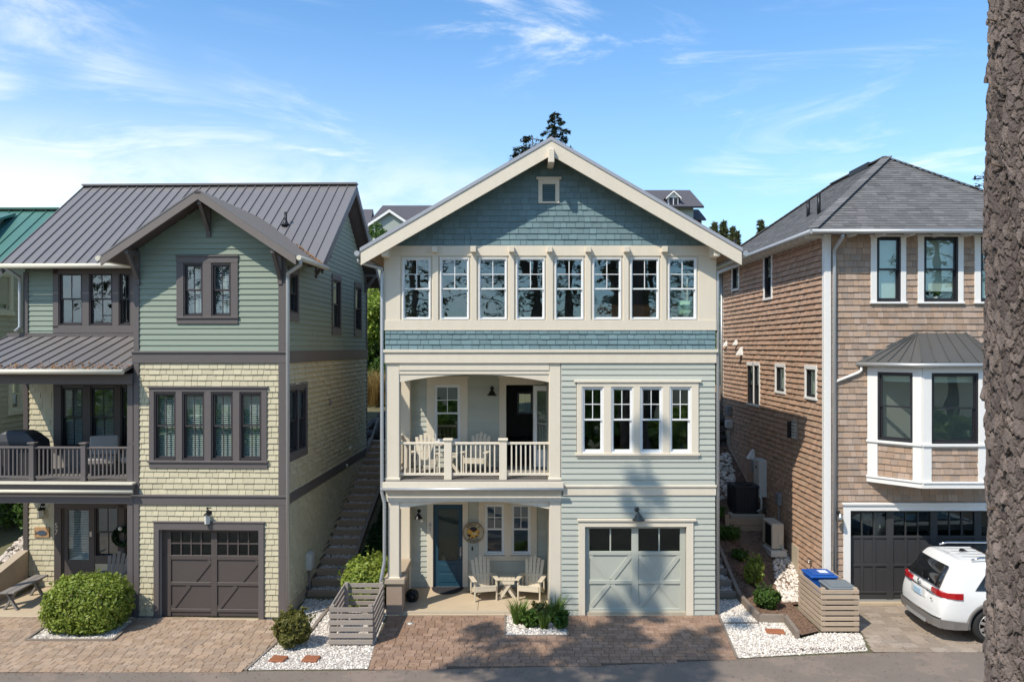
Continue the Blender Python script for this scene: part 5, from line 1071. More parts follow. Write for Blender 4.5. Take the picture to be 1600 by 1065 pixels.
# trims
RH.trim(R0, [(-.04, .12, -.1, EZr - .03)], M['white'], .05, 'corner_board'); RH.trim(RL, [(-.12, .04, -.1, EZr - .03), (-RLEN, -RLEN + .14, 2.6, EZr - .03)], M['white'], .045, 'corner_board')
for w in fw_:
    RH.trim(R0, [(w[0] - .15, w[0], w[2], w[3]), (w[1], w[1] + .13, w[2], w[3]), (w[0] - .17, w[1] + .15, w[3], EZr - .04), (w[0] - .17, w[1] + .15, w[2] - .05, w[2], .08)], M['white'], .05, 'window_trim')
    RH.window(R0, w, M['blacksash'], up=(1, 1), lo=(1, 1), rec=-.01, fw=.045, shade=M['shade'], shade_f=.86 if w is fw_[1] else 1)
for i, w in enumerate(lwn):
    RH.trim(RL, [(w[0] - .09, w[0], w[2], w[3]), (w[1], w[1] + .09, w[2], w[3]), (w[0] - .09, w[1] + .09, w[3], w[3] + .11), (w[0] - .10, w[1] + .10, w[2] - .07, w[2], .07)] if i not in (2, 3) else ([(w[1], w[1] + .09, w[2], w[3]), (w[0] - .02, w[1] + .09, w[3], w[3] + .11), (w[0] - .02, w[1] + .09, w[2] - .07, w[2], .07)] if i == 2 else [(w[0] - .09, w[0], w[2], w[3]), (w[1], w[1] + .07, w[2], w[3]), (w[0] - .09, w[1] + .02, w[3], w[3] + .11), (w[0] - .09, w[1] + .02, w[2] - .07, w[2], .07)]), M['white'], .06, 'window_trim')
    RH.window(RL, w, M['blacksash'], up=(1, 1), lo=(1, 1), rec=-.01, fw=.03, sw=.03, single=i > 3 or i == 1, shade=M['shade'] if i > 3 else None)
# garage
RH.trim(R0, [(rx(1317), rgar[0], -.1, rgar[3]), (rgar[1], rgar[1] + .15, -.1, rgar[3]), (rx(1317), rgar[1] + .15, rgar[3], rz(788)), (rx(1315), rgar[1] + .17, rz(788), rz(784.5), .09)], M['white'], .05, 'door_trim')
gl = [(rx(a), rx(b), 3) for a, b in ((1329, 1388), (1399, 1457), (1468, 1526), (1537, 1595))]; gl = [(gl[0][0] + .02, *gl[0][1:]), *gl[1:], ]
gd = garage_door(RH, R0, (rgar[0], rgar[1], -.02, rgar[3]), M['garagegrey'], gl, .12, [rz(800), rz(838)], [(rz(842), rz(838)), (rz(886), rz(882)), (rz(928), rz(925))], [], M['glassdk'], 0)
m = MB()
for l in gl:
    for i in (1, 2):
        xx = l[0] + (l[1] - l[0]) * i / 3
        m.box(xx - .035, xx + .035, .095, .121, rz(882), rz(842)); m.box(xx - .035, xx + .035, .095, .121, rz(925), rz(886))
m.build('door_mullion', M['garagegrey'], gd)
RH.part(MB().box(rx(1317), rgar[1] + .1, -.14, .02, -.15, -.035), 'door_sill', M['concrete'], R0)
# bay window
bz0, bz1 = rz(757, -.5), rz(571, -.5); P = [(rx(1357), 0.0), (rx(1441, -.95), -.95), (rx(1538, -.95), -.95)]; wd = P[1][0] - P[0][0]; P.append((P[2][0] + wd, 0.0))
bay = RH.part(MB().prism_y([(P[0][0], bz0 + .02), (P[3][0], bz0 + .02), (P[3][0], bz0 + .06), (P[0][0], bz0 + .06)], -.02, .0), 'bay_window', M['white'])
m = MB(); n = len(P); vs = [(x, y, bz0 + .1) for x, y in P] + [(x, y, bz0 + .14) for x, y in P]; m.add(vs, [(0, 1, 2, 3), (7, 6, 5, 4)] + [(i, (i + 1) % 4, (i + 1) % 4 + 4, i + 4) for i in range(4)]); m.build('bay_floor', M['white'], bay)
for i in range(3):
    (ax, ay), (bx_, by) = P[i], P[i + 1]; ln = math.hypot(bx_ - ax, by - ay); T = Tz(ax, ay, 0, math.atan2(by - ay, bx_ - ax)); BF = Face(RH.world, T)
    zs0, zs1 = rz(690, -.6), rz(581.5, -.6); zp0, zp1 = rz(747, -.6), rz(697, -.6)
    tl = .20 if i != 0 else .24; wr_ = (tl, ln - tl + .04, zs0, zs1)
    wl = RH.wall(BF, 0, ln, bz0 + .14, bz1, [wr_], M['white'], th=.1)
    RH.trim(BF, [(-.01, tl, bz0, bz1), (wr_[1], ln + .01, bz0, bz1), (tl, wr_[1], zs1, bz1), (-.02, ln + .02, zs0 - .06, zs0, .09), (-.02, ln + .02, bz0, zp0 - .03, .07), (-.02, ln + .02, zp0 - .05, zp0 - .01, .10)], M['white'], .05, 'bay_trim')
    RH.window(BF, wr_, M['blacksash'], up=(1, 1), lo=(1, 1), rec=-.01, fw=.045, shade=M['shade'], shade_f=.12)
    RH.courses(BF, wl, tl, wr_[1], zp0, zp1, .155, M['cedar'], shingle=(.09, .24), name='shingle', stuffname='small_shingles', th=.028, pri=1.3)
# bay roof
o_ = .16; er = [(P[0][0] - .30, 0.0), (P[1][0] - .10, P[1][1] - o_), (P[2][0] + .10, P[2][1] - o_), (P[3][0] + .30, 0.0)]; ze = rz(565, -.6); zr = rz(519, 0) - .02
rt = [(rx(1433), -.02), (rx(1506), -.02)]
brf = RH.part(MB().add([(*er[0], ze), (*er[1], ze), (*er[2], ze), (*er[3], ze), (*er[0], ze - .05), (*er[1], ze - .05), (*er[2], ze - .05), (*er[3], ze - .05)], [(0, 1, 2, 3), (7, 6, 5, 4), (0, 4, 5, 1), (1, 5, 6, 2), (2, 6, 7, 3)]), 'bay_roof', M['roofdark'])
def bay_panel(a, b, c, d, n):
    a, b, c, d = map(Vector, (a, b, c, d)); up = (b - a).cross(d - a).normalized(); up = up if up.z > 0 else -up
    for i in range(n):
        q = MB(); p0, p1, p2, p3 = a.lerp(b, i / n), a.lerp(b, (i + 1) / n), d.lerp(c, (i + 1) / n), d.lerp(c, i / n)
        q.add([p0, p1, p2, p3, p0 - up * .03, p1 - up * .03, p2 - up * .03, p3 - up * .03], [(0, 1, 2, 3), (7, 6, 5, 4), (0, 4, 5, 1), (1, 5, 6, 2), (2, 6, 7, 3), (3, 7, 4, 0)]); q.bar(p0 + up * .015, p3 + up * .015, .02, .03); q.build('roof_panel', M['roofdark'], brf)
bay_panel((*er[0], ze), (*er[1], ze), (rt[0][0], rt[0][1], zr), (rt[0][0] - .02, rt[0][1], zr), 6)
bay_panel((*er[1], ze), (*er[2], ze), (rt[1][0], rt[1][1], zr), (rt[0][0], rt[0][1], zr), 5)
bay_panel((*er[2], ze), (*er[3], ze), (rt[1][0] + .02, rt[1][1], zr), (rt[1][0], rt[1][1], zr), 6)
m = MB(); m.tube([(er[0][0], er[0][1], ze - .07), (er[1][0] - .02, er[1][1] - .04, ze - .07), (er[2][0], er[2][1] - .04, ze - .07), (er[3][0], er[3][1], ze - .07)], .05, 8); m.build('gutter', M['galv'], brf)
m = MB(); m.tube([(er[0][0] + .1, -.06, ze - .1), (er[0][0] + .1, -.06, ze - .22), (er[0][0] + .02, -.06, ze - .28), (.22, -.06, ze - .5)], .035, 8); m.build('downspout', M['white'], brf)
m = MB(); m.tube([(.22, -OHr + .0, EZr - .08), (.22, -OHr + .02, EZr - .16), (.18, -.1, EZr - .42), (.18, -.09, EZr - .6), (.18, -.09, .05)], .045, 8); RH.part(m, 'downspout', M['galv'])
RH.part(MB().tube([(-.09, RLEN - .1, EZr - .1), (-.09, RLEN - .1, 2.9)], .045, 8), 'downspout', M['galv'])
RH.finish()
# small plant on the window sill and reading lamp behind the bay
pp = thing('potted_plant', 'small green potted plant on the sill of the middle upper window of the cedar house', 'plant', R0.Mw @ Vector((rx(1469), .2, rz(470))))
MB().lathe([(0, 0), (.06, 0), (.075, .13), (.06, .13), (0, .12)], 12).build('pot', M['white'], pp)
lp = thing('table_lamp', 'lamp with pale shade behind the front bay window of the cedar house', 'lamp', R0.Mw @ Vector((rx(1488), .35, rz(688))))
MB().lathe([(0, 0), (.1, 0), (.1, .02), (.015, .03), (.015, .5), (0, .5)], 12).build('lamp_base', M['iron'], lp); MB().lathe([(.17, .46), (.12, .74)], 16).build('lamp_shade', M['blind'], lp)
lt = thing('wall_lamp', 'bronze bell shaped wall lamp beside the charcoal garage door of the cedar house', 'lamp', R0.Mw @ Vector((rx(1308), -.03, rz(800))))
MB().lathe([(0, 0), (.05, 0), (.05, .02), (0, .02)], 12, Mx=Matrix.Rotation(R(90), 4, 'X')).build('wall_plate', M['bronze'], lt); MB().tube([(0, -.02, 0), (0, -.1, .07), (0, -.16, .04), (0, -.16, 0)], .011, 6).build('arm', M['bronze'], lt); MB().lathe([(0, .02), (.03, .01), (.06, -.08), (.085, -.17), (.07, -.16), (0, -.02)], 14, 0, -.16).build('lamp_shade', M['nickel'], lt)
# ------------------------------------------------------------------ far houses
FG = House('house', 'beige lap sided house with a green metal roof at the far left edge', (-15.1, 7.05, 0)); GE = FG.face(0, 0, R(90))
def sg_(px0, py0, px1, py1): a, b = GE.at(px0, py0), GE.at(px1, py0); pm = (px0 + px1) / 2; return (a[0], b[0], GE.at(pm, py1)[1], GE.at(pm, py0)[1])
gw = [sg_(-12, 430, 14, 485), sg_(17, 590, 32, 640)]
wg = FG.wall(GE, -4.6, 4.6, 1.2, 7.6, gw, M['interior'])
m = MB(); m.prism_x([(-4.6, 7.6), (4.6, 7.6), (0, 10.5)], -.15, 0); FG.part(m, 'gable_wall', M['farwall']); FG.wall(FG.face(0, -4.6, 0), -8, -.15, 1, 7.6, [], M['farwall'])
def gcl(z): h = (10.5 - z) / .63 if z > 7.6 else 4.6; return (-h, h) if h > .1 else None
FG.courses(GE, wg, -4.6, 4.6, 1.2, 10.3, .16, M['farwall'], holes=gw, trims=[(w[0] - .15, w[1] + .15, w[2] - .15, w[3] + .15) for w in gw], clip=gcl, name='clapboard')
for w in gw:
    FG.trim(GE, [(w[0] - .15, w[0], w[2], w[3]), (w[1], w[1] + .15, w[2], w[3]), (w[0] - .15, w[1] + .15, w[3], w[3] + .16), (w[0] - .18, w[1] + .18, w[2] - .14, w[2], .08)], M['farcream'], .05, 'window_trim'); FG.window(GE, w, M['farcream'], up=(2, 1), rec=-.01)
m = MB(); m.box(-8, -.16, -4.4, 4.4, 4.4, 4.6); FG.part(m, 'floor', M['floorwood'])
fr_ = seam_roof(FG, (-7.9, -3.1, 8.52), (.4, -3.1, 8.52), (-7.9, 0, 10.78), (.4, 0, 10.78), .40, M['roofgreen'])
m = MB(); slab(m, (-7.9, 5.2, 7.0), (.4, 5.2, 7.0), (.4, 0, 10.78), (-7.9, 0, 10.78), .06); slab(m, (-7.9, -5.2, 7.0), (.4, -5.2, 7.0), (.4, -3.1, 8.50), (-7.9, -3.1, 8.50), .05); m.build('back_slope', M['roofgreen'], fr_)
MB().prism_x([(-5.2, 6.95), (-5.2, 6.75), (0, 10.5), (5.2, 6.75), (5.2, 6.95), (0, 10.72)], .34, .39).build('barge_board', M['farcream'], fr_); MB().bar((-7.9, 0, 10.82), (.42, 0, 10.82), .3, .05).build('ridge_cap', M['roofgreen'], fr_)
dm = MB(); dm.prism_x([(-1.9, 9.0), (-1.9, 9.9), (-.6, 10.45), (-.6, 9.9)], -3.6, -1.05); d_ = FG.part(dm, 'dormer', M['farwall'])
m = MB(); slab(m, (-3.8, -2.25, 9.95), (-.8, -2.25, 9.95), (-.8, -.4, 10.62), (-3.8, -.4, 10.62), .08); m.build('dormer_roof', M['roofgreen'], d_)
FG.finish(60)

def far_house(label, loc, parts):
    t = thing('house', label, 'house', loc); 
    for nm, mb, mt in parts: mb.build(nm, M[mt], t)
    return t
# grey house with white rake behind, between the left and middle houses (60 m away)
D = 60; p = lambda px, py, d=D: at(px, py, d)
a, b = p(598, 321), p(700, 319); e = p(575, 352)
q0 = p(608, 332); gl_, gr_ = p(578, 355), p(632, 349)
w = MB(); w.box(a.x - 1.4, b.x + 4, a.y - 2.6, a.y + 5, 10.5, 14.9)
rf_ = MB(); slab(rf_, (a.x - 1.0, a.y - 3.2, 14.6), (b.x + 4, a.y - 3.2, 14.6), (b.x + 4, a.y, a.z), (a.x, a.y, a.z), .15); slab(rf_, (a.x - 1.0, a.y + 6, 14.6), (b.x + 4, a.y + 6, 14.6), (b.x + 4, a.y, a.z), (a.x, a.y, a.z), .15)
yg = a.y - 4.2; s_ = (D - 4.2) / D; cx_ = -9.25 * s_ ; zap = 15.95
gw_ = MB(); gw_.prism_y([(cx_ - 1.15, 10.5), (cx_ + 1.15, 10.5), (cx_ + 1.15, zap - .95), (cx_, zap - .18), (cx_ - 1.15, zap - .95)], yg + .3, yg + 3)
rk = MB(); rk.prism_y([(cx_, zap), (cx_ + 1.5, zap - 1.0), (cx_ + 1.5, zap - 1.2), (cx_, zap - .2), (cx_ - 1.5, zap - 1.2), (cx_ - 1.5, zap - 1.0)], yg, yg + .12)
gr2 = MB(); gr2.prism_y([(cx_, zap + .06), (cx_ + 1.55, zap - .97), (cx_ + 1.55, zap - 1.02), (cx_, zap), (cx_ - 1.55, zap - 1.02), (cx_ - 1.55, zap - .97)], yg, yg + 4)
far_house('distant grey house with a white raked gable behind the blue house roof', (0, 0, 0), [('wall', w, 'sagefar'), ('roof', rf_, 'slateroof'), ('gable_wall', gw_, 'sagefar'), ('gable_rake', rk, 'white'), ('gable_roof', gr2, 'slateroof'), ('corner_board', MB().box(cx_ - 1.2, cx_ - 1.02, yg + .2, yg + .3, 10.5, zap - .95), 'white')])
a = p(583, 327, 66); w = MB(); w.box(a.x - 3, a.x - .15, a.y - 2.5, a.y + 2.5, 11, 14.8); w.prism_x([(a.y - 2.5, 14.8), (a.y + 2.5, 14.8), (a.y, a.z - .2)], a.x - .4, a.x - .15)
rf_ = MB(); slab(rf_, (a.x - 4, a.y - 3, 14.6), (a.x, a.y - 3, 14.6), (a.x, a.y, a.z), (a.x - 4, a.y, a.z), .15); slab(rf_, (a.x - 4, a.y + 3, 14.6), (a.x, a.y + 3, 14.6), (a.x, a.y, a.z), (a.x - 4, a.y, a.z), .15)
far_house('distant tan house with slate roof just right of the green gable', (0, 0, 0), [('wall', w, 'tanfar'), ('roof', rf_, 'slateroof')])
# slate roof with white dormer behind the right slope
A = p(1004, 299); B = p(1078, 297); C_ = p(1083, 326); zl = C_.z - .2
w = MB(); w.box(A.x - 4, B.x - .1, A.y - 1.6, A.y + 4, 11, zl + .2)
rf_ = MB(); slab(rf_, (A.x - 4, A.y - 2.2, zl), (C_.x + .3, A.y - 2.2, zl), (B.x, A.y, B.z), (A.x - 4, A.y, B.z), .15); slab(rf_, (A.x - 4, A.y + 5, zl - 1), (C_.x + .3, A.y + 5, zl - 1), (B.x, A.y, B.z), (A.x - 4, A.y, B.z), .15)
dc = p(1052, 310, D - 2); dx = dc.x; dzp = p(0, 298, D - 2).z; dzb = p(0, 324, D - 2).z; dy = A.y - 2.0
dw = MB(); dw.prism_y([(dx - .36, dzb), (dx + .36, dzb), (dx + .36, dzp - .45), (dx, dzp - .12), (dx - .36, dzp - .45)], dy, dy + 2)
dr_ = MB(); dr_.prism_y([(dx, dzp), (dx + .56, dzp - .52), (dx + .56, dzp - .64), (dx, dzp - .12), (dx - .56, dzp - .64), (dx - .56, dzp - .52)], dy - .2, dy + .0)
dr2 = MB(); dr2.prism_y([(dx, dzp + .05), (dx + .6, dzp - .5), (dx + .6, dzp - .53), (dx, dzp + .01), (dx - .6, dzp - .53), (dx - .6, dzp - .5)], dy - .2, dy + 2)
dwin = MB().box(dx - .30, dx - .04, dy - .03, dy, dzb + .12, dzp - .5).box(dx + .04, dx + .30, dy - .03, dy, dzb + .12, dzp - .5)
wing = MB(); wz = p(0, 326).z; slab(wing, (C_.x - .1, A.y - 1, wz - .95), (C_.x + .75, A.y - 1, wz - .95), (C_.x + .55, A.y + .6, wz + .05), (C_.x - .1, A.y + .6, wz + .05), .12); wing.box(C_.x - .1, C_.x + .5, A.y - .6, A.y + 1, 11, wz - .7)
rk2 = p(1007, 295, D + 1); 
far_house('distant slate roofed house with a small white dormer behind the blue house roof', (0, 0, 0), [('wall', w, 'sagefar'), ('roof', rf_, 'slateroof'), ('dormer', dw, 'white'), ('dormer_rake', dr_, 'white'), ('dormer_roof', dr2, 'slateroof'), ('dormer_window', dwin, 'blacksash'), ('side_wing', wing, 'slateroof'), ('chimney', MB().cbox(A.x - .4, A.x + .5, A.y + 1.5, A.y + 2.2, A.z - 1, A.z + .25, .05), 'white')])

# ------------------------------------------------------------------ plants
def leaves(name, P, Nrm, size, mat, parent=None, aspect=0.5, fold=0.25, seed=0, T=None, updroop=None):
    """one mesh of many small leaves: P positions, Nrm facing, size per leaf"""
    rs = np.random.RandomState(seed); n = len(P); Nn = Nrm / (np.linalg.norm(Nrm, axis=1, keepdims=True) + 1e-9)
    r = rs.normal(size=(n, 3)); 
    if updroop is not None: r = r * .6 + updroop
    t = np.cross(Nn, r); t /= (np.linalg.norm(t, axis=1, keepdims=True) + 1e-9); b = np.cross(Nn, t); s = np.broadcast_to(np.asarray(size, float).reshape(-1, 1), (n, 1))
    V = np.stack([P - t * s, P + b * s * aspect + Nn * s * fold, P + t * s, P - b * s * aspect + Nn * s * fold], 1)
    F = np.array([(0, 1, 2), (0, 2, 3)])[None] + np.arange(n)[:, None, None] * 4
    return link(name, np_mesh(name, V.reshape(-1, 3), F.reshape(-1, 3), mat), parent, T)
def shrub(name, label, loc, rad, n, leaf, mat, seed=1, lumps=26, boxy=2.0, cat='shrub', group=None, stems=True, depth=.30, tuft=1.0):
    rs = np.random.RandomState(seed); t = thing(name, label, cat, loc, 0, group); rx_, ry_, rz_ = rad
    d = rs.normal(size=(n, 3)); d /= np.linalg.norm(d, axis=1, keepdims=True)
    ce = rs.normal(size=(lumps, 3)); ce /= np.linalg.norm(ce, axis=1, keepdims=True); 
    dots = d @ ce.T; bump = np.max(dots, axis=1)              # nearest lump centre
    k = (np.abs(d) ** boxy).sum(1) ** (-1 / boxy)
    r = k * (0.66 + 0.40 * (bump - .72) / .28 * .9) * (1 - depth * rs.beta(1.1, 3.0, n)) * (1 + rs.normal(size=n) * .025)
    P = d * r[:, None] * np.array([rx_, ry_, rz_]) + (0, 0, rz_ * .96); keep = P[:, 2] > 0.01; P = P[keep]; d = d[keep]
    Nn = d * .75 + rs.normal(size=d.shape) * .55 + (0, 0, .35)
    m2 = MB()
    for i in range(int(14 + 16 * rx_)):          # stray shoots
        e = rs.normal(size=3); e[2] = abs(e[2]) + .25; e /= np.linalg.norm(e); L_ = rs.uniform(1.0, 1.28); a_ = e * np.array([rx_, ry_, rz_]) * .75 + (0, 0, rz_ * .96); b_ = e * np.array([rx_, ry_, rz_]) * L_ + (0, 0, rz_ * .96 + rs.uniform(0, .06)); k = 10
        u = rs.uniform(.2, 1, k)[:, None]; P = np.concatenate([P, a_ + (b_ - a_) * u + rs.normal(size=(k, 3)) * leaf * .35]); Nn = np.concatenate([Nn, rs.normal(size=(k, 3)) + e]); m2.tube([tuple(a_), tuple(b_)], [.005, .002], 4)
    leaves('foliage', P, Nn, rs.uniform(leaf * .5, leaf * 1.35, len(P)) * tuft, mat, t, .55, .22, seed)
    m2.build('shoots', M['twig'], t)
    if stems:
        m = MB()
        for i in range(9):
            a = rs.uniform(0, 6.28); e = rs.uniform(.3, .75); m.tube([(rs.uniform(-.05, .05), rs.uniform(-.05, .05), 0), (math.cos(a) * rx_ * e * .5, math.sin(a) * ry_ * e * .5, rz_ * .8), (math.cos(a) * rx_ * e, math.sin(a) * ry_ * e, rz_ * 1.5)], [.018, .012, .005], 5)
        m.build('stems', M['twig'], t)
    return t
shrub('clipped_shrub', 'large clipped bright green shrub in the white gravel bed before the left porch', (-9.52, -1.0, 0), (.92, .60, .62), 12500, .044, M['leafbright'], 1, 60, 3.2, depth=.42)
shrub('round_shrub', 'small rounded yellow green shrub in white gravel beside the two rust slabs', (-4.63, -2.05, 0), (.40, .38, .40), 2600, .048, M['leafyellow'], 2, 16, depth=.5)
shrub('hedge_shrub', 'bright green shrub behind the slatted enclosure beside the blue house corner', (-3.55, .85, .0), (.60, .95, .60), 7500, .052, M['leafbright'], 3, 30, 2.6, depth=.42)
# ground cover on the slope between the houses
rs = np.random.RandomState(5); n = 15000; xx = rs.uniform(-4.05, -3.06, n); yy = rs.uniform(1.4, 6.0, n); xx = np.minimum(xx + (yy - 1.4) * .04 * 0, -3.06); zz = hgt(xx, yy) + rs.beta(2, 1.6, n) * (.30 + .25 * np.sin(yy * 2.1 + xx * 3) ** 2) + .02
k = xx > -4.1 + np.maximum(0, yy - 2) * .09
o = leaves('ground_cover', np.stack([xx, yy, zz], -1)[k], rs.normal(size=(n, 3))[k] * .6 + (0, -.2, 1), rs.uniform(.03, .06, n)[k], M['leafdark'], None, .6, .2, 5); tag(o, kind='stuff')
def tree_crown(t, centres, radii, n, leaf, mat, seed):
    rs = np.random.RandomState(seed); P = []; Nn = []
    for c, r in zip(centres, radii):
        k = int(n * r ** 2 / sum(q ** 2 for q in radii)); d = rs.normal(size=(k, 3)); d /= np.linalg.norm(d, axis=1, keepdims=True)
        P.append(np.array(c) + d * (r * (1 - .45 * rs.beta(1, 2.2, k)) * (1 + .12 * rs.normal(size=k)))[:, None] * (1, 1, .85)); Nn.append(d * .7 + rs.normal(size=(k, 3)) * .6 + (0, 0, .4))
    P = np.concatenate(P); return leaves('foliage', P, np.concatenate(Nn), rs.uniform(leaf * .6, leaf * 1.3, len(P)), mat, t, .55, .25, seed)
def broadleaf(name, label, loc, H, rad, n, leaf, mat, seed, group=None, cat='tree', k=16, low=.25):
    rs = np.random.RandomState(seed); t = thing(name, label, cat, loc, 0, group); cs = []; rr = []; m = MB()
    m.tube([(0, 0, -.3), (.05, .02, H * .3), (-.04, .04, H * .7)], [.11, .08, .03], 7)
    for i in range(k):
        a = rs.uniform(0, 6.28); q = rs.uniform(.2, .8); z = H * rs.uniform(low, .88); f = math.sin(math.pi * min(1, max(.12, (z / H - low * .5)))) * .5 + .5
        c = (math.cos(a) * rad * q * f, math.sin(a) * rad * q * f, z); cs.append(c); rr.append(rad * rs.uniform(.28, .46)); m.tube([(0, 0, z * .55), (c[0] * .6, c[1] * .6, z * .85), c], [.04, .025, .01], 5)
    m.build('trunk', M['twig'], t); tree_crown(t, cs, rr, n, leaf, mat, seed); return t
broadleaf('hillside_bush', 'tall lime green leafy bush on the slope between the green and blue houses', (-5.9, 15.6, H1(-5.9, 15.6)), 5.0, 1.9, 15000, .085, M['leaflime'], 11, low=.12, k=22)
broadleaf('hillside_bush', 'darker leafy bush lower behind the lime green one between the green and blue houses', (-5.3, 14.3, H1(-5.3, 14.3)), 2.6, 1.3, 7000, .07, M['leafmid'], 12, low=.12)
broadleaf('hillside_bush', 'green leafy bush on the slope behind the gap between the blue and cedar houses', (8.15, 13.4, H1(8.15, 13.4)), 4.9, 1.6, 11000, .085, M['leaflime'], 13, low=.1, k=20)
broadleaf('hillside_bush', 'low green bush under the taller one behind the gap beside the cedar house', (7.2, 11.6, H1(7.2, 11.6)), 2.2, 1.0, 5000, .065, M['leafmid'], 14, low=.1)
broadleaf('hillside_bush', 'dark green bush beside the left porch of the green house', (-13.9, 4.2, H1(-13.9, 4.2)), 2.5, 1.25, 9000, .06, M['leafmid'], 15, low=.1, k=18)
tp = at(603, 350, 52); broadleaf('hillside_bush', 'small leafy bush in front of the distant grey house with the white raked gable', (tp.x, tp.y, H1(tp.x, tp.y)), tp.z - H1(tp.x, tp.y) + .3, 1.3, 3500, .10, M['leafmid'], 16, low=.5)
# rocks, dry grass
def boulder(loc, s, seed):
    rs = np.random.RandomState(seed); bm = bmesh.new(); bmesh.ops.create_icosphere(bm, subdivisions=2, radius=1)
    for v in bm.verts: v.co = v.co * (1 + .16 * math.sin(v.co.x * 3 + seed) * math.cos(v.co.y * 2.7 + seed * 2) + rs.normal() * .05); v.co.x *= s[0]; v.co.y *= s[1]; v.co.z *= s[2]
    me = bpy.data.meshes.new('boulder'); bm.to_mesh(me); bm.free(); me.materials.append(M['rock']); o = link('boulder', me); o.location = loc; o.rotation_euler = (rs.uniform(-.3, .3), rs.uniform(-.3, .3), rs.uniform(0, 6)); return o
for i, (x_, y_, s) in enumerate(((-4.75, 9.7, .38), (-4.45, 9.9, .45), (-4.95, 10.2, .42), (-4.4, 10.5, .5), (-5.15, 9.6, .3), (-4.7, 10.8, .45))):
    tag(boulder((x_, y_, H1(x_, y_) + s * .35), (s, s * .8, s * .7), i), 'dark boulder in the rock pile at the top of the wooden steps', 'boulder', 'boulders at the top of the steps')
k_ = 0
for r_ in range(4):
    for c_ in range(3):
        x_ = 7.0 + c_ * .33 + (r_ % 2) * .12; y_ = 9.75 + r_ * .10; s = .25
        tag(boulder((x_, y_, 2.75 + r_ * .30), (s * 1.1, s * .9, s * .75), 20 + k_), 'dark boulder stacked in the dry stone wall behind the condenser', 'boulder', 'boulders of the dark dry stone wall'); k_ += 1
def grass(name, label, loc, rad, h, n, mat, seed, w=.012, cat='grass tuft', group=None, lean=.5):
    rs = np.random.RandomState(seed); a = rs.uniform(0, 6.28, n); q = np.sqrt(rs.uniform(0, 1, n)) * rad; B = np.stack([np.cos(a) * q, np.sin(a) * q, np.zeros(n)], -1); hh = h * rs.uniform(.55, 1.1, n); dr = np.stack([np.cos(a + rs.normal(size=n) * .7), np.sin(a + rs.normal(size=n) * .7), np.zeros(n)], -1) * (hh * lean * rs.uniform(.3, 1.2, n))[:, None]
    mid = B + dr * .35 + np.stack([0 * hh, 0 * hh, hh * .6], -1); tip = B + dr + np.stack([0 * hh, 0 * hh, hh], -1); sd_ = np.stack([-np.sin(a + 1), np.cos(a + 1), 0 * a], -1) * w
    V = np.stack([B - sd_, B + sd_, mid + sd_ * .8, mid - sd_ * .8, tip], 1); F = np.concatenate([np.array([(0, 1, 2), (0, 2, 3), (3, 2, 4)])[None] + np.arange(n)[:, None, None] * 5]).reshape(-1, 3)
    t = thing(name, label, cat, loc, 0, group); link('blades', np_mesh('blades', V.reshape(-1, 3), F, mat), t); return t
for i, (x_, y_) in enumerate(((-5.5, 12.7), (-5.1, 13.0), (-5.9, 13.1), (-4.8, 12.8))):
    grass('dry_grass', 'clump of tall straw coloured grass on the slope above the boulders', (x_, y_, H1(x_, y_)), .45, 1.3, 420, M['drygrass'], 30 + i, .014, 'grass', 'dry grass above the boulders', .35)
grass('strap_leaf_plant', 'green strap leaf clump at the left end of the small planter before the porch', (.14, -.62, 0), .10, .58, 170, M['blade'], 40, .013, 'plant'); grass('strap_leaf_plant', 'tall strap leaf clump at the right end of the small planter beside the column', (.98, -.50, 0), .12, .62, 190, M['blade'], 41, .013, 'plant')
grass('strap_leaf_plant', 'thin strap leaf clump in the centre front of the small planter', (.72, -.95, 0), .07, .42, 80, M['blade'], 42, .011, 'plant')
shrub('low_plant', 'low leafy plant at the front of the small planter left of the centre', (.42, -.85, 0), (.22, .20, .19), 500, .055, M['leafmid'], 43, 9, depth=.7, stems=False, cat='plant'); shrub('low_plant', 'yellow green leafy plant in the middle of the small planter', (.62, -.45, 0), (.27, .20, .19), 600, .055, M['leafyellow'], 44, 9, depth=.7, stems=False, cat='plant'); shrub('low_plant', 'leafy green plant at the front right corner of the small planter', (1.07, -.98, 0), (.20, .18, .20), 500, .055, M['leafmid'], 45, 9, depth=.7, stems=False, cat='plant')
shrub('garden_shrub', 'bright green feathery shrub in the mulch behind the timber edging', (6.15, .35, .05), (.33, .33, .27), 2600, .035, M['leafmid'], 46, 12)
shrub('garden_shrub', 'taller loose lime green shrub in the mulch beside the wooden steps', (6.25, 1.75, .1), (.26, .26, .42), 900, .045, M['leafbright'], 47, 12, depth=.6)
for i, (x_, y_, s) in enumerate(((5.95, 4.6, .28), (6.1, 3.6, .30), (5.9, 5.9, .26), (6.2, 2.8, .2))):
    shrub('fern', ('dark fern in the shaded mulch nearest the retaining boards', 'dark fern in the mulch halfway up the bank beside the blue house', 'uppermost dark fern in the mulch bank below the stone wall', 'lowest and smallest dark fern in the mulch bank')[i], (x_, y_, H1(x_, y_) + .05), (s * 1.2, s * 1.2, s * .7), 900, .045, M['leafmid'], 50 + i, 9, cat='fern', group='ferns in the shaded mulch', stems=False, depth=.6)
stones('grey_stones', [(-13.9, 2.6), (-12.75, 2.6), (-12.75, 6.5), (-13.9, 6.5)], 900, .10, M['greystone'], 9, .05)
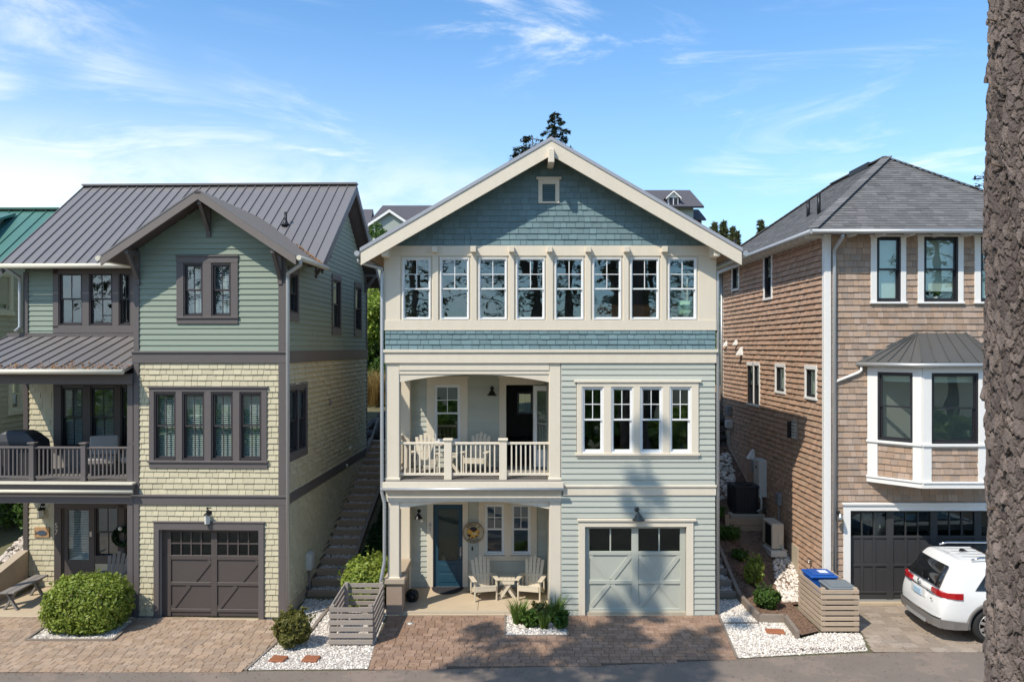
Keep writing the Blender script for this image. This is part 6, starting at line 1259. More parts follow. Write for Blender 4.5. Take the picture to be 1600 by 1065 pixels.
# grit and needles along the street edge
rs = np.random.RandomState(77); n = 1500; xx = rs.uniform(-13, 13, n); yy = np.array([edge_y(q) for q in xx]) + rs.normal(size=n) * .12 - .02; s = rs.uniform(.004, .012, n)
V = OCT[None] * (s[:, None] * rs.uniform(.5, 1.6, (n, 3)))[:, None, :] + np.stack([xx, yy, 0 * xx + .012], -1)[:, None, :]; tag(link('street_grit', np_mesh('street_grit', V.reshape(-1, 3), (OCTF[None] + np.arange(n)[:, None, None] * 6).reshape(-1, 3), M['paver'])), kind='stuff')
n = 2600; xx = rs.uniform(-12, 12, n); yy = rs.uniform(-4.4, .0, n); V = np.stack([xx, yy, 0 * xx + .019], -1); an = rs.uniform(0, 6.28, n); dv = np.stack([np.cos(an), np.sin(an), 0 * an], -1) * rs.uniform(.008, .028, n)[:, None]; sv = np.stack([-np.sin(an), np.cos(an), 0 * an], -1) * .005
tag(link('fallen_needles', np_mesh('fallen_needles', np.stack([V - dv - sv, V + dv - sv, V + dv + sv + (0, 0, .004), V - dv + sv], 1).reshape(-1, 3), np.arange(4 * n).reshape(n, 4), M['twig'])), kind='stuff')
# wreath and pot plant
rs = np.random.RandomState(60); n = 700; a = rs.uniform(0, 6.28, n); b = rs.uniform(0, 6.28, n); P = np.stack([np.cos(a) * (.20 + .06 * np.cos(b)), .06 * np.sin(b), np.sin(a) * (.20 + .06 * np.cos(b))], -1)
leaves('wreath_leaves', P, rs.normal(size=(n, 3)), rs.uniform(.03, .05, n), M['wreath'], wr); MB().lathe([(0, -.03), (.05, -.01), (.06, .05), (.0, .09)], 8, 0, -.06, Mx=Matrix.Translation((-.02, 0, .20))).build('bow', M['blind'], wr)
rs = np.random.RandomState(61); d = rs.normal(size=(120, 3)); d[:, 2] = np.abs(d[:, 2]); d /= np.linalg.norm(d, axis=1, keepdims=True); leaves('foliage', d * .11 + (0, 0, .17), d + rs.normal(size=d.shape) * .4, rs.uniform(.03, .05, 120), M['leafmid'], pp)

# ------------------------------------------------------------------ conifers
def conifer(name, label, loc, H, z0, rad, nb, per, mat, seed, group=None, r0=.25, leaf=.16, droop=.25, gap=0.0, pw=1.0, cat='conifer tree', side=None):
    rs = np.random.RandomState(seed); t = thing(name, label, cat, loc, 0, group); m = MB()
    m.tube([(0, 0, -.5), (.03, 0, H * .25), (-.02, .03, H * .55), (0, 0, H)], [r0 * 1.15, r0 * .85, r0 * .5, .02], 10); m.build('trunk', M['bark'], t)
    P = []; Nn = []; S = []; m = MB()
    for i in range(nb):
        u = (i + rs.uniform(0, 1)) / nb; z = z0 + (H - z0) * u; L = rad * ((1 - u) ** pw * .92 + .08) * rs.uniform(.55, 1.1)
        if rs.uniform() < gap: L *= .35
        a = i * 2.4 + rs.uniform(-.5, .5)
        if side is not None and rs.uniform() < .4: a = side + rs.uniform(-.5, .5)
        d = np.array([math.cos(a), math.sin(a), 0.0]); n = max(4, int(per * (L / rad + .15))); k = np.sqrt(rs.uniform(.02, 1, n)); zz = z - droop * L * k ** 1.5 + .10 * L * np.clip(k - .75, 0, 1) * 2
        wd = .22 * L * (1 - k * .75); sdv = np.array([-d[1], d[0], 0])
        c = np.outer(k * L, d) + np.outer(rs.normal(size=n) * wd, sdv); c[:, 2] = zz + rs.normal(size=n) * .05 * L - np.abs(rs.normal(size=n)) * .06 * L
        P.append(c); Nn.append(rs.normal(size=(n, 3)) * .5 + (0, 0, 1)); S.append(rs.uniform(leaf * .6, leaf * 1.3, n))
        m.tube([(0, 0, z), tuple(d * L * .5 + (0, 0, z - droop * L * .3)), tuple(d * L * .95 + (0, 0, z - droop * L * .9))], [.012 + .02 * L / 3, .01 + .01 * L / 3, .006], 4)
    m.build('branches', M['twig'], t); P = np.concatenate(P)
    leaves('needles', P, np.concatenate(Nn), np.concatenate(S), mat, t, .28, .1, seed); return t
# tall one behind the ridge, with a lower neighbour
h = H1(2.16, 21.1); tp = at(867, 176, 40)
conifer('conifer', 'dark conifer whose pointed top shows above the ridge of the blue house', (tp.x, tp.y, h), tp.z - h, 4.0, 2.2, 130, 110, M['needle'], 70, r0=.2, leaf=.13, pw=.55, gap=.15)
tp = at(829, 203, 40); h = H1(tp.x, tp.y); conifer('conifer', 'lower flat topped dark conifer showing left of the ridge of the blue house', (tp.x + .15, tp.y + 1.5, h), tp.z - h + .1, 4.0, 2.2, 100, 110, M['needle'], 71, r0=.2, leaf=.13, pw=.22, gap=.15, side=3.1)
for i, (px, py, d_, r_, lab) in enumerate(((1116, 349, 44, .8, 'pale young pine half hidden by the right roof slope of the blue house'), (1131, 347, 46, 1.1, 'largest pale young pine between the blue and cedar house roofs'), (1145, 356, 45, .7, 'thin young pine right of the largest one between the roofs'), (1152, 363, 44, .6, 'smallest young pine beside the roof tip of the blue house'), (1189, 345, 46, 1.2, 'bushy young pine behind the left slope of the cedar house roof'))):
    tp = at(px, py, d_); h = H1(tp.x, tp.y); conifer('young_pine', lab, (tp.x, tp.y, h), tp.z - h, .6, r_, 90, 120, M['needlepale'], 80 + i, r0=.08, leaf=.19, droop=-.35, pw=.8, group=None)
tp = at(1541, 228, 34); h = H1(tp.x, tp.y); conifer('conifer', 'open branched conifer behind the cedar house beside the foreground trunk', (tp.x + .6, tp.y, h), tp.z - h, 3.0, 2.2, 60, 60, M['needle'], 90, r0=.2, leaf=.14, gap=.3, pw=.5)
# trees across the street behind the viewpoint: they throw the dappled shade and fill the window reflections
conifer('street_conifer', 'tall bare stemmed conifer beside the street shading the brown driveway', (-6.9, -11.0, 0), 22.6, 12.3, 4.4, 27, 330, M['needle'], 100, r0=.32, leaf=.20, droop=.08, gap=.15, pw=3.0)
conifer('street_conifer', 'second tall conifer beside the street behind the viewpoint', (-8.05, -14.8, 0), 24.2, 15.8, 4.2, 22, 330, M['needle'], 101, r0=.46, leaf=.20, droop=.08, gap=.15, pw=1.9)
for i, (x_, y_, H_) in enumerate(((-16, -34, 26), (-9, -38, 24), (-2.5, -33, 27), (4, -40, 25), (9, -33, 24), (15, -37, 27), (22, -35, 24), (-23, -36, 25), (-30, -33, 23), (29, -34, 26), (-5.8, -29, 22), (1.2, -30, 23), (6.2, -29, 21), (-12.5, -30, 22), (12, -30, 23))):
    conifer('street_conifer', 'tall conifer in the row across the street mirrored in the windows', (x_, y_, 0), H_, 5.5 + (i * 37 % 5), 3.6, 56, 75, M['needlestreet'], 110 + i, group='conifers across the street', r0=.34, leaf=.22, gap=.2, pw=.7)
rs = np.random.RandomState(130); n = 22000; xx = rs.uniform(-48, 48, n); yy = rs.uniform(-30, -25, n); top = 3.2 + 1.3 * np.sin(xx * .45) + .9 * np.sin(xx * 1.3 + 1); zz = top * rs.beta(2.2, 1.2, n) * (1 - .25 * np.abs(yy + 27.5) / 2.5)
tag(leaves('roadside_thicket', np.stack([xx, yy, zz], -1), rs.normal(size=(n, 3)) + (0, .6, .6), rs.uniform(.18, .42, n), M['leaflime'], None, .6, .2, 131), kind='stuff')
# foreground trunk at the right edge
def big_trunk():
    from mathutils import kdtree
    rs = np.random.RandomState(140); x_, y_ = 4.72, -11.85; t = thing('spruce_tree', 'thick scaly barked spruce trunk cut off by the right edge', 'tree', (x_, y_, 0))
    zs = np.concatenate([np.linspace(-.3, 2.6, 40, endpoint=False), np.arange(2.6, 10.6, .0085), np.linspace(10.6, 21, 90)])
    A = np.concatenate([np.linspace(-1.1, 1.55, 40, endpoint=False), np.linspace(1.55, 5.183, 300, endpoint=False)]); nz_, na = len(zs), len(A)
    G, Zg = np.meshgrid(A, zs); r0 = .49 * (1 - np.clip(Zg, 0, 25) / 90) + .012 * np.sin(Zg * 1.1) + .25 * np.exp(-np.clip(Zg, 0, 25) / .7)
    # irregular bark plates: distance between the nearest and second nearest plate centre
    npl = 2300; pc = np.stack([rs.uniform(1.4, 5.4, npl) * .5, rs.uniform(2.3, 10.9, npl) * .52], -1); kd = kdtree.KDTree(npl)
    for i, p_ in enumerate(pc): kd.insert((p_[0], p_[1], 0), i)
    kd.balance(); prnd = rs.uniform(0, 1, npl); ptx = rs.normal(size=(npl, 2)); Hh = np.zeros(G.shape); Cc = np.zeros(G.shape) + .5
    wx = G * .5 + .012 * np.sin(Zg * 31 + G * 9) + .008 * np.sin(G * 47 + Zg * 13) + .004 * np.sin(Zg * 97 + G * 60); wz = Zg * .52 + .012 * np.sin(G * 23 + Zg * 17) + .005 * np.sin(G * 71 - Zg * 55)
    for a in range(nz_):
        if not 2.55 < zs[a] < 10.6: continue
        for b in range(40, na):
            q = kd.find_n((wx[a, b], wz[a, b], 0), 2); i0, d0, d1 = q[0][1], q[0][2], q[1][2]; e = min(1.0, (d1 - d0) / .019)
            Hh[a, b] = e * e * (3 - 2 * e) * (.010 + .016 * prnd[i0]) + ((wx[a, b] - pc[i0, 0]) * ptx[i0, 0] + (wz[a, b] - pc[i0, 1]) * (ptx[i0, 1] - .5)) * .22; Cc[a, b] = prnd[i0] * .5 + .15 * e + .2 + .16 * math.sin(zs[a] * 1.9 + A[b] * 3) * math.sin(zs[a] * .8 + A[b] * 2.2 + 1)  # tone: random per plate, broad patches, plus shade painted into the crevices
    big = .016 * np.sin(G * 5 + Zg * .9) * np.sin(Zg * 1.9 + G * 2) + .012 * np.sin(G * 11 + Zg * 2.3 + 1.5 * np.sin(Zg * 1.7)); rr = r0 + Hh + big + rs.normal(size=G.shape) * .0016
    V = np.stack([rr * np.cos(G), rr * np.sin(G), Zg], -1); idx = np.arange(nz_ * na).reshape(nz_, na)
    F = np.stack([idx[:-1], np.roll(idx, -1, 1)[:-1], np.roll(idx, -1, 1)[1:], idx[1:]], -1).reshape(-1, 4)
    me = np_mesh('trunk', V.reshape(-1, 3), F, M['bigbark'], False); at_ = me.attributes.new('plate_crevice_tone', 'FLOAT', 'POINT')
    if len(me.vertices) == Cc.size: at_.data.foreach_set('value', Cc.astype(np.float32).ravel())
    link('trunk', me, t)
    m = MB()
    for z_, a_, l_ in ((9.2, 3.1, .09), (8.6, 3.2, .07), (8.15, 3.0, .06), (7.9, 3.25, .11), (7.4, 3.05, .06), (4.9, 3.1, .08), (5.9, 4.2, .09), (6.8, 4.3, .1), (8.9, 4.2, .1)):
        r = .49 * (1 - z_ / 90); m.tube([(math.cos(a_) * (r - .05), math.sin(a_) * (r - .05), z_), (math.cos(a_) * (r + l_), math.sin(a_) * (r + l_), z_ + l_ * .4)], [.014, .005], 5)
    m.build('twig_stubs', M['twig'], t); P = []; S = []; Nn = []; m = MB()
    for i in range(26):
        u = i / 26; z = 14.5 + 6 * u; L = 2.2 * (1 - u * .6); a = i * 2.4; d = np.array([math.cos(a), math.sin(a), 0]); q = 60; kk = np.sqrt(rs.uniform(.03, 1, q)); cc = np.outer(kk * L, d) + rs.normal(size=(q, 3)) * .14; cc[:, 2] += z - .2 * kk * L; P.append(cc); S.append(rs.uniform(.12, .25, q)); m.tube([(0, 0, z), tuple(d * L + (0, 0, z - .25 * L))], [.04, .01], 5)
    m.build('branches', M['twig'], t); P = np.concatenate(P); leaves('needles', P, rs.normal(size=P.shape), np.concatenate(S), M['needle'], t, .3, .1, 141)
big_trunk()
# ------------------------------------------------------------------ steps between the houses
def stairs(name, label, x, y0, w, n, run, rise, mat, ang, infill=True, stringer=('l', 'r')):
    t = thing(name, label, 'steps', (x, y0, 0), ang)
    me = MB().cbox(0, w, -.07, .07, -.16, .0, .008).mesh('step', mat)
    for i in range(n):
        o = bpy.data.objects.new('step', me); COL.objects.link(o); o.parent = t; o.location = (random.uniform(-.008, .008), i * run + .07, (i + 1) * rise + random.uniform(-.008, .008)); o.rotation_euler = (0, 0, random.gauss(0, .008))
    for s in stringer:
        xx = -.055 if s == 'l' else w + .055; m = MB(); m.bar((xx, -.1, .03), (xx, n * run, n * rise + .04), .085, .20); m.build('stringer', M['timber'], t)
    if infill:
        rs = np.random.RandomState(n); k = n * 150; st = rs.randint(0, n, k); P = np.stack([rs.uniform(.03, w - .03, k), st * run + .12 + rs.uniform(0, run - .1, k), (st + 1) * rise - .028 + rs.uniform(0, .025, k)], -1); s = rs.uniform(.018, .05, k)
        V = OCT[None] * (s[:, None] * rs.uniform(.5, 1, (k, 3)))[:, None, :] + P[:, None, :]; tag(link('step_gravel', np_mesh('step_gravel', V.reshape(-1, 3), (OCTF[None] + np.arange(k)[:, None, None] * 6).reshape(-1, 3), M['greystone']), t), kind='stuff')
        m = MB()
        for i in range(n): m.box(0, w, i * run + .1, (i + 1) * run + .02, (i + 1) * rise - .16, (i + 1) * rise - .06)
        m.build('step_bed', M['mulch'], t)
    return t
st = stairs('wooden_steps', 'long flight of dark timber steps climbing between the green and blue houses', -5.18, 1.28, .84, 19, .43, .160, M['step'], R(-1.6))
MB().bar((.05, 6.9, 2.7), (.12, 8.6, 3.75), .06, .09).build('handrail', M['timber'], st)
stairs('wooden_steps', 'short flight of grey timber steps against the right side of the blue house', 4.9, 1.2, .76, 6, .44, .165, M['timber'], 0, stringer=('r',))
# timber edging
def edging(label, pts, w=.09, h=.12, z=0.03):
    t = thing('timber_edging', label, 'edging', (pts[0][0], pts[0][1], 0)); o = Vector((pts[0][0], pts[0][1], 0))
    for a, b in zip(pts[:-1], pts[1:]):
        m = MB(); a3 = Vector((a[0], a[1], H1(*a) + z)) - o; b3 = Vector((b[0], b[1], H1(*b) + z)) - o; m.bar(a3, b3, w, h); m.build('timber', M['timber'], t)
edging('timber border stepping around the mulch bed before the cedar house', [(5.7, 1.2), (5.7, -.5), (6.3, -.5), (6.2, -1.56)], .09, .24, .06)
edging('thin timber edge between the brown driveway and the right gravel', [(4.88, -.05), (4.58, -2.62)], .05, .06, .0)
edging('timber board across the right gravel bed', [(4.82, -.62), (5.66, -.6)], .05, .05, .01)
edging('timber edge between the pale driveway and the middle gravel', [(-5.1, .2), (-4.97, -1.2), (-5.22, -3.25)], .05, .07, .0)
edging('timber board across the middle gravel bed', [(-4.5, -1.55), (-4.42, 1.15)], .07, .07, .01); edging('short timber board beside the round shrub', [(-4.98, -1.25), (-4.5, -1.55)], .06, .06, .0)
edging('timber frame of the clipped shrub bed', [(-10.6, -.42), (-10.48, -1.68), (-8.6, -1.68), (-8.7, -.4)], .06, .08, .01)
edging('pale edging around the small planter', [(-.16, -.06), (-.16, -1.40), (1.24, -1.40), (1.24, -.06)], .04, .07, .0)
for i, (px, py, lab, s) in enumerate(((435, 1031, 'rust brown stepping slab nearest the round shrub', (.32, .27)), (486, 1031, 'rust brown stepping slab right of the other one below the slatted enclosure', (.32, .27)), (1211, 988, 'rust brown slab in the gravel beside the timber border', (.40, .24)))):
    x_, y_ = gxy(px, py); o = MB().cbox(-s[0] / 2, s[0] / 2, -s[1] / 2, s[1] / 2, 0, .05, .012).build('stepping_slab', M['rustplate']); o.location = (x_, y_, .005); o.rotation_euler = (.02, 0, random.uniform(-.2, .1)); tag(o, lab, 'slab')
# slatted enclosures
def enclosure(label, x0, x1, y0, y1, h, n, mat, post_h, front_gap=0.0):
    t = thing('slatted_enclosure', label, 'bin enclosure', (x0, y0, 0)); W, D_ = x1 - x0, y1 - y0; pw = .085; sp = h / n
    for x_, y_, e in ((.02, .03, .0), (W - .02 - pw, .03, .0), (.02, D_ - .12, post_h), (W - .02 - pw, D_ - .12, post_h)): MB().cbox(x_, x_ + pw, y_, y_ + pw, 0, h + .04 + e, .006).build('post', mat, t)
    for i in range(n):
        z = .02 + i * sp + sp * .16; j = lambda: random.uniform(-.006, .006)
        MB().cbox(0 + j(), W + j(), 0, .028, z, z + sp * .70, .004).build('slat', mat, t); MB().cbox(j(), W + j(), D_ - .028, D_, z + post_h, z + sp * .7 + post_h, .004).build('slat', mat, t)
        for xx in (0, W - .028):
            m = MB(); m.bar((xx + .014, .03, z + sp * .35), (xx + .014, D_ - .03, z + sp * .35 + post_h), .026, sp * .70, up=(0, 0, 1)); m.build('slat', mat, t)
    return t
enclosure('low grey cedar slatted bin enclosure in white gravel beside the blue house', -3.88, -2.95, -1.98, -.42, .82, 6, M['greywood'], .06)
enclosure('tan cedar slatted bin enclosure holding the blue lidded bin', 6.86, 7.70, -1.2, .25, .95, 8, M['tanwood'], .0)
def bin_(label, x_, y_, mat, lidm, h, lab):
    t = thing('wheelie_bin', label, 'bin', (x_, y_, 0.0)); m = MB(); a, b = .24, .29
    vs = [(-a, -a, .02), (a, -a, .02), (a, a, .02), (-a, a, .02), (-b, -b, h), (b, -b, h), (b, b, h), (-b, b, h)]; m.add(vs, [(0, 3, 2, 1), (4, 5, 6, 7), (0, 1, 5, 4), (1, 2, 6, 5), (2, 3, 7, 6), (3, 0, 4, 7)]); m.build('bin_body', mat, t)
    m = MB(); m.cbox(-b - .03, b + .03, -b - .05, b + .03, h, h + .05, .02); m.cbox(-b + .05, b - .05, -b + .03, b - .05, h + .045, h + .075, .015); l = m.build('lid', lidm, t)
    if lab: MB().box(-.03, .17, -.12, .10, h + .0755, h + .078).build('label', M['paper'], l)
    MB().tube([(-b + .05, b + .06, h - .02), (b - .05, b + .06, h - .02)], .016, 6).build('handle', mat, t)
bin_('blue lidded recycling bin inside the tan slatted enclosure', 7.23, -.12, M['binblue'], M['binblue'], .99, True)
bin_('grey lidded rubbish bin in front of the blue bin', 7.38, -.80, M['bingrey'], M['bingrey'], .93, False)
# ------------------------------------------------------------------ chairs and porch furniture
def adirondack(label, loc, rz, mat, group=None):
    t = thing('slatted_chair', label, 'chair', loc, rz, group)
    for s in (-1, 1):
        m = MB(); m.cbox(s * .30 - .018, s * .30 + .018, -.34, -.26, 0, .54, .004); m.build('leg', mat, t)
        m = MB(); m.bar((s * .26, -.33, .36), (s * .26, .52, .04), .03, .10); m.build('leg', mat, t)
        m = MB(); m.cbox(s * .32 - .065, s * .32 + .065, -.40, .32, .54, .565, .008); m.bar((s * .30, -.30, .54), (s * .30, -.22, .42), .03, .05); m.build('armrest', mat, t)
        m = MB(); m.cbox(s * .30 - .015, s * .30 + .015, .22, .29, .14, .54, .004); m.build('rear_post', mat, t)
    for i in range(5):
        y = -.32 + i * .115; z = .385 - i * .032; m = MB(); m.bar((-.27, y, z), (.27, y, z), .10, .022, up=(0, .27, 1)); m.build('seat_slat', mat, t)
    MB().cbox(-.28, .28, -.365, -.335, .26, .39, .005).build('apron', mat, t)
    for i in range(5):
        u = i - 2; x0 = u * .085; x1 = u * .115; h = .95 - abs(u) * .05; y0, y1 = .20, .20 + (h - .2) * .30
        m = MB(); m.bar((x0, y0, .22), (x1, y1 + .05, h + .06), .084, .02, up=(0, -1, .35)); m.build('back_slat', mat, t)
    m = MB(); m.bar((-.29, .31, .52), (.29, .31, .52), .02, .07); m.bar((-.24, .42, .80), (.24, .42, .80), .02, .06); m.build('back_rail', mat, t)
    return t
def fl(px, py, z=.022): x_, y_ = gxy(px, py, z); return x_, y_
c1 = adirondack('cream slatted garden chair on the ground floor porch left of the small cross legged table', (-.72, 1.22, .022), R(14), M['chair'], 'cream slatted porch chairs')
c2 = copy_tree(c1); c2.location = (.49, 1.22, .022); c2.rotation_euler = (0, 0, R(-14)); c2['label'] = 'cream slatted garden chair on the ground floor porch right of the small cross legged table'
c1.scale = c2.scale = (.92, .92, .95)
c3 = copy_tree(c1); c3.location = (-2.16, 1.05, zf2); c3.rotation_euler = (0, 0, R(8)); c3['label'] = 'sunlit cream slatted chair at the left end of the blue house balcony'
c4 = copy_tree(c1); c4.location = (-.88, 1.30, zf2); c4.rotation_euler = (0, 0, R(-12)); c4['label'] = 'shaded cream slatted chair behind the middle of the balcony railing'
def xtable(label, loc, s=1.0):
    t = thing('cross_leg_table', label, 'table', loc)
    m = MB()
    for i in range(4): m.cbox(-.20 + i * .1, -.105 + i * .1, -.2, .2, .47, .50, .004)
    m.build('tabletop', M['chair'], t); MB().cbox(-.18, .18, -.19, -.16, .38, .47, .004).build('apron', M['chair'], t)
    for s in (-1, 1):
        for y in (-.14, .14): MB().bar((s * .20, y + s * .014, 0), (-s * .12, y + s * .014, .46), .028, .07).build('leg', M['chair'], t)
    for o in t.children: o.scale = (s, s, s)
xtable('small cream cross legged table between the two ground floor porch chairs', (-.12, 1.25, .022), .98); xtable('small cream cross legged table between the two balcony chairs', (-1.55, 1.25, zf2), .95)
dm_ = MB(); dm_.add([(0, 0, z) for z in (0, .016)] , []); pts = [(.42 * math.cos(a), -.60 * math.sin(a)) for a in np.linspace(0, math.pi, 18)]
dm_ = MB(); n = len(pts); dm_.add([(x_, y_, 0) for x_, y_ in pts] + [(x_, y_, .018) for x_, y_ in pts], [tuple(range(n)), tuple(range(2 * n - 1, n - 1, -1))] + [(i, i + n, (i + 1) % n + n, (i + 1) % n) for i in range(n)])
o = dm_.build('doormat', M['mat']); o.location = (FB.x(700), PB - .02, .0225); tag(o, 'dark half round doormat before the blue front door', 'doormat')
sp = thing('porch_speaker', 'round black speaker ball on the porch floor behind the left pier', 'speaker', (-2.48, .95, .022)); MB().lathe([(0, 0), (.10, .0), (.16, .08), (.17, .16), (.13, .26), (.06, .30), (0, .31)], 18).build('body', M['black'], sp); MB().lathe([(0, 0), (.09, .0), (.10, .015), (.08, .02)], 16, Mx=Matrix.Translation((.02, -.155, .17)) @ Matrix.Rotation(R(90), 4, 'X')).build('grille', M['iron'], sp)
x_, y_ = gxy(641, 974); gl_o = thing('ground_light', 'round flush ground light in the brown pavers before the porch', 'light', (x_, y_, .012)); MB().lathe([(0, .004), (.085, .004), (.085, 0)], 24).build('rim', M['galv'], gl_o); MB().lathe([(0, .010), (.06, .008), (.06, .004)], 24).build('lens', M['frost'], gl_o)
# left porch: bench, chair, pot, grill, sofas
b_ = thing('wooden_bench', 'weathered wooden bench beside the sloping low wall of the left porch', 'bench', (-12.05, .85, .03), R(-88 + 0))
for i in range(2): MB().cbox(-.75, .75, -.17 + i * .175, -.005 + i * .175, .43, .47, .006).build('seat_plank', M['chairgrey'], b_)
for s in (-1, 1):
    m = MB(); m.bar((s * .55, -.17, 0), (s * .55, .10, .43), .045, .08, up=(1, 0, 0)); m.bar((s * .55 + .05, .17, 0), (s * .55 + .05, -.10, .43), .045, .08, up=(1, 0, 0)); m.build('leg', M['chairgrey'], b_)
c5 = adirondack('grey slatted chair beside the door of the left porch behind the clipped shrub', (-10.15, 1.35, .03), R(5), M['chairgrey'])
pt = thing('flower_pot', 'orange flower pot behind the clipped shrub at the left porch post', 'pot', (-8.72, .02, .03)); MB().lathe([(0, 0), (.09, 0), (.13, .24), (.145, .24), (.145, .28), (.115, .28), (.10, .22), (0, .22)], 18).build('pot', M['terracotta'], pt)
d = rs.normal(size=(160, 3)); d[:, 2] = np.abs(d[:, 2]); d /= np.linalg.norm(d, axis=1, keepdims=True); leaves('foliage', d * .16 + (0, 0, .34), d + rs.normal(size=d.shape) * .4, rs.uniform(.03, .055, 160), M['leafyellow'], pt)
w_ = LH.world; dk = lambda x_, y_: w_ @ Vector((x_, y_, dz + .002))
g_ = thing('covered_grill', 'barbecue under a black cover at the left end of the left balcony', 'grill', dk(-6.98, 1.05), R(-1.8)); m = MB()
sec = [(.0, .66, .30), (.55, .66, .30), (.85, .62, .29), (1.03, .40, .24), (1.11, .26, .18), (1.12, .0, .0)]
vs = []; 
for z_, a, b in sec: vs += [(-a, -b, z_), (a, -b, z_), (a, b, z_), (-a, b, z_)]
m.add(vs, [(i * 4 + k, i * 4 + (k + 1) % 4, (i + 1) * 4 + (k + 1) % 4, (i + 1) * 4 + k) for i in range(5) for k in range(4)]); o = m.build('cover', M['cover'], g_); bvm = o.modifiers.new('bevel', 'BEVEL'); bvm.width = .03; bvm.segments = 2; o.scale = (.92, 1, .98)
def lounge(label, loc, rz, w):
    t = thing('outdoor_sofa', label, 'outdoor sofa', loc, rz, 'cushioned seats on the left balcony'); n = int(round(w / .65))
    MB().cbox(-w / 2, w / 2, -.36, .36, .16, .26, .01).build('frame', M['iron'], t)
    for sx in (-1, 1):
        for sy in (-1, 1): MB().box(sx * (w / 2 - .04) - .025, sx * (w / 2 - .04) + .025, sy * .32 - .025, sy * .32 + .025, 0, .16).build('leg', M['iron'], t)
    for i in range(n):
        a = -w / 2 + .03 + i * (w - .06) / n; b = a + (w - .06) / n - .02
        MB().cbox(a, b, -.36, .22, .27, .42, .03).build('seat_cushion', M['cushion'], t)
        m = MB(); m.cbox(a, b, -.07, .07, 0, .50, .035, Mx=Matrix.Translation((0, .25, .42)) @ Matrix.Rotation(R(-14), 4, 'X')); m.build('back_cushion', M['cushion'], t)
    return t
lounge('grey cushioned outdoor seat turned sideways behind the left balcony railing', dk(-4.95, 1.15), R(18), .75); lounge('grey cushioned outdoor seat facing the street at the right of the left balcony', dk(-3.98, 1.35), R(-4), .95)
ft = thing('slatted_stool', 'low sunlit wooden slatted table at the right end of the left balcony', 'table', dk(-3.45, .75), R(-1.8))
for i in range(4): MB().cbox(-.3, .3, -.28 + i * .145, -.15 + i * .145, .40, .44, .005).build('top_slat', M['tanwood'], ft)
for sx in (-1, 1):
    for sy in (-1, 1): MB().box(sx * .26 - .03, sx * .26 + .03, sy * .22 - .03, sy * .22 + .03, 0, .40).build('leg', M['tanwood'], ft)
# ------------------------------------------------------------------ equipment on and beside the walls
def wall_box(name, label, cat, loc, rz, w, h, d_, mat, extra=None):
    t = thing(name, label, cat, loc, rz); MB().cbox(-w / 2, w / 2, -d_, 0, 0, h, .012).build('body', mat, t); MB().cbox(-w / 2 + .03, w / 2 - .03, -d_ - .012, -d_, .04, h - .04, .006).build('cover', mat, t)
    if extra: extra(t)
    return t
q = LS.at(478, 885); pipe = lambda t: MB().tube([(.05, -.05, 0), (.05, -.05, -.5), (.0, -.06, -.85)], .02, 6).build('conduit', M['equipgrey'], t)
wall_box('meter_box', 'white utility box on the green house side wall at the foot of the steps', 'utility box', LS.Mw @ Vector((q[0], -.03, q[1] - .05)), R(88.2), .30, .42, .14, M['lightgrey'], pipe)
for i, (px, py) in enumerate(((513, 628), (544, 700), (538, 727))):
    q = LS.at(px, py); t = thing('wall_vent', ('small round vent in the middle of the green house side wall', 'small pale vent hood just above the lower belt of the green house side wall', 'pale vent hood just below the lower belt of the green house side wall')[i], 'vent', LS.Mw @ Vector((q[0], -.03, q[1])), R(88.2)); MB().lathe([(0, 0), (.07, 0), (.06, .07), (0, .09)], 12, Mx=Matrix.Rotation(R(90), 4, 'X')).build('hood', M['farcream'] if i else M['greywood'], t); MB().lathe([(.07, 0), (.10, 0), (.10, .01), (.07, .012)], 12, Mx=Matrix.Rotation(R(90), 4, 'X')).build('flange', M['farcream'] if i else M['greywood'], t)
def onR(px, py, out=.035): q = RL.at(px, py); return RL.Mw @ Vector((q[0], -out, q[1]))
for i, (px, py, s, lab) in enumerate(((1137, 537, .8, 'leftmost white vent hood on the sunlit cedar side wall'), (1153, 535, .85, 'upper middle white vent hood on the sunlit cedar side wall'), (1161, 549, 1.15, 'largest lower white vent hood on the sunlit cedar side wall'), (1179, 710, 1.25, 'white vent hood on the shaded cedar wall above the tall white heater box'))):
    t = thing('vent_hood', lab, 'vent', onR(px, py), R(-90)); m = MB(); m.add([(-.1, 0, -.1), (.1, 0, -.1), (.1, -.16, -.1), (-.1, -.16, -.1), (-.1, 0, .12), (.1, 0, .12), (.07, -.05, .1), (-.07, -.05, .1)], [(0, 1, 2, 3), (4, 7, 6, 5), (0, 4, 5, 1), (1, 5, 6, 2), (2, 6, 7, 3), (3, 7, 4, 0)]); m.build('hood', M['white'], t); MB().box(-.12, .12, -.012, 0, -.13, .14).build('flange', M['white'], t)
    for o in t.children: o.scale = (s, s, s)
q0 = onR(1196, 774); hb = wall_box('water_heater', 'tall white wall mounted heater box on the cedar side wall', 'water heater', q0, R(-90), .55, 1.12, .24, M['lightgrey'], lambda t: (MB().box(-.06, .06, -.256, -.252, .84, .92).build('display', M['black'], t), MB().tube([(.05, -.1, 0), (.05, -.1, -.55), (.05, -.02, -.62)], .018, 6).build('pipe', M['copper'], t)))
wall_box('junction_box', 'grey junction box left of the white heater on the cedar wall', 'utility box', onR(1184, 737), R(-90), .30, .36, .14, M['equipgrey'])
wall_box('disconnect_box', 'grey disconnect box with conduit above the beige heat pump', 'utility box', onR(1222, 788), R(-90), .24, .34, .12, M['equipgrey'], lambda t: MB().tube([(0, -.05, 0), (0, -.05, -.6), (-.1, -.1, -.75)], .02, 6).build('conduit', M['equipgrey'], t))
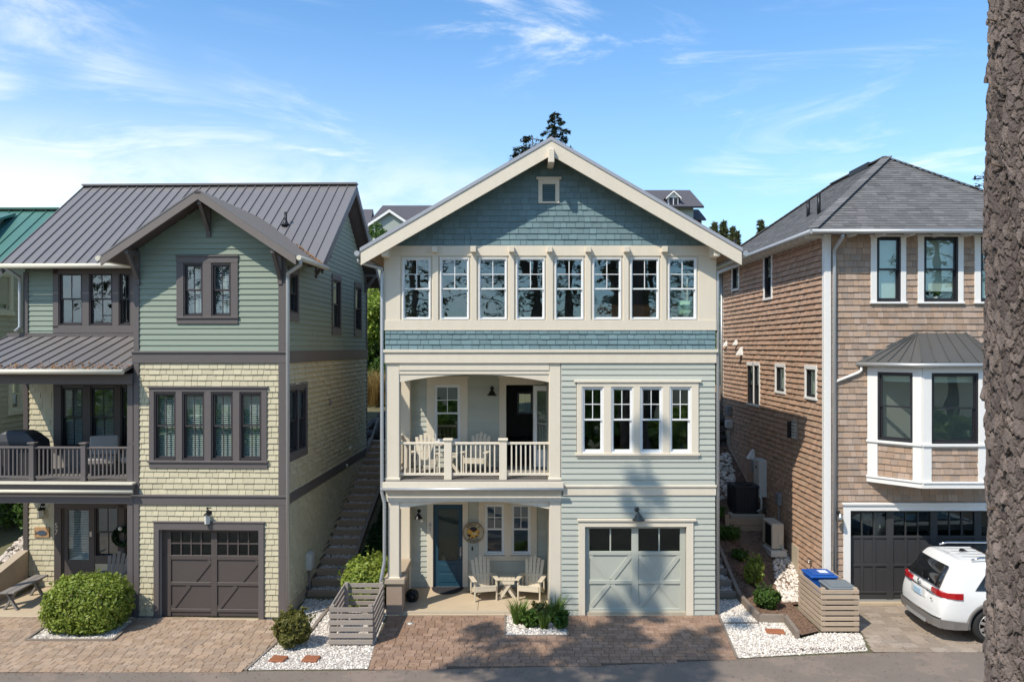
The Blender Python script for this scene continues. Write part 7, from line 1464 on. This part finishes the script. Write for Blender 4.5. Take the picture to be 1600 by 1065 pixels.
wall_box('wall_box', 'small grey box high on the far end of the cedar side wall', 'utility box', onR(1143, 648), R(-90), .34, .32, .14, M['equipgrey'])
wall_box('electric_meter', 'grey electric meter below the small box at the far end of the cedar wall', 'meter', onR(1145, 668), R(-90), .34, .26, .2, M['lightgrey'])
t = thing('wall_vent', 'framed louvred vent with dark hood edge on the cedar side wall near the street', 'vent', onR(1245, 672), R(-90)); MB().cbox(-.18, .18, -.05, 0, -.26, .26, .008).build('frame', M['greywood'], t)
for i in range(5): MB().box(-.13, .13, -.07, -.05, -.20 + i * .085, -.15 + i * .085).build('louver', M['lightgrey'], t)
MB().box(-.2, -.15, -.16, 0, -.22, .22).build('side_hood', M['iron'], t)
t = thing('hose_tap', 'brass hose tap low on the cedar side wall above the bins', 'tap', onR(1271, 877), R(-90)); MB().tube([(0, 0, 0), (0, -.08, 0), (0, -.12, -.05)], .02, 6).build('spout', M['nickel'], t); MB().lathe([(0, 0), (.045, 0), (.045, .012), (0, .012)], 10, 0, -.07, Mx=Matrix.Translation((0, 0, .04))).build('handle', M['nickel'], t)
# condenser
ax, ay = 7.05, 5.45; az = H1(ax, ay) + .02; t = thing('condenser_unit', 'black round cornered condenser on a pale pad in the shade of the cedar house', 'air conditioner', (ax, ay, az))
MB().cbox(-.52, .52, -.52, .52, -.28, .05, .01).build('pad', M['found'], t)
def rrect(r, c, n=5): return [(sx * (r - c) + c * math.cos(a), sy * (r - c) + c * math.sin(a)) for sx, sy, a0 in ((1, 1, 0), (-1, 1, 90), (-1, -1, 180), (1, -1, 270)) for a in [R(a0 + 90 * k / n) for k in range(n + 1)]]
def rprism(m, r, c, z0, z1):
    p_ = rrect(r, c); n = len(p_); m.add([(x, y, z0) for x, y in p_] + [(x, y, z1) for x, y in p_], [tuple(range(n))[::-1], tuple(range(n, 2 * n))] + [(i, (i + 1) % n, (i + 1) % n + n, i + n) for i in range(n)])
m = MB(); rprism(m, .40, .14, .05, .12); rprism(m, .385, .14, .12, .80); rprism(m, .41, .15, .80, .87); m.build('casing', M['acblack'], t)
m = MB()
for i in range(15):
    u = -.30 + i * .043; m.box(u - .008, u + .008, -.40, -.384, .13, .79); m.box(-.40, -.384, u - .008, u + .008, .13, .79)
m.build('grille', M['acblack'], t); MB().lathe([(.30, .872), (.28, .90), (.24, .88), (0, .88)], 20).build('fan_guard', M['iron'], t); MB().tube([(.36, -.44, .62), (.42, -.46, .5), (.42, -.46, .2), (.30, -.46, .15), (.62, -.2, .15)], .03, 7).build('insulated_pipe', M['lightgrey'], t)
# heat pump
ax, ay = 7.36, 3.6; az = H1(ax, ay) + .08; t = thing('heat_pump', 'beige outdoor heat pump unit on blocks against the cedar side wall', 'heat pump', (ax, ay, az), 0)
MB().cbox(-.22, .22, -.50, .50, -.12, .06, .01).build('base_block', M['lightgrey'], t); MB().cbox(-.17, .17, -.42, .42, .08, .78, .02).build('casing', M['beigemetal'], t); m = MB()
for i in range(12): m.box(-.182, -.17, -.36 + i * .043, -.345 + i * .043, .14, .72)
m.build('grille', M['iron'], t); MB().cbox(.0, .14, -.44, -.42, .2, .5, .008).build('valve_cover', M['beigemetal'], t); MB().tube([(.08, -.44, .2), (.1, -.5, .1), (.25, -.48, .05)], .02, 6).build('pipe', M['lightgrey'], t)
rw = thing('timber_retaining_wall', 'dark timber retaining boards holding the bank below the condenser', 'retaining wall', (6.35, 4.45, H1(6.35, 4.45)))
for i in range(2): MB().cbox(0, 1.2, 0, .06, -.1 + i * .2, .09 + i * .2, .008).build('board', M['step'], rw)
MB().cbox(-.12, .0, -.04, .10, -.1, .40, .008).build('post', M['step'], rw); MB().bar((-.06, -.0, -.05), (-.2, -.6, -.15), .05, .2).build('wing_board', M['step'], rw)
fp = thing('wood_fence', 'short reddish board fence at the far end of the gap beside the cedar house', 'fence', (6.6, 11.0, H1(6.6, 11.0)))
for i in range(10): MB().cbox(i * .14, i * .14 + .13, 0, .025, -.3, 1.55, .004).build('board', M['cedarside'], fp)
MB().cbox(0, 1.4, .025, .07, 1.2, 1.3, .004).build('rail', M['cedarside'], fp)
# ------------------------------------------------------------------ white SUV (x forward from the rear axle, y left, z up)
def build_car():
    t = thing('parked_car', 'white SUV parked across the grey paver driveway with its red tail lamp towards us', 'car', (10.24, -.94, .012), R(-2.0))
    HW = .985; WB = 2.98
    lev = ['l0', 'l1', 'l2', 'l3', 'l4', 'l5', 'l6', 'l7']
    def ring(x, zb=.30, hood=None, wf=1.0, xs=None, ww=(.93, .985, .995, .985, .955, .865, .775, .70)):
        """levels: sill, lower, mid, shoulder, belt, glass mid, rail, roof"""
        zt = [zb, max(.46, zb + .05), max(.70, zb + .10), .95, 1.09, 1.40, 1.63, 1.71]
        if hood is not None: zt = [zb, max(.46, zb + .05), max(.66, zb + .08), min(.88, hood - .14), hood - .06, hood - .025, hood - .008, hood]
        w_ = list(ww)
        if hood is not None: w_ = [.93, .985, .99, .965, .92, .85, .78, .70]
        xx = xs or [x] * 8
        return [(xx[i], w_[i] * HW / .985 * wf, zt[i]) for i in range(8)]
    arch = lambda x, c: .36 + math.sqrt(max(0, .455 ** 2 - (x - c) ** 2)) if abs(x - c) < .455 else .30
    rings = [ring(0, .34, None, .88, [-1.0, -1.07, -1.07, -.99, -.93, -.77, -.60, -.53]), ring(0, .33, None, .955, [-.93, -1.0, -1.0, -.93, -.88, -.72, -.55, -.47]), ring(0, .31, None, 1.0, [-.70, -.74, -.76, -.76, -.74, -.58, -.42, -.34])]
    for x in (-.50, -.455, -.42, -.33, -.18, 0, .18, .33, .42, .455, .50, .9, 1.35, 1.9): rings.append(ring(x, arch(x, 0) if abs(x) < .456 else .29))
    rings.append(ring(0, .29, None, 1, [2.3, 2.3, 2.3, 2.3, 2.32, 2.12, 1.96, 1.9])); 
    rings.append(ring(0, .29, None, 1, [2.50, 2.50, 2.50, 2.56, 2.66, 2.44, 2.26, 2.16], (.93, .985, .99, .98, .95, .865, .775, .70)))
    rings.append(ring(2.55, arch(2.55, WB), 1.12))
    for x in (2.65, 2.8, 2.98, 3.16, 3.31, 3.40, 3.435): rings.append(ring(x, arch(x, WB), 1.11 - (x - 2.6) * .06))
    rings += [ring(3.5, .30, 1.05, .99), ring(3.75, .30, 1.0, .94), ring(3.95, .34, .93, .82)]
    m = MB(); nR = len(rings); V = []
    for r in rings: V += [(x, -y, z) for x, y, z in r] + [(x, y, z) for x, y, z in r]
    F = []
    for k in range(nR - 1):
        a, b = k * 16, (k + 1) * 16
        for i in range(7): F += [(a + i, b + i, b + i + 1, a + i + 1), (a + 8 + i, a + 9 + i, b + 9 + i, b + 8 + i)]
        F += [(a + 7, b + 7, b + 15, a + 15), (a, a + 8, b + 8, b)]
    # end caps with a bowed middle column
    for k, sgn in ((0, -1), (nR - 1, 1)):
        a = k * 16; c0 = len(V)
        for f in (-.5, 0, .5): V += [(rings[k][i][0] + sgn * .05 * (1 - (f * 1.0) ** 2), rings[k][i][1] * f, rings[k][i][2]) for i in range(8)]
        cols = [[a + i for i in range(8)], [c0 + i for i in range(8)], [c0 + 8 + i for i in range(8)], [c0 + 16 + i for i in range(8)], [a + 8 + i for i in range(8)]]
        for p in range(4):
            for i in range(7): F.append((cols[p][i], cols[p][i + 1], cols[p + 1][i + 1], cols[p + 1][i]))
        nb = (k + 1 if k == 0 else k - 1)
        F.append(tuple(c[7] for c in cols)); F.append(tuple(c[0] for c in cols))
    m.add(V, F, True); body = m.build('body', M['carwhite'], t); s = body.modifiers.new('subsurf', 'SUBSURF'); s.levels = 2; s.render_levels = 2
    # rear glass, side glass as shells just outside the body
    def shell(name, pts, mat, th=.012, parent=None):
        me = MB(); n = len(pts); c = sum((Vector(p) for p in pts), Vector()) / n; nr = (Vector(pts[1]) - Vector(pts[0])).cross(Vector(pts[2]) - Vector(pts[0])).normalized()
        if nr.dot(c - Vector((1.5, 0, .8))) < 0: nr = -nr
        P = [Vector(p) for p in pts]; me.add([p + nr * th for p in P] + [p - nr * .03 for p in P], [tuple(range(n)), tuple(range(2 * n - 1, n - 1, -1))] + [(i, i + n, (i + 1) % n + n, (i + 1) % n) for i in range(n)]); o = me.build(name, mat, parent or t); bv = o.modifiers.new('bevel', 'BEVEL'); bv.width = .008; bv.segments = 2; return o
    rg = lambda f, z, y: (-.955 + (z - 1.09) * .62 - .045 * (1 - (y / .98) ** 2) - .022, y, z)
    rear = []
    for y in np.linspace(-.70, .70, 9): rear.append(rg(0, 1.12 + .015 * (1 - (y / .7) ** 2), y))
    for y in np.linspace(.60, -.60, 9): rear.append(rg(0, 1.56, y))
    mm = MB(); n = 9; mm.add([rear[i] for i in range(9)] + [rear[17 - i] for i in range(9)], [(i, i + 1, i + 10, i + 9) for i in range(8)], True); g = mm.build('rear_window', M['carglass'], t); so = g.modifiers.new('solid', 'SOLIDIFY'); so.thickness = .03; so.offset = 0
    MB().bar((-1.02, -.1, 1.15), (-.86, .35, 1.32), .012, .02).build('wiper', M['black'], t)
    def sideglass(sgn, x0, x1, x2, x3):
        pts = [(x0, 1.13), (x1, 1.13), (x2, 1.52), (x3, 1.52)]; yy = lambda z: sgn * (.965 - (z - 1.09) * .305 + .004)
        return shell('side_window', [(x, yy(z), z) for x, z in pts], M['carglass'], .006)
    for sgn in (-1, 1):
        sideglass(sgn, -.33, .62, .60, .0); sideglass(sgn, .72, 1.58, 1.50, .70); sideglass(sgn, 1.66, 2.36, 2.0, 1.60)
        # tail lamp wrapping round the corner
        lm = MB(); pr = [(-1.035, .50), (-1.02, .70), (-.985, .84), (-.90, .935), (-.76, .985), (-.60, .998)]
        vs = []
        for i, (x, y) in enumerate(pr): u = i / 5; vs += [(x - .012, sgn * (y + .014), .97 - .02 * u), (x - .012, sgn * (y + .014), 1.065 + .015 * u)]
        vs += [(x + .05, sgn * (y - .07), z) for (x, y) in pr for z in (.96, 1.07)]
        lm.add(vs, [(2 * i, 2 * i + 2, 2 * i + 3, 2 * i + 1) for i in range(5)] + [(2 * i + 1, 2 * i + 3, 2 * i + 15, 2 * i + 13) for i in range(5)] + [(2 * i, 2 * i + 12, 2 * i + 14, 2 * i + 2) for i in range(5)] + [(10, 22, 23, 11), (0, 1, 13, 12)]); tl = lm.build('tail_lamp', M['redlamp'], t)
        # roof rail, cladding, arches, mirror
        m = MB(); m.tube([(-.28, sgn * .70, 1.72), (-.1, sgn * .70, 1.765), (1.6, sgn * .69, 1.775), (1.85, sgn * .69, 1.72)], .022, 8); m.build('roof_rail', M['chrome'], t)
        for c in (0, WB):
            m = MB(); n = 20; pv = []
            for i in range(n + 1):
                a = math.pi * (i / n) * 1.06 - .03 * math.pi; ca, sa = math.cos(a), math.sin(a)
                pv += [(c + .455 * ca, sgn * .998, .36 + .455 * sa), (c + .535 * ca, sgn * .995, .36 + .535 * sa), (c + .535 * ca, sgn * .95, .36 + .535 * sa), (c + .455 * ca, sgn * .70, .36 + .455 * sa)]
            m.add(pv, [(4 * i + j, 4 * i + 4 + j, 4 * i + 4 + (j + 1) % 4, 4 * i + (j + 1) % 4) for i in range(n) for j in range(4)], True); m.build('wheel_arch', M['carcladding'], t)
        m = MB(); m.cbox(.5, WB - .5, sgn * .99 - .03, sgn * .99 + .012, .27, .42, .02); m.build('sill_cladding', M['carcladding'], t)
        m = MB(); m.add([(-1.06, sgn * .80, .31), (-.97, sgn * .93, .31), (-.80, sgn * .985, .31), (-.52, sgn * .998, .31), (-1.09, sgn * .80, .50), (-.99, sgn * .945, .50), (-.80, sgn * 1.0, .49), (-.50, sgn * 1.004, .46)], [(0, 1, 5, 4), (1, 2, 6, 5), (2, 3, 7, 6)]); o = m.build('corner_cladding', M['carcladding'], t); so = o.modifiers.new('solid', 'SOLIDIFY'); so.thickness = .03; so.offset = 0
        m = MB(); m.cbox(2.0, 2.22, sgn * 1.0, sgn * 1.16, 1.10, 1.27, .04); m.build('door_mirror', M['carwhite'], t)
        m = MB(); m.cbox(1.05, 1.22, sgn * .985 - .02, sgn * .985 + .02, .93, .96, .008); m.cbox(2.1, 2.27, sgn * .985 - .02, sgn * .985 + .02, .92, .95, .008); m.build('door_handle', M['chrome'], t)
        m = MB(); m.bar((.64, sgn * .990, .45), (.64, sgn * .965, 1.12), .004, .008); m.build('door_gap', M['black'], t)
        for c in (0, WB):
            wh = link('wheel', MB().lathe([(.20, -.11), (.27, -.12), (.345, -.105), (.378, -.06), (.380, .06), (.345, .105), (.27, .115), (.255, .10)], 40, Mx=Matrix.Rotation(R(90), 4, 'X')).mesh('wheel', M['tyre']), t); wh.location = (c, sgn * .865, .38); wh.rotation_euler = (0, 0, 0 if sgn < 0 else math.pi)
            m = MB(); m.lathe([(.245, .07), (.262, .105), (.250, .115), (.235, .09)], 40, Mx=Matrix.Rotation(R(90), 4, 'X')); m.lathe([(0, .095), (.05, .095), (.06, .07)], 16, Mx=Matrix.Rotation(R(90), 4, 'X'))
            for k in range(10):
                a = 2 * math.pi * k / 10 + (.09 if k % 2 else -.09); a2 = 2 * math.pi * (k // 2) / 5 * 1.0 + (.16 if k % 2 else -.16)
                m.bar((math.cos(a2) * .04, -.095, math.sin(a2) * .04), (math.cos(a2 + (.12 if k % 2 else -.12)) * .245, -.10, math.sin(a2 + (.12 if k % 2 else -.12)) * .245), .062, .02, up=(0, -1, 0))
            m.build('rim', M['alloy'], wh); MB().lathe([(0, .03), (.25, .03)], 30, Mx=Matrix.Rotation(R(90), 4, 'X')).build('brake_disc', M['iron'], wh)
    # rear details
    def rearbar(name, z0, z1, w, mat, off, n=10, dx=0):
        m = MB(); vs = []
        for i in range(n + 1):
            y = -w + 2 * w * i / n; x = -1.085 - .05 * (1 - (y / .98) ** 2) + .12 * max(0, abs(y) / .98 - .75) * 2 + off
            vs += [(x, y, z0), (x + dx, y, z1), (x + .06, y, z0), (x + .06, y, z1)]
        m.add(vs, [(4 * i + a, 4 * i + 4 + a, 4 * i + 4 + b, 4 * i + b) for i in range(n) for a, b in ((0, 1), (1, 3), (3, 2), (2, 0))] + [(0, 1, 3, 2), (4 * n, 4 * n + 2, 4 * n + 3, 4 * n + 1)]); return m.build(name, mat, t)
    rearbar('bumper_cladding', .32, .50, .93, M['carcladding'], -.012); rearbar('skid_plate', .30, .37, .45, M['galv'], -.03); rearbar('chrome_strip', .985, 1.0, .62, M['chrome'], .055); rearbar('bumper_chrome', .52, .535, .90, M['chrome'], -.016); rearbar('plate_recess', .80, .96, .32, M['carwhite'], .035)
    MB().cbox(-1.115, -1.095, -.17, .17, .80, .93, .004).build('number_plate', M['plate'], t)
    em = MB().lathe([(.052, 0), (.052, .012), (.066, .012), (.066, 0)], 24, Mx=Matrix.Translation((-1.065, 0, 1.065)) @ Matrix.Rotation(R(-90), 4, 'Y')).build('emblem', M['chrome'], t)
    for i, ch in enumerate(('V', 'W')):
        o = link('emblem_letter', text_mesh('emblem_letter', ch, .062, M['chrome'], .004), em); o.matrix_local = Matrix.Translation((-1.079, 0, 1.088 - i * .046)) @ Matrix.Rotation(R(-90), 4, 'Z') @ Matrix.Rotation(R(90), 4, 'X')
    o = link('model_badge', text_mesh('model_badge', '4M', .06, M['chrome'], .003), t); o.matrix_local = Matrix.Translation((-1.10, -.62, .86)) @ Matrix.Rotation(R(-82), 4, 'Z') @ Matrix.Rotation(R(90), 4, 'X')
    m = MB(); m.prism_y([(-.18, 1.735), (.02, 1.735), (-.10, 1.80), (-.15, 1.80)], -.02, .02); m.build('antenna_fin', M['iron'], t)
    MB().cbox(.30, 1.65, -.50, .50, 1.722, 1.738, .006).build('sunroof', M['carglass'], t)
    shell('windscreen', [(2.62, -.80, 1.10), (2.66, .80, 1.10), (2.13, .62, 1.62), (2.13, -.62, 1.62)], M['carglass'], .012)
    for sgn in (-1, 1): MB().tube([(-1.06, sgn * .55, .33), (-1.13, sgn * .55, .33)], .035, 8).build('exhaust', M['chrome'], t)
    m = MB()
    for i in range(4): m.bar((-.30, -.36 + i * .24, 1.728), (.25, -.36 + i * .24, 1.735), .04, .012)
    m.build('roof_rib', M['carwhite'], t)
build_car()
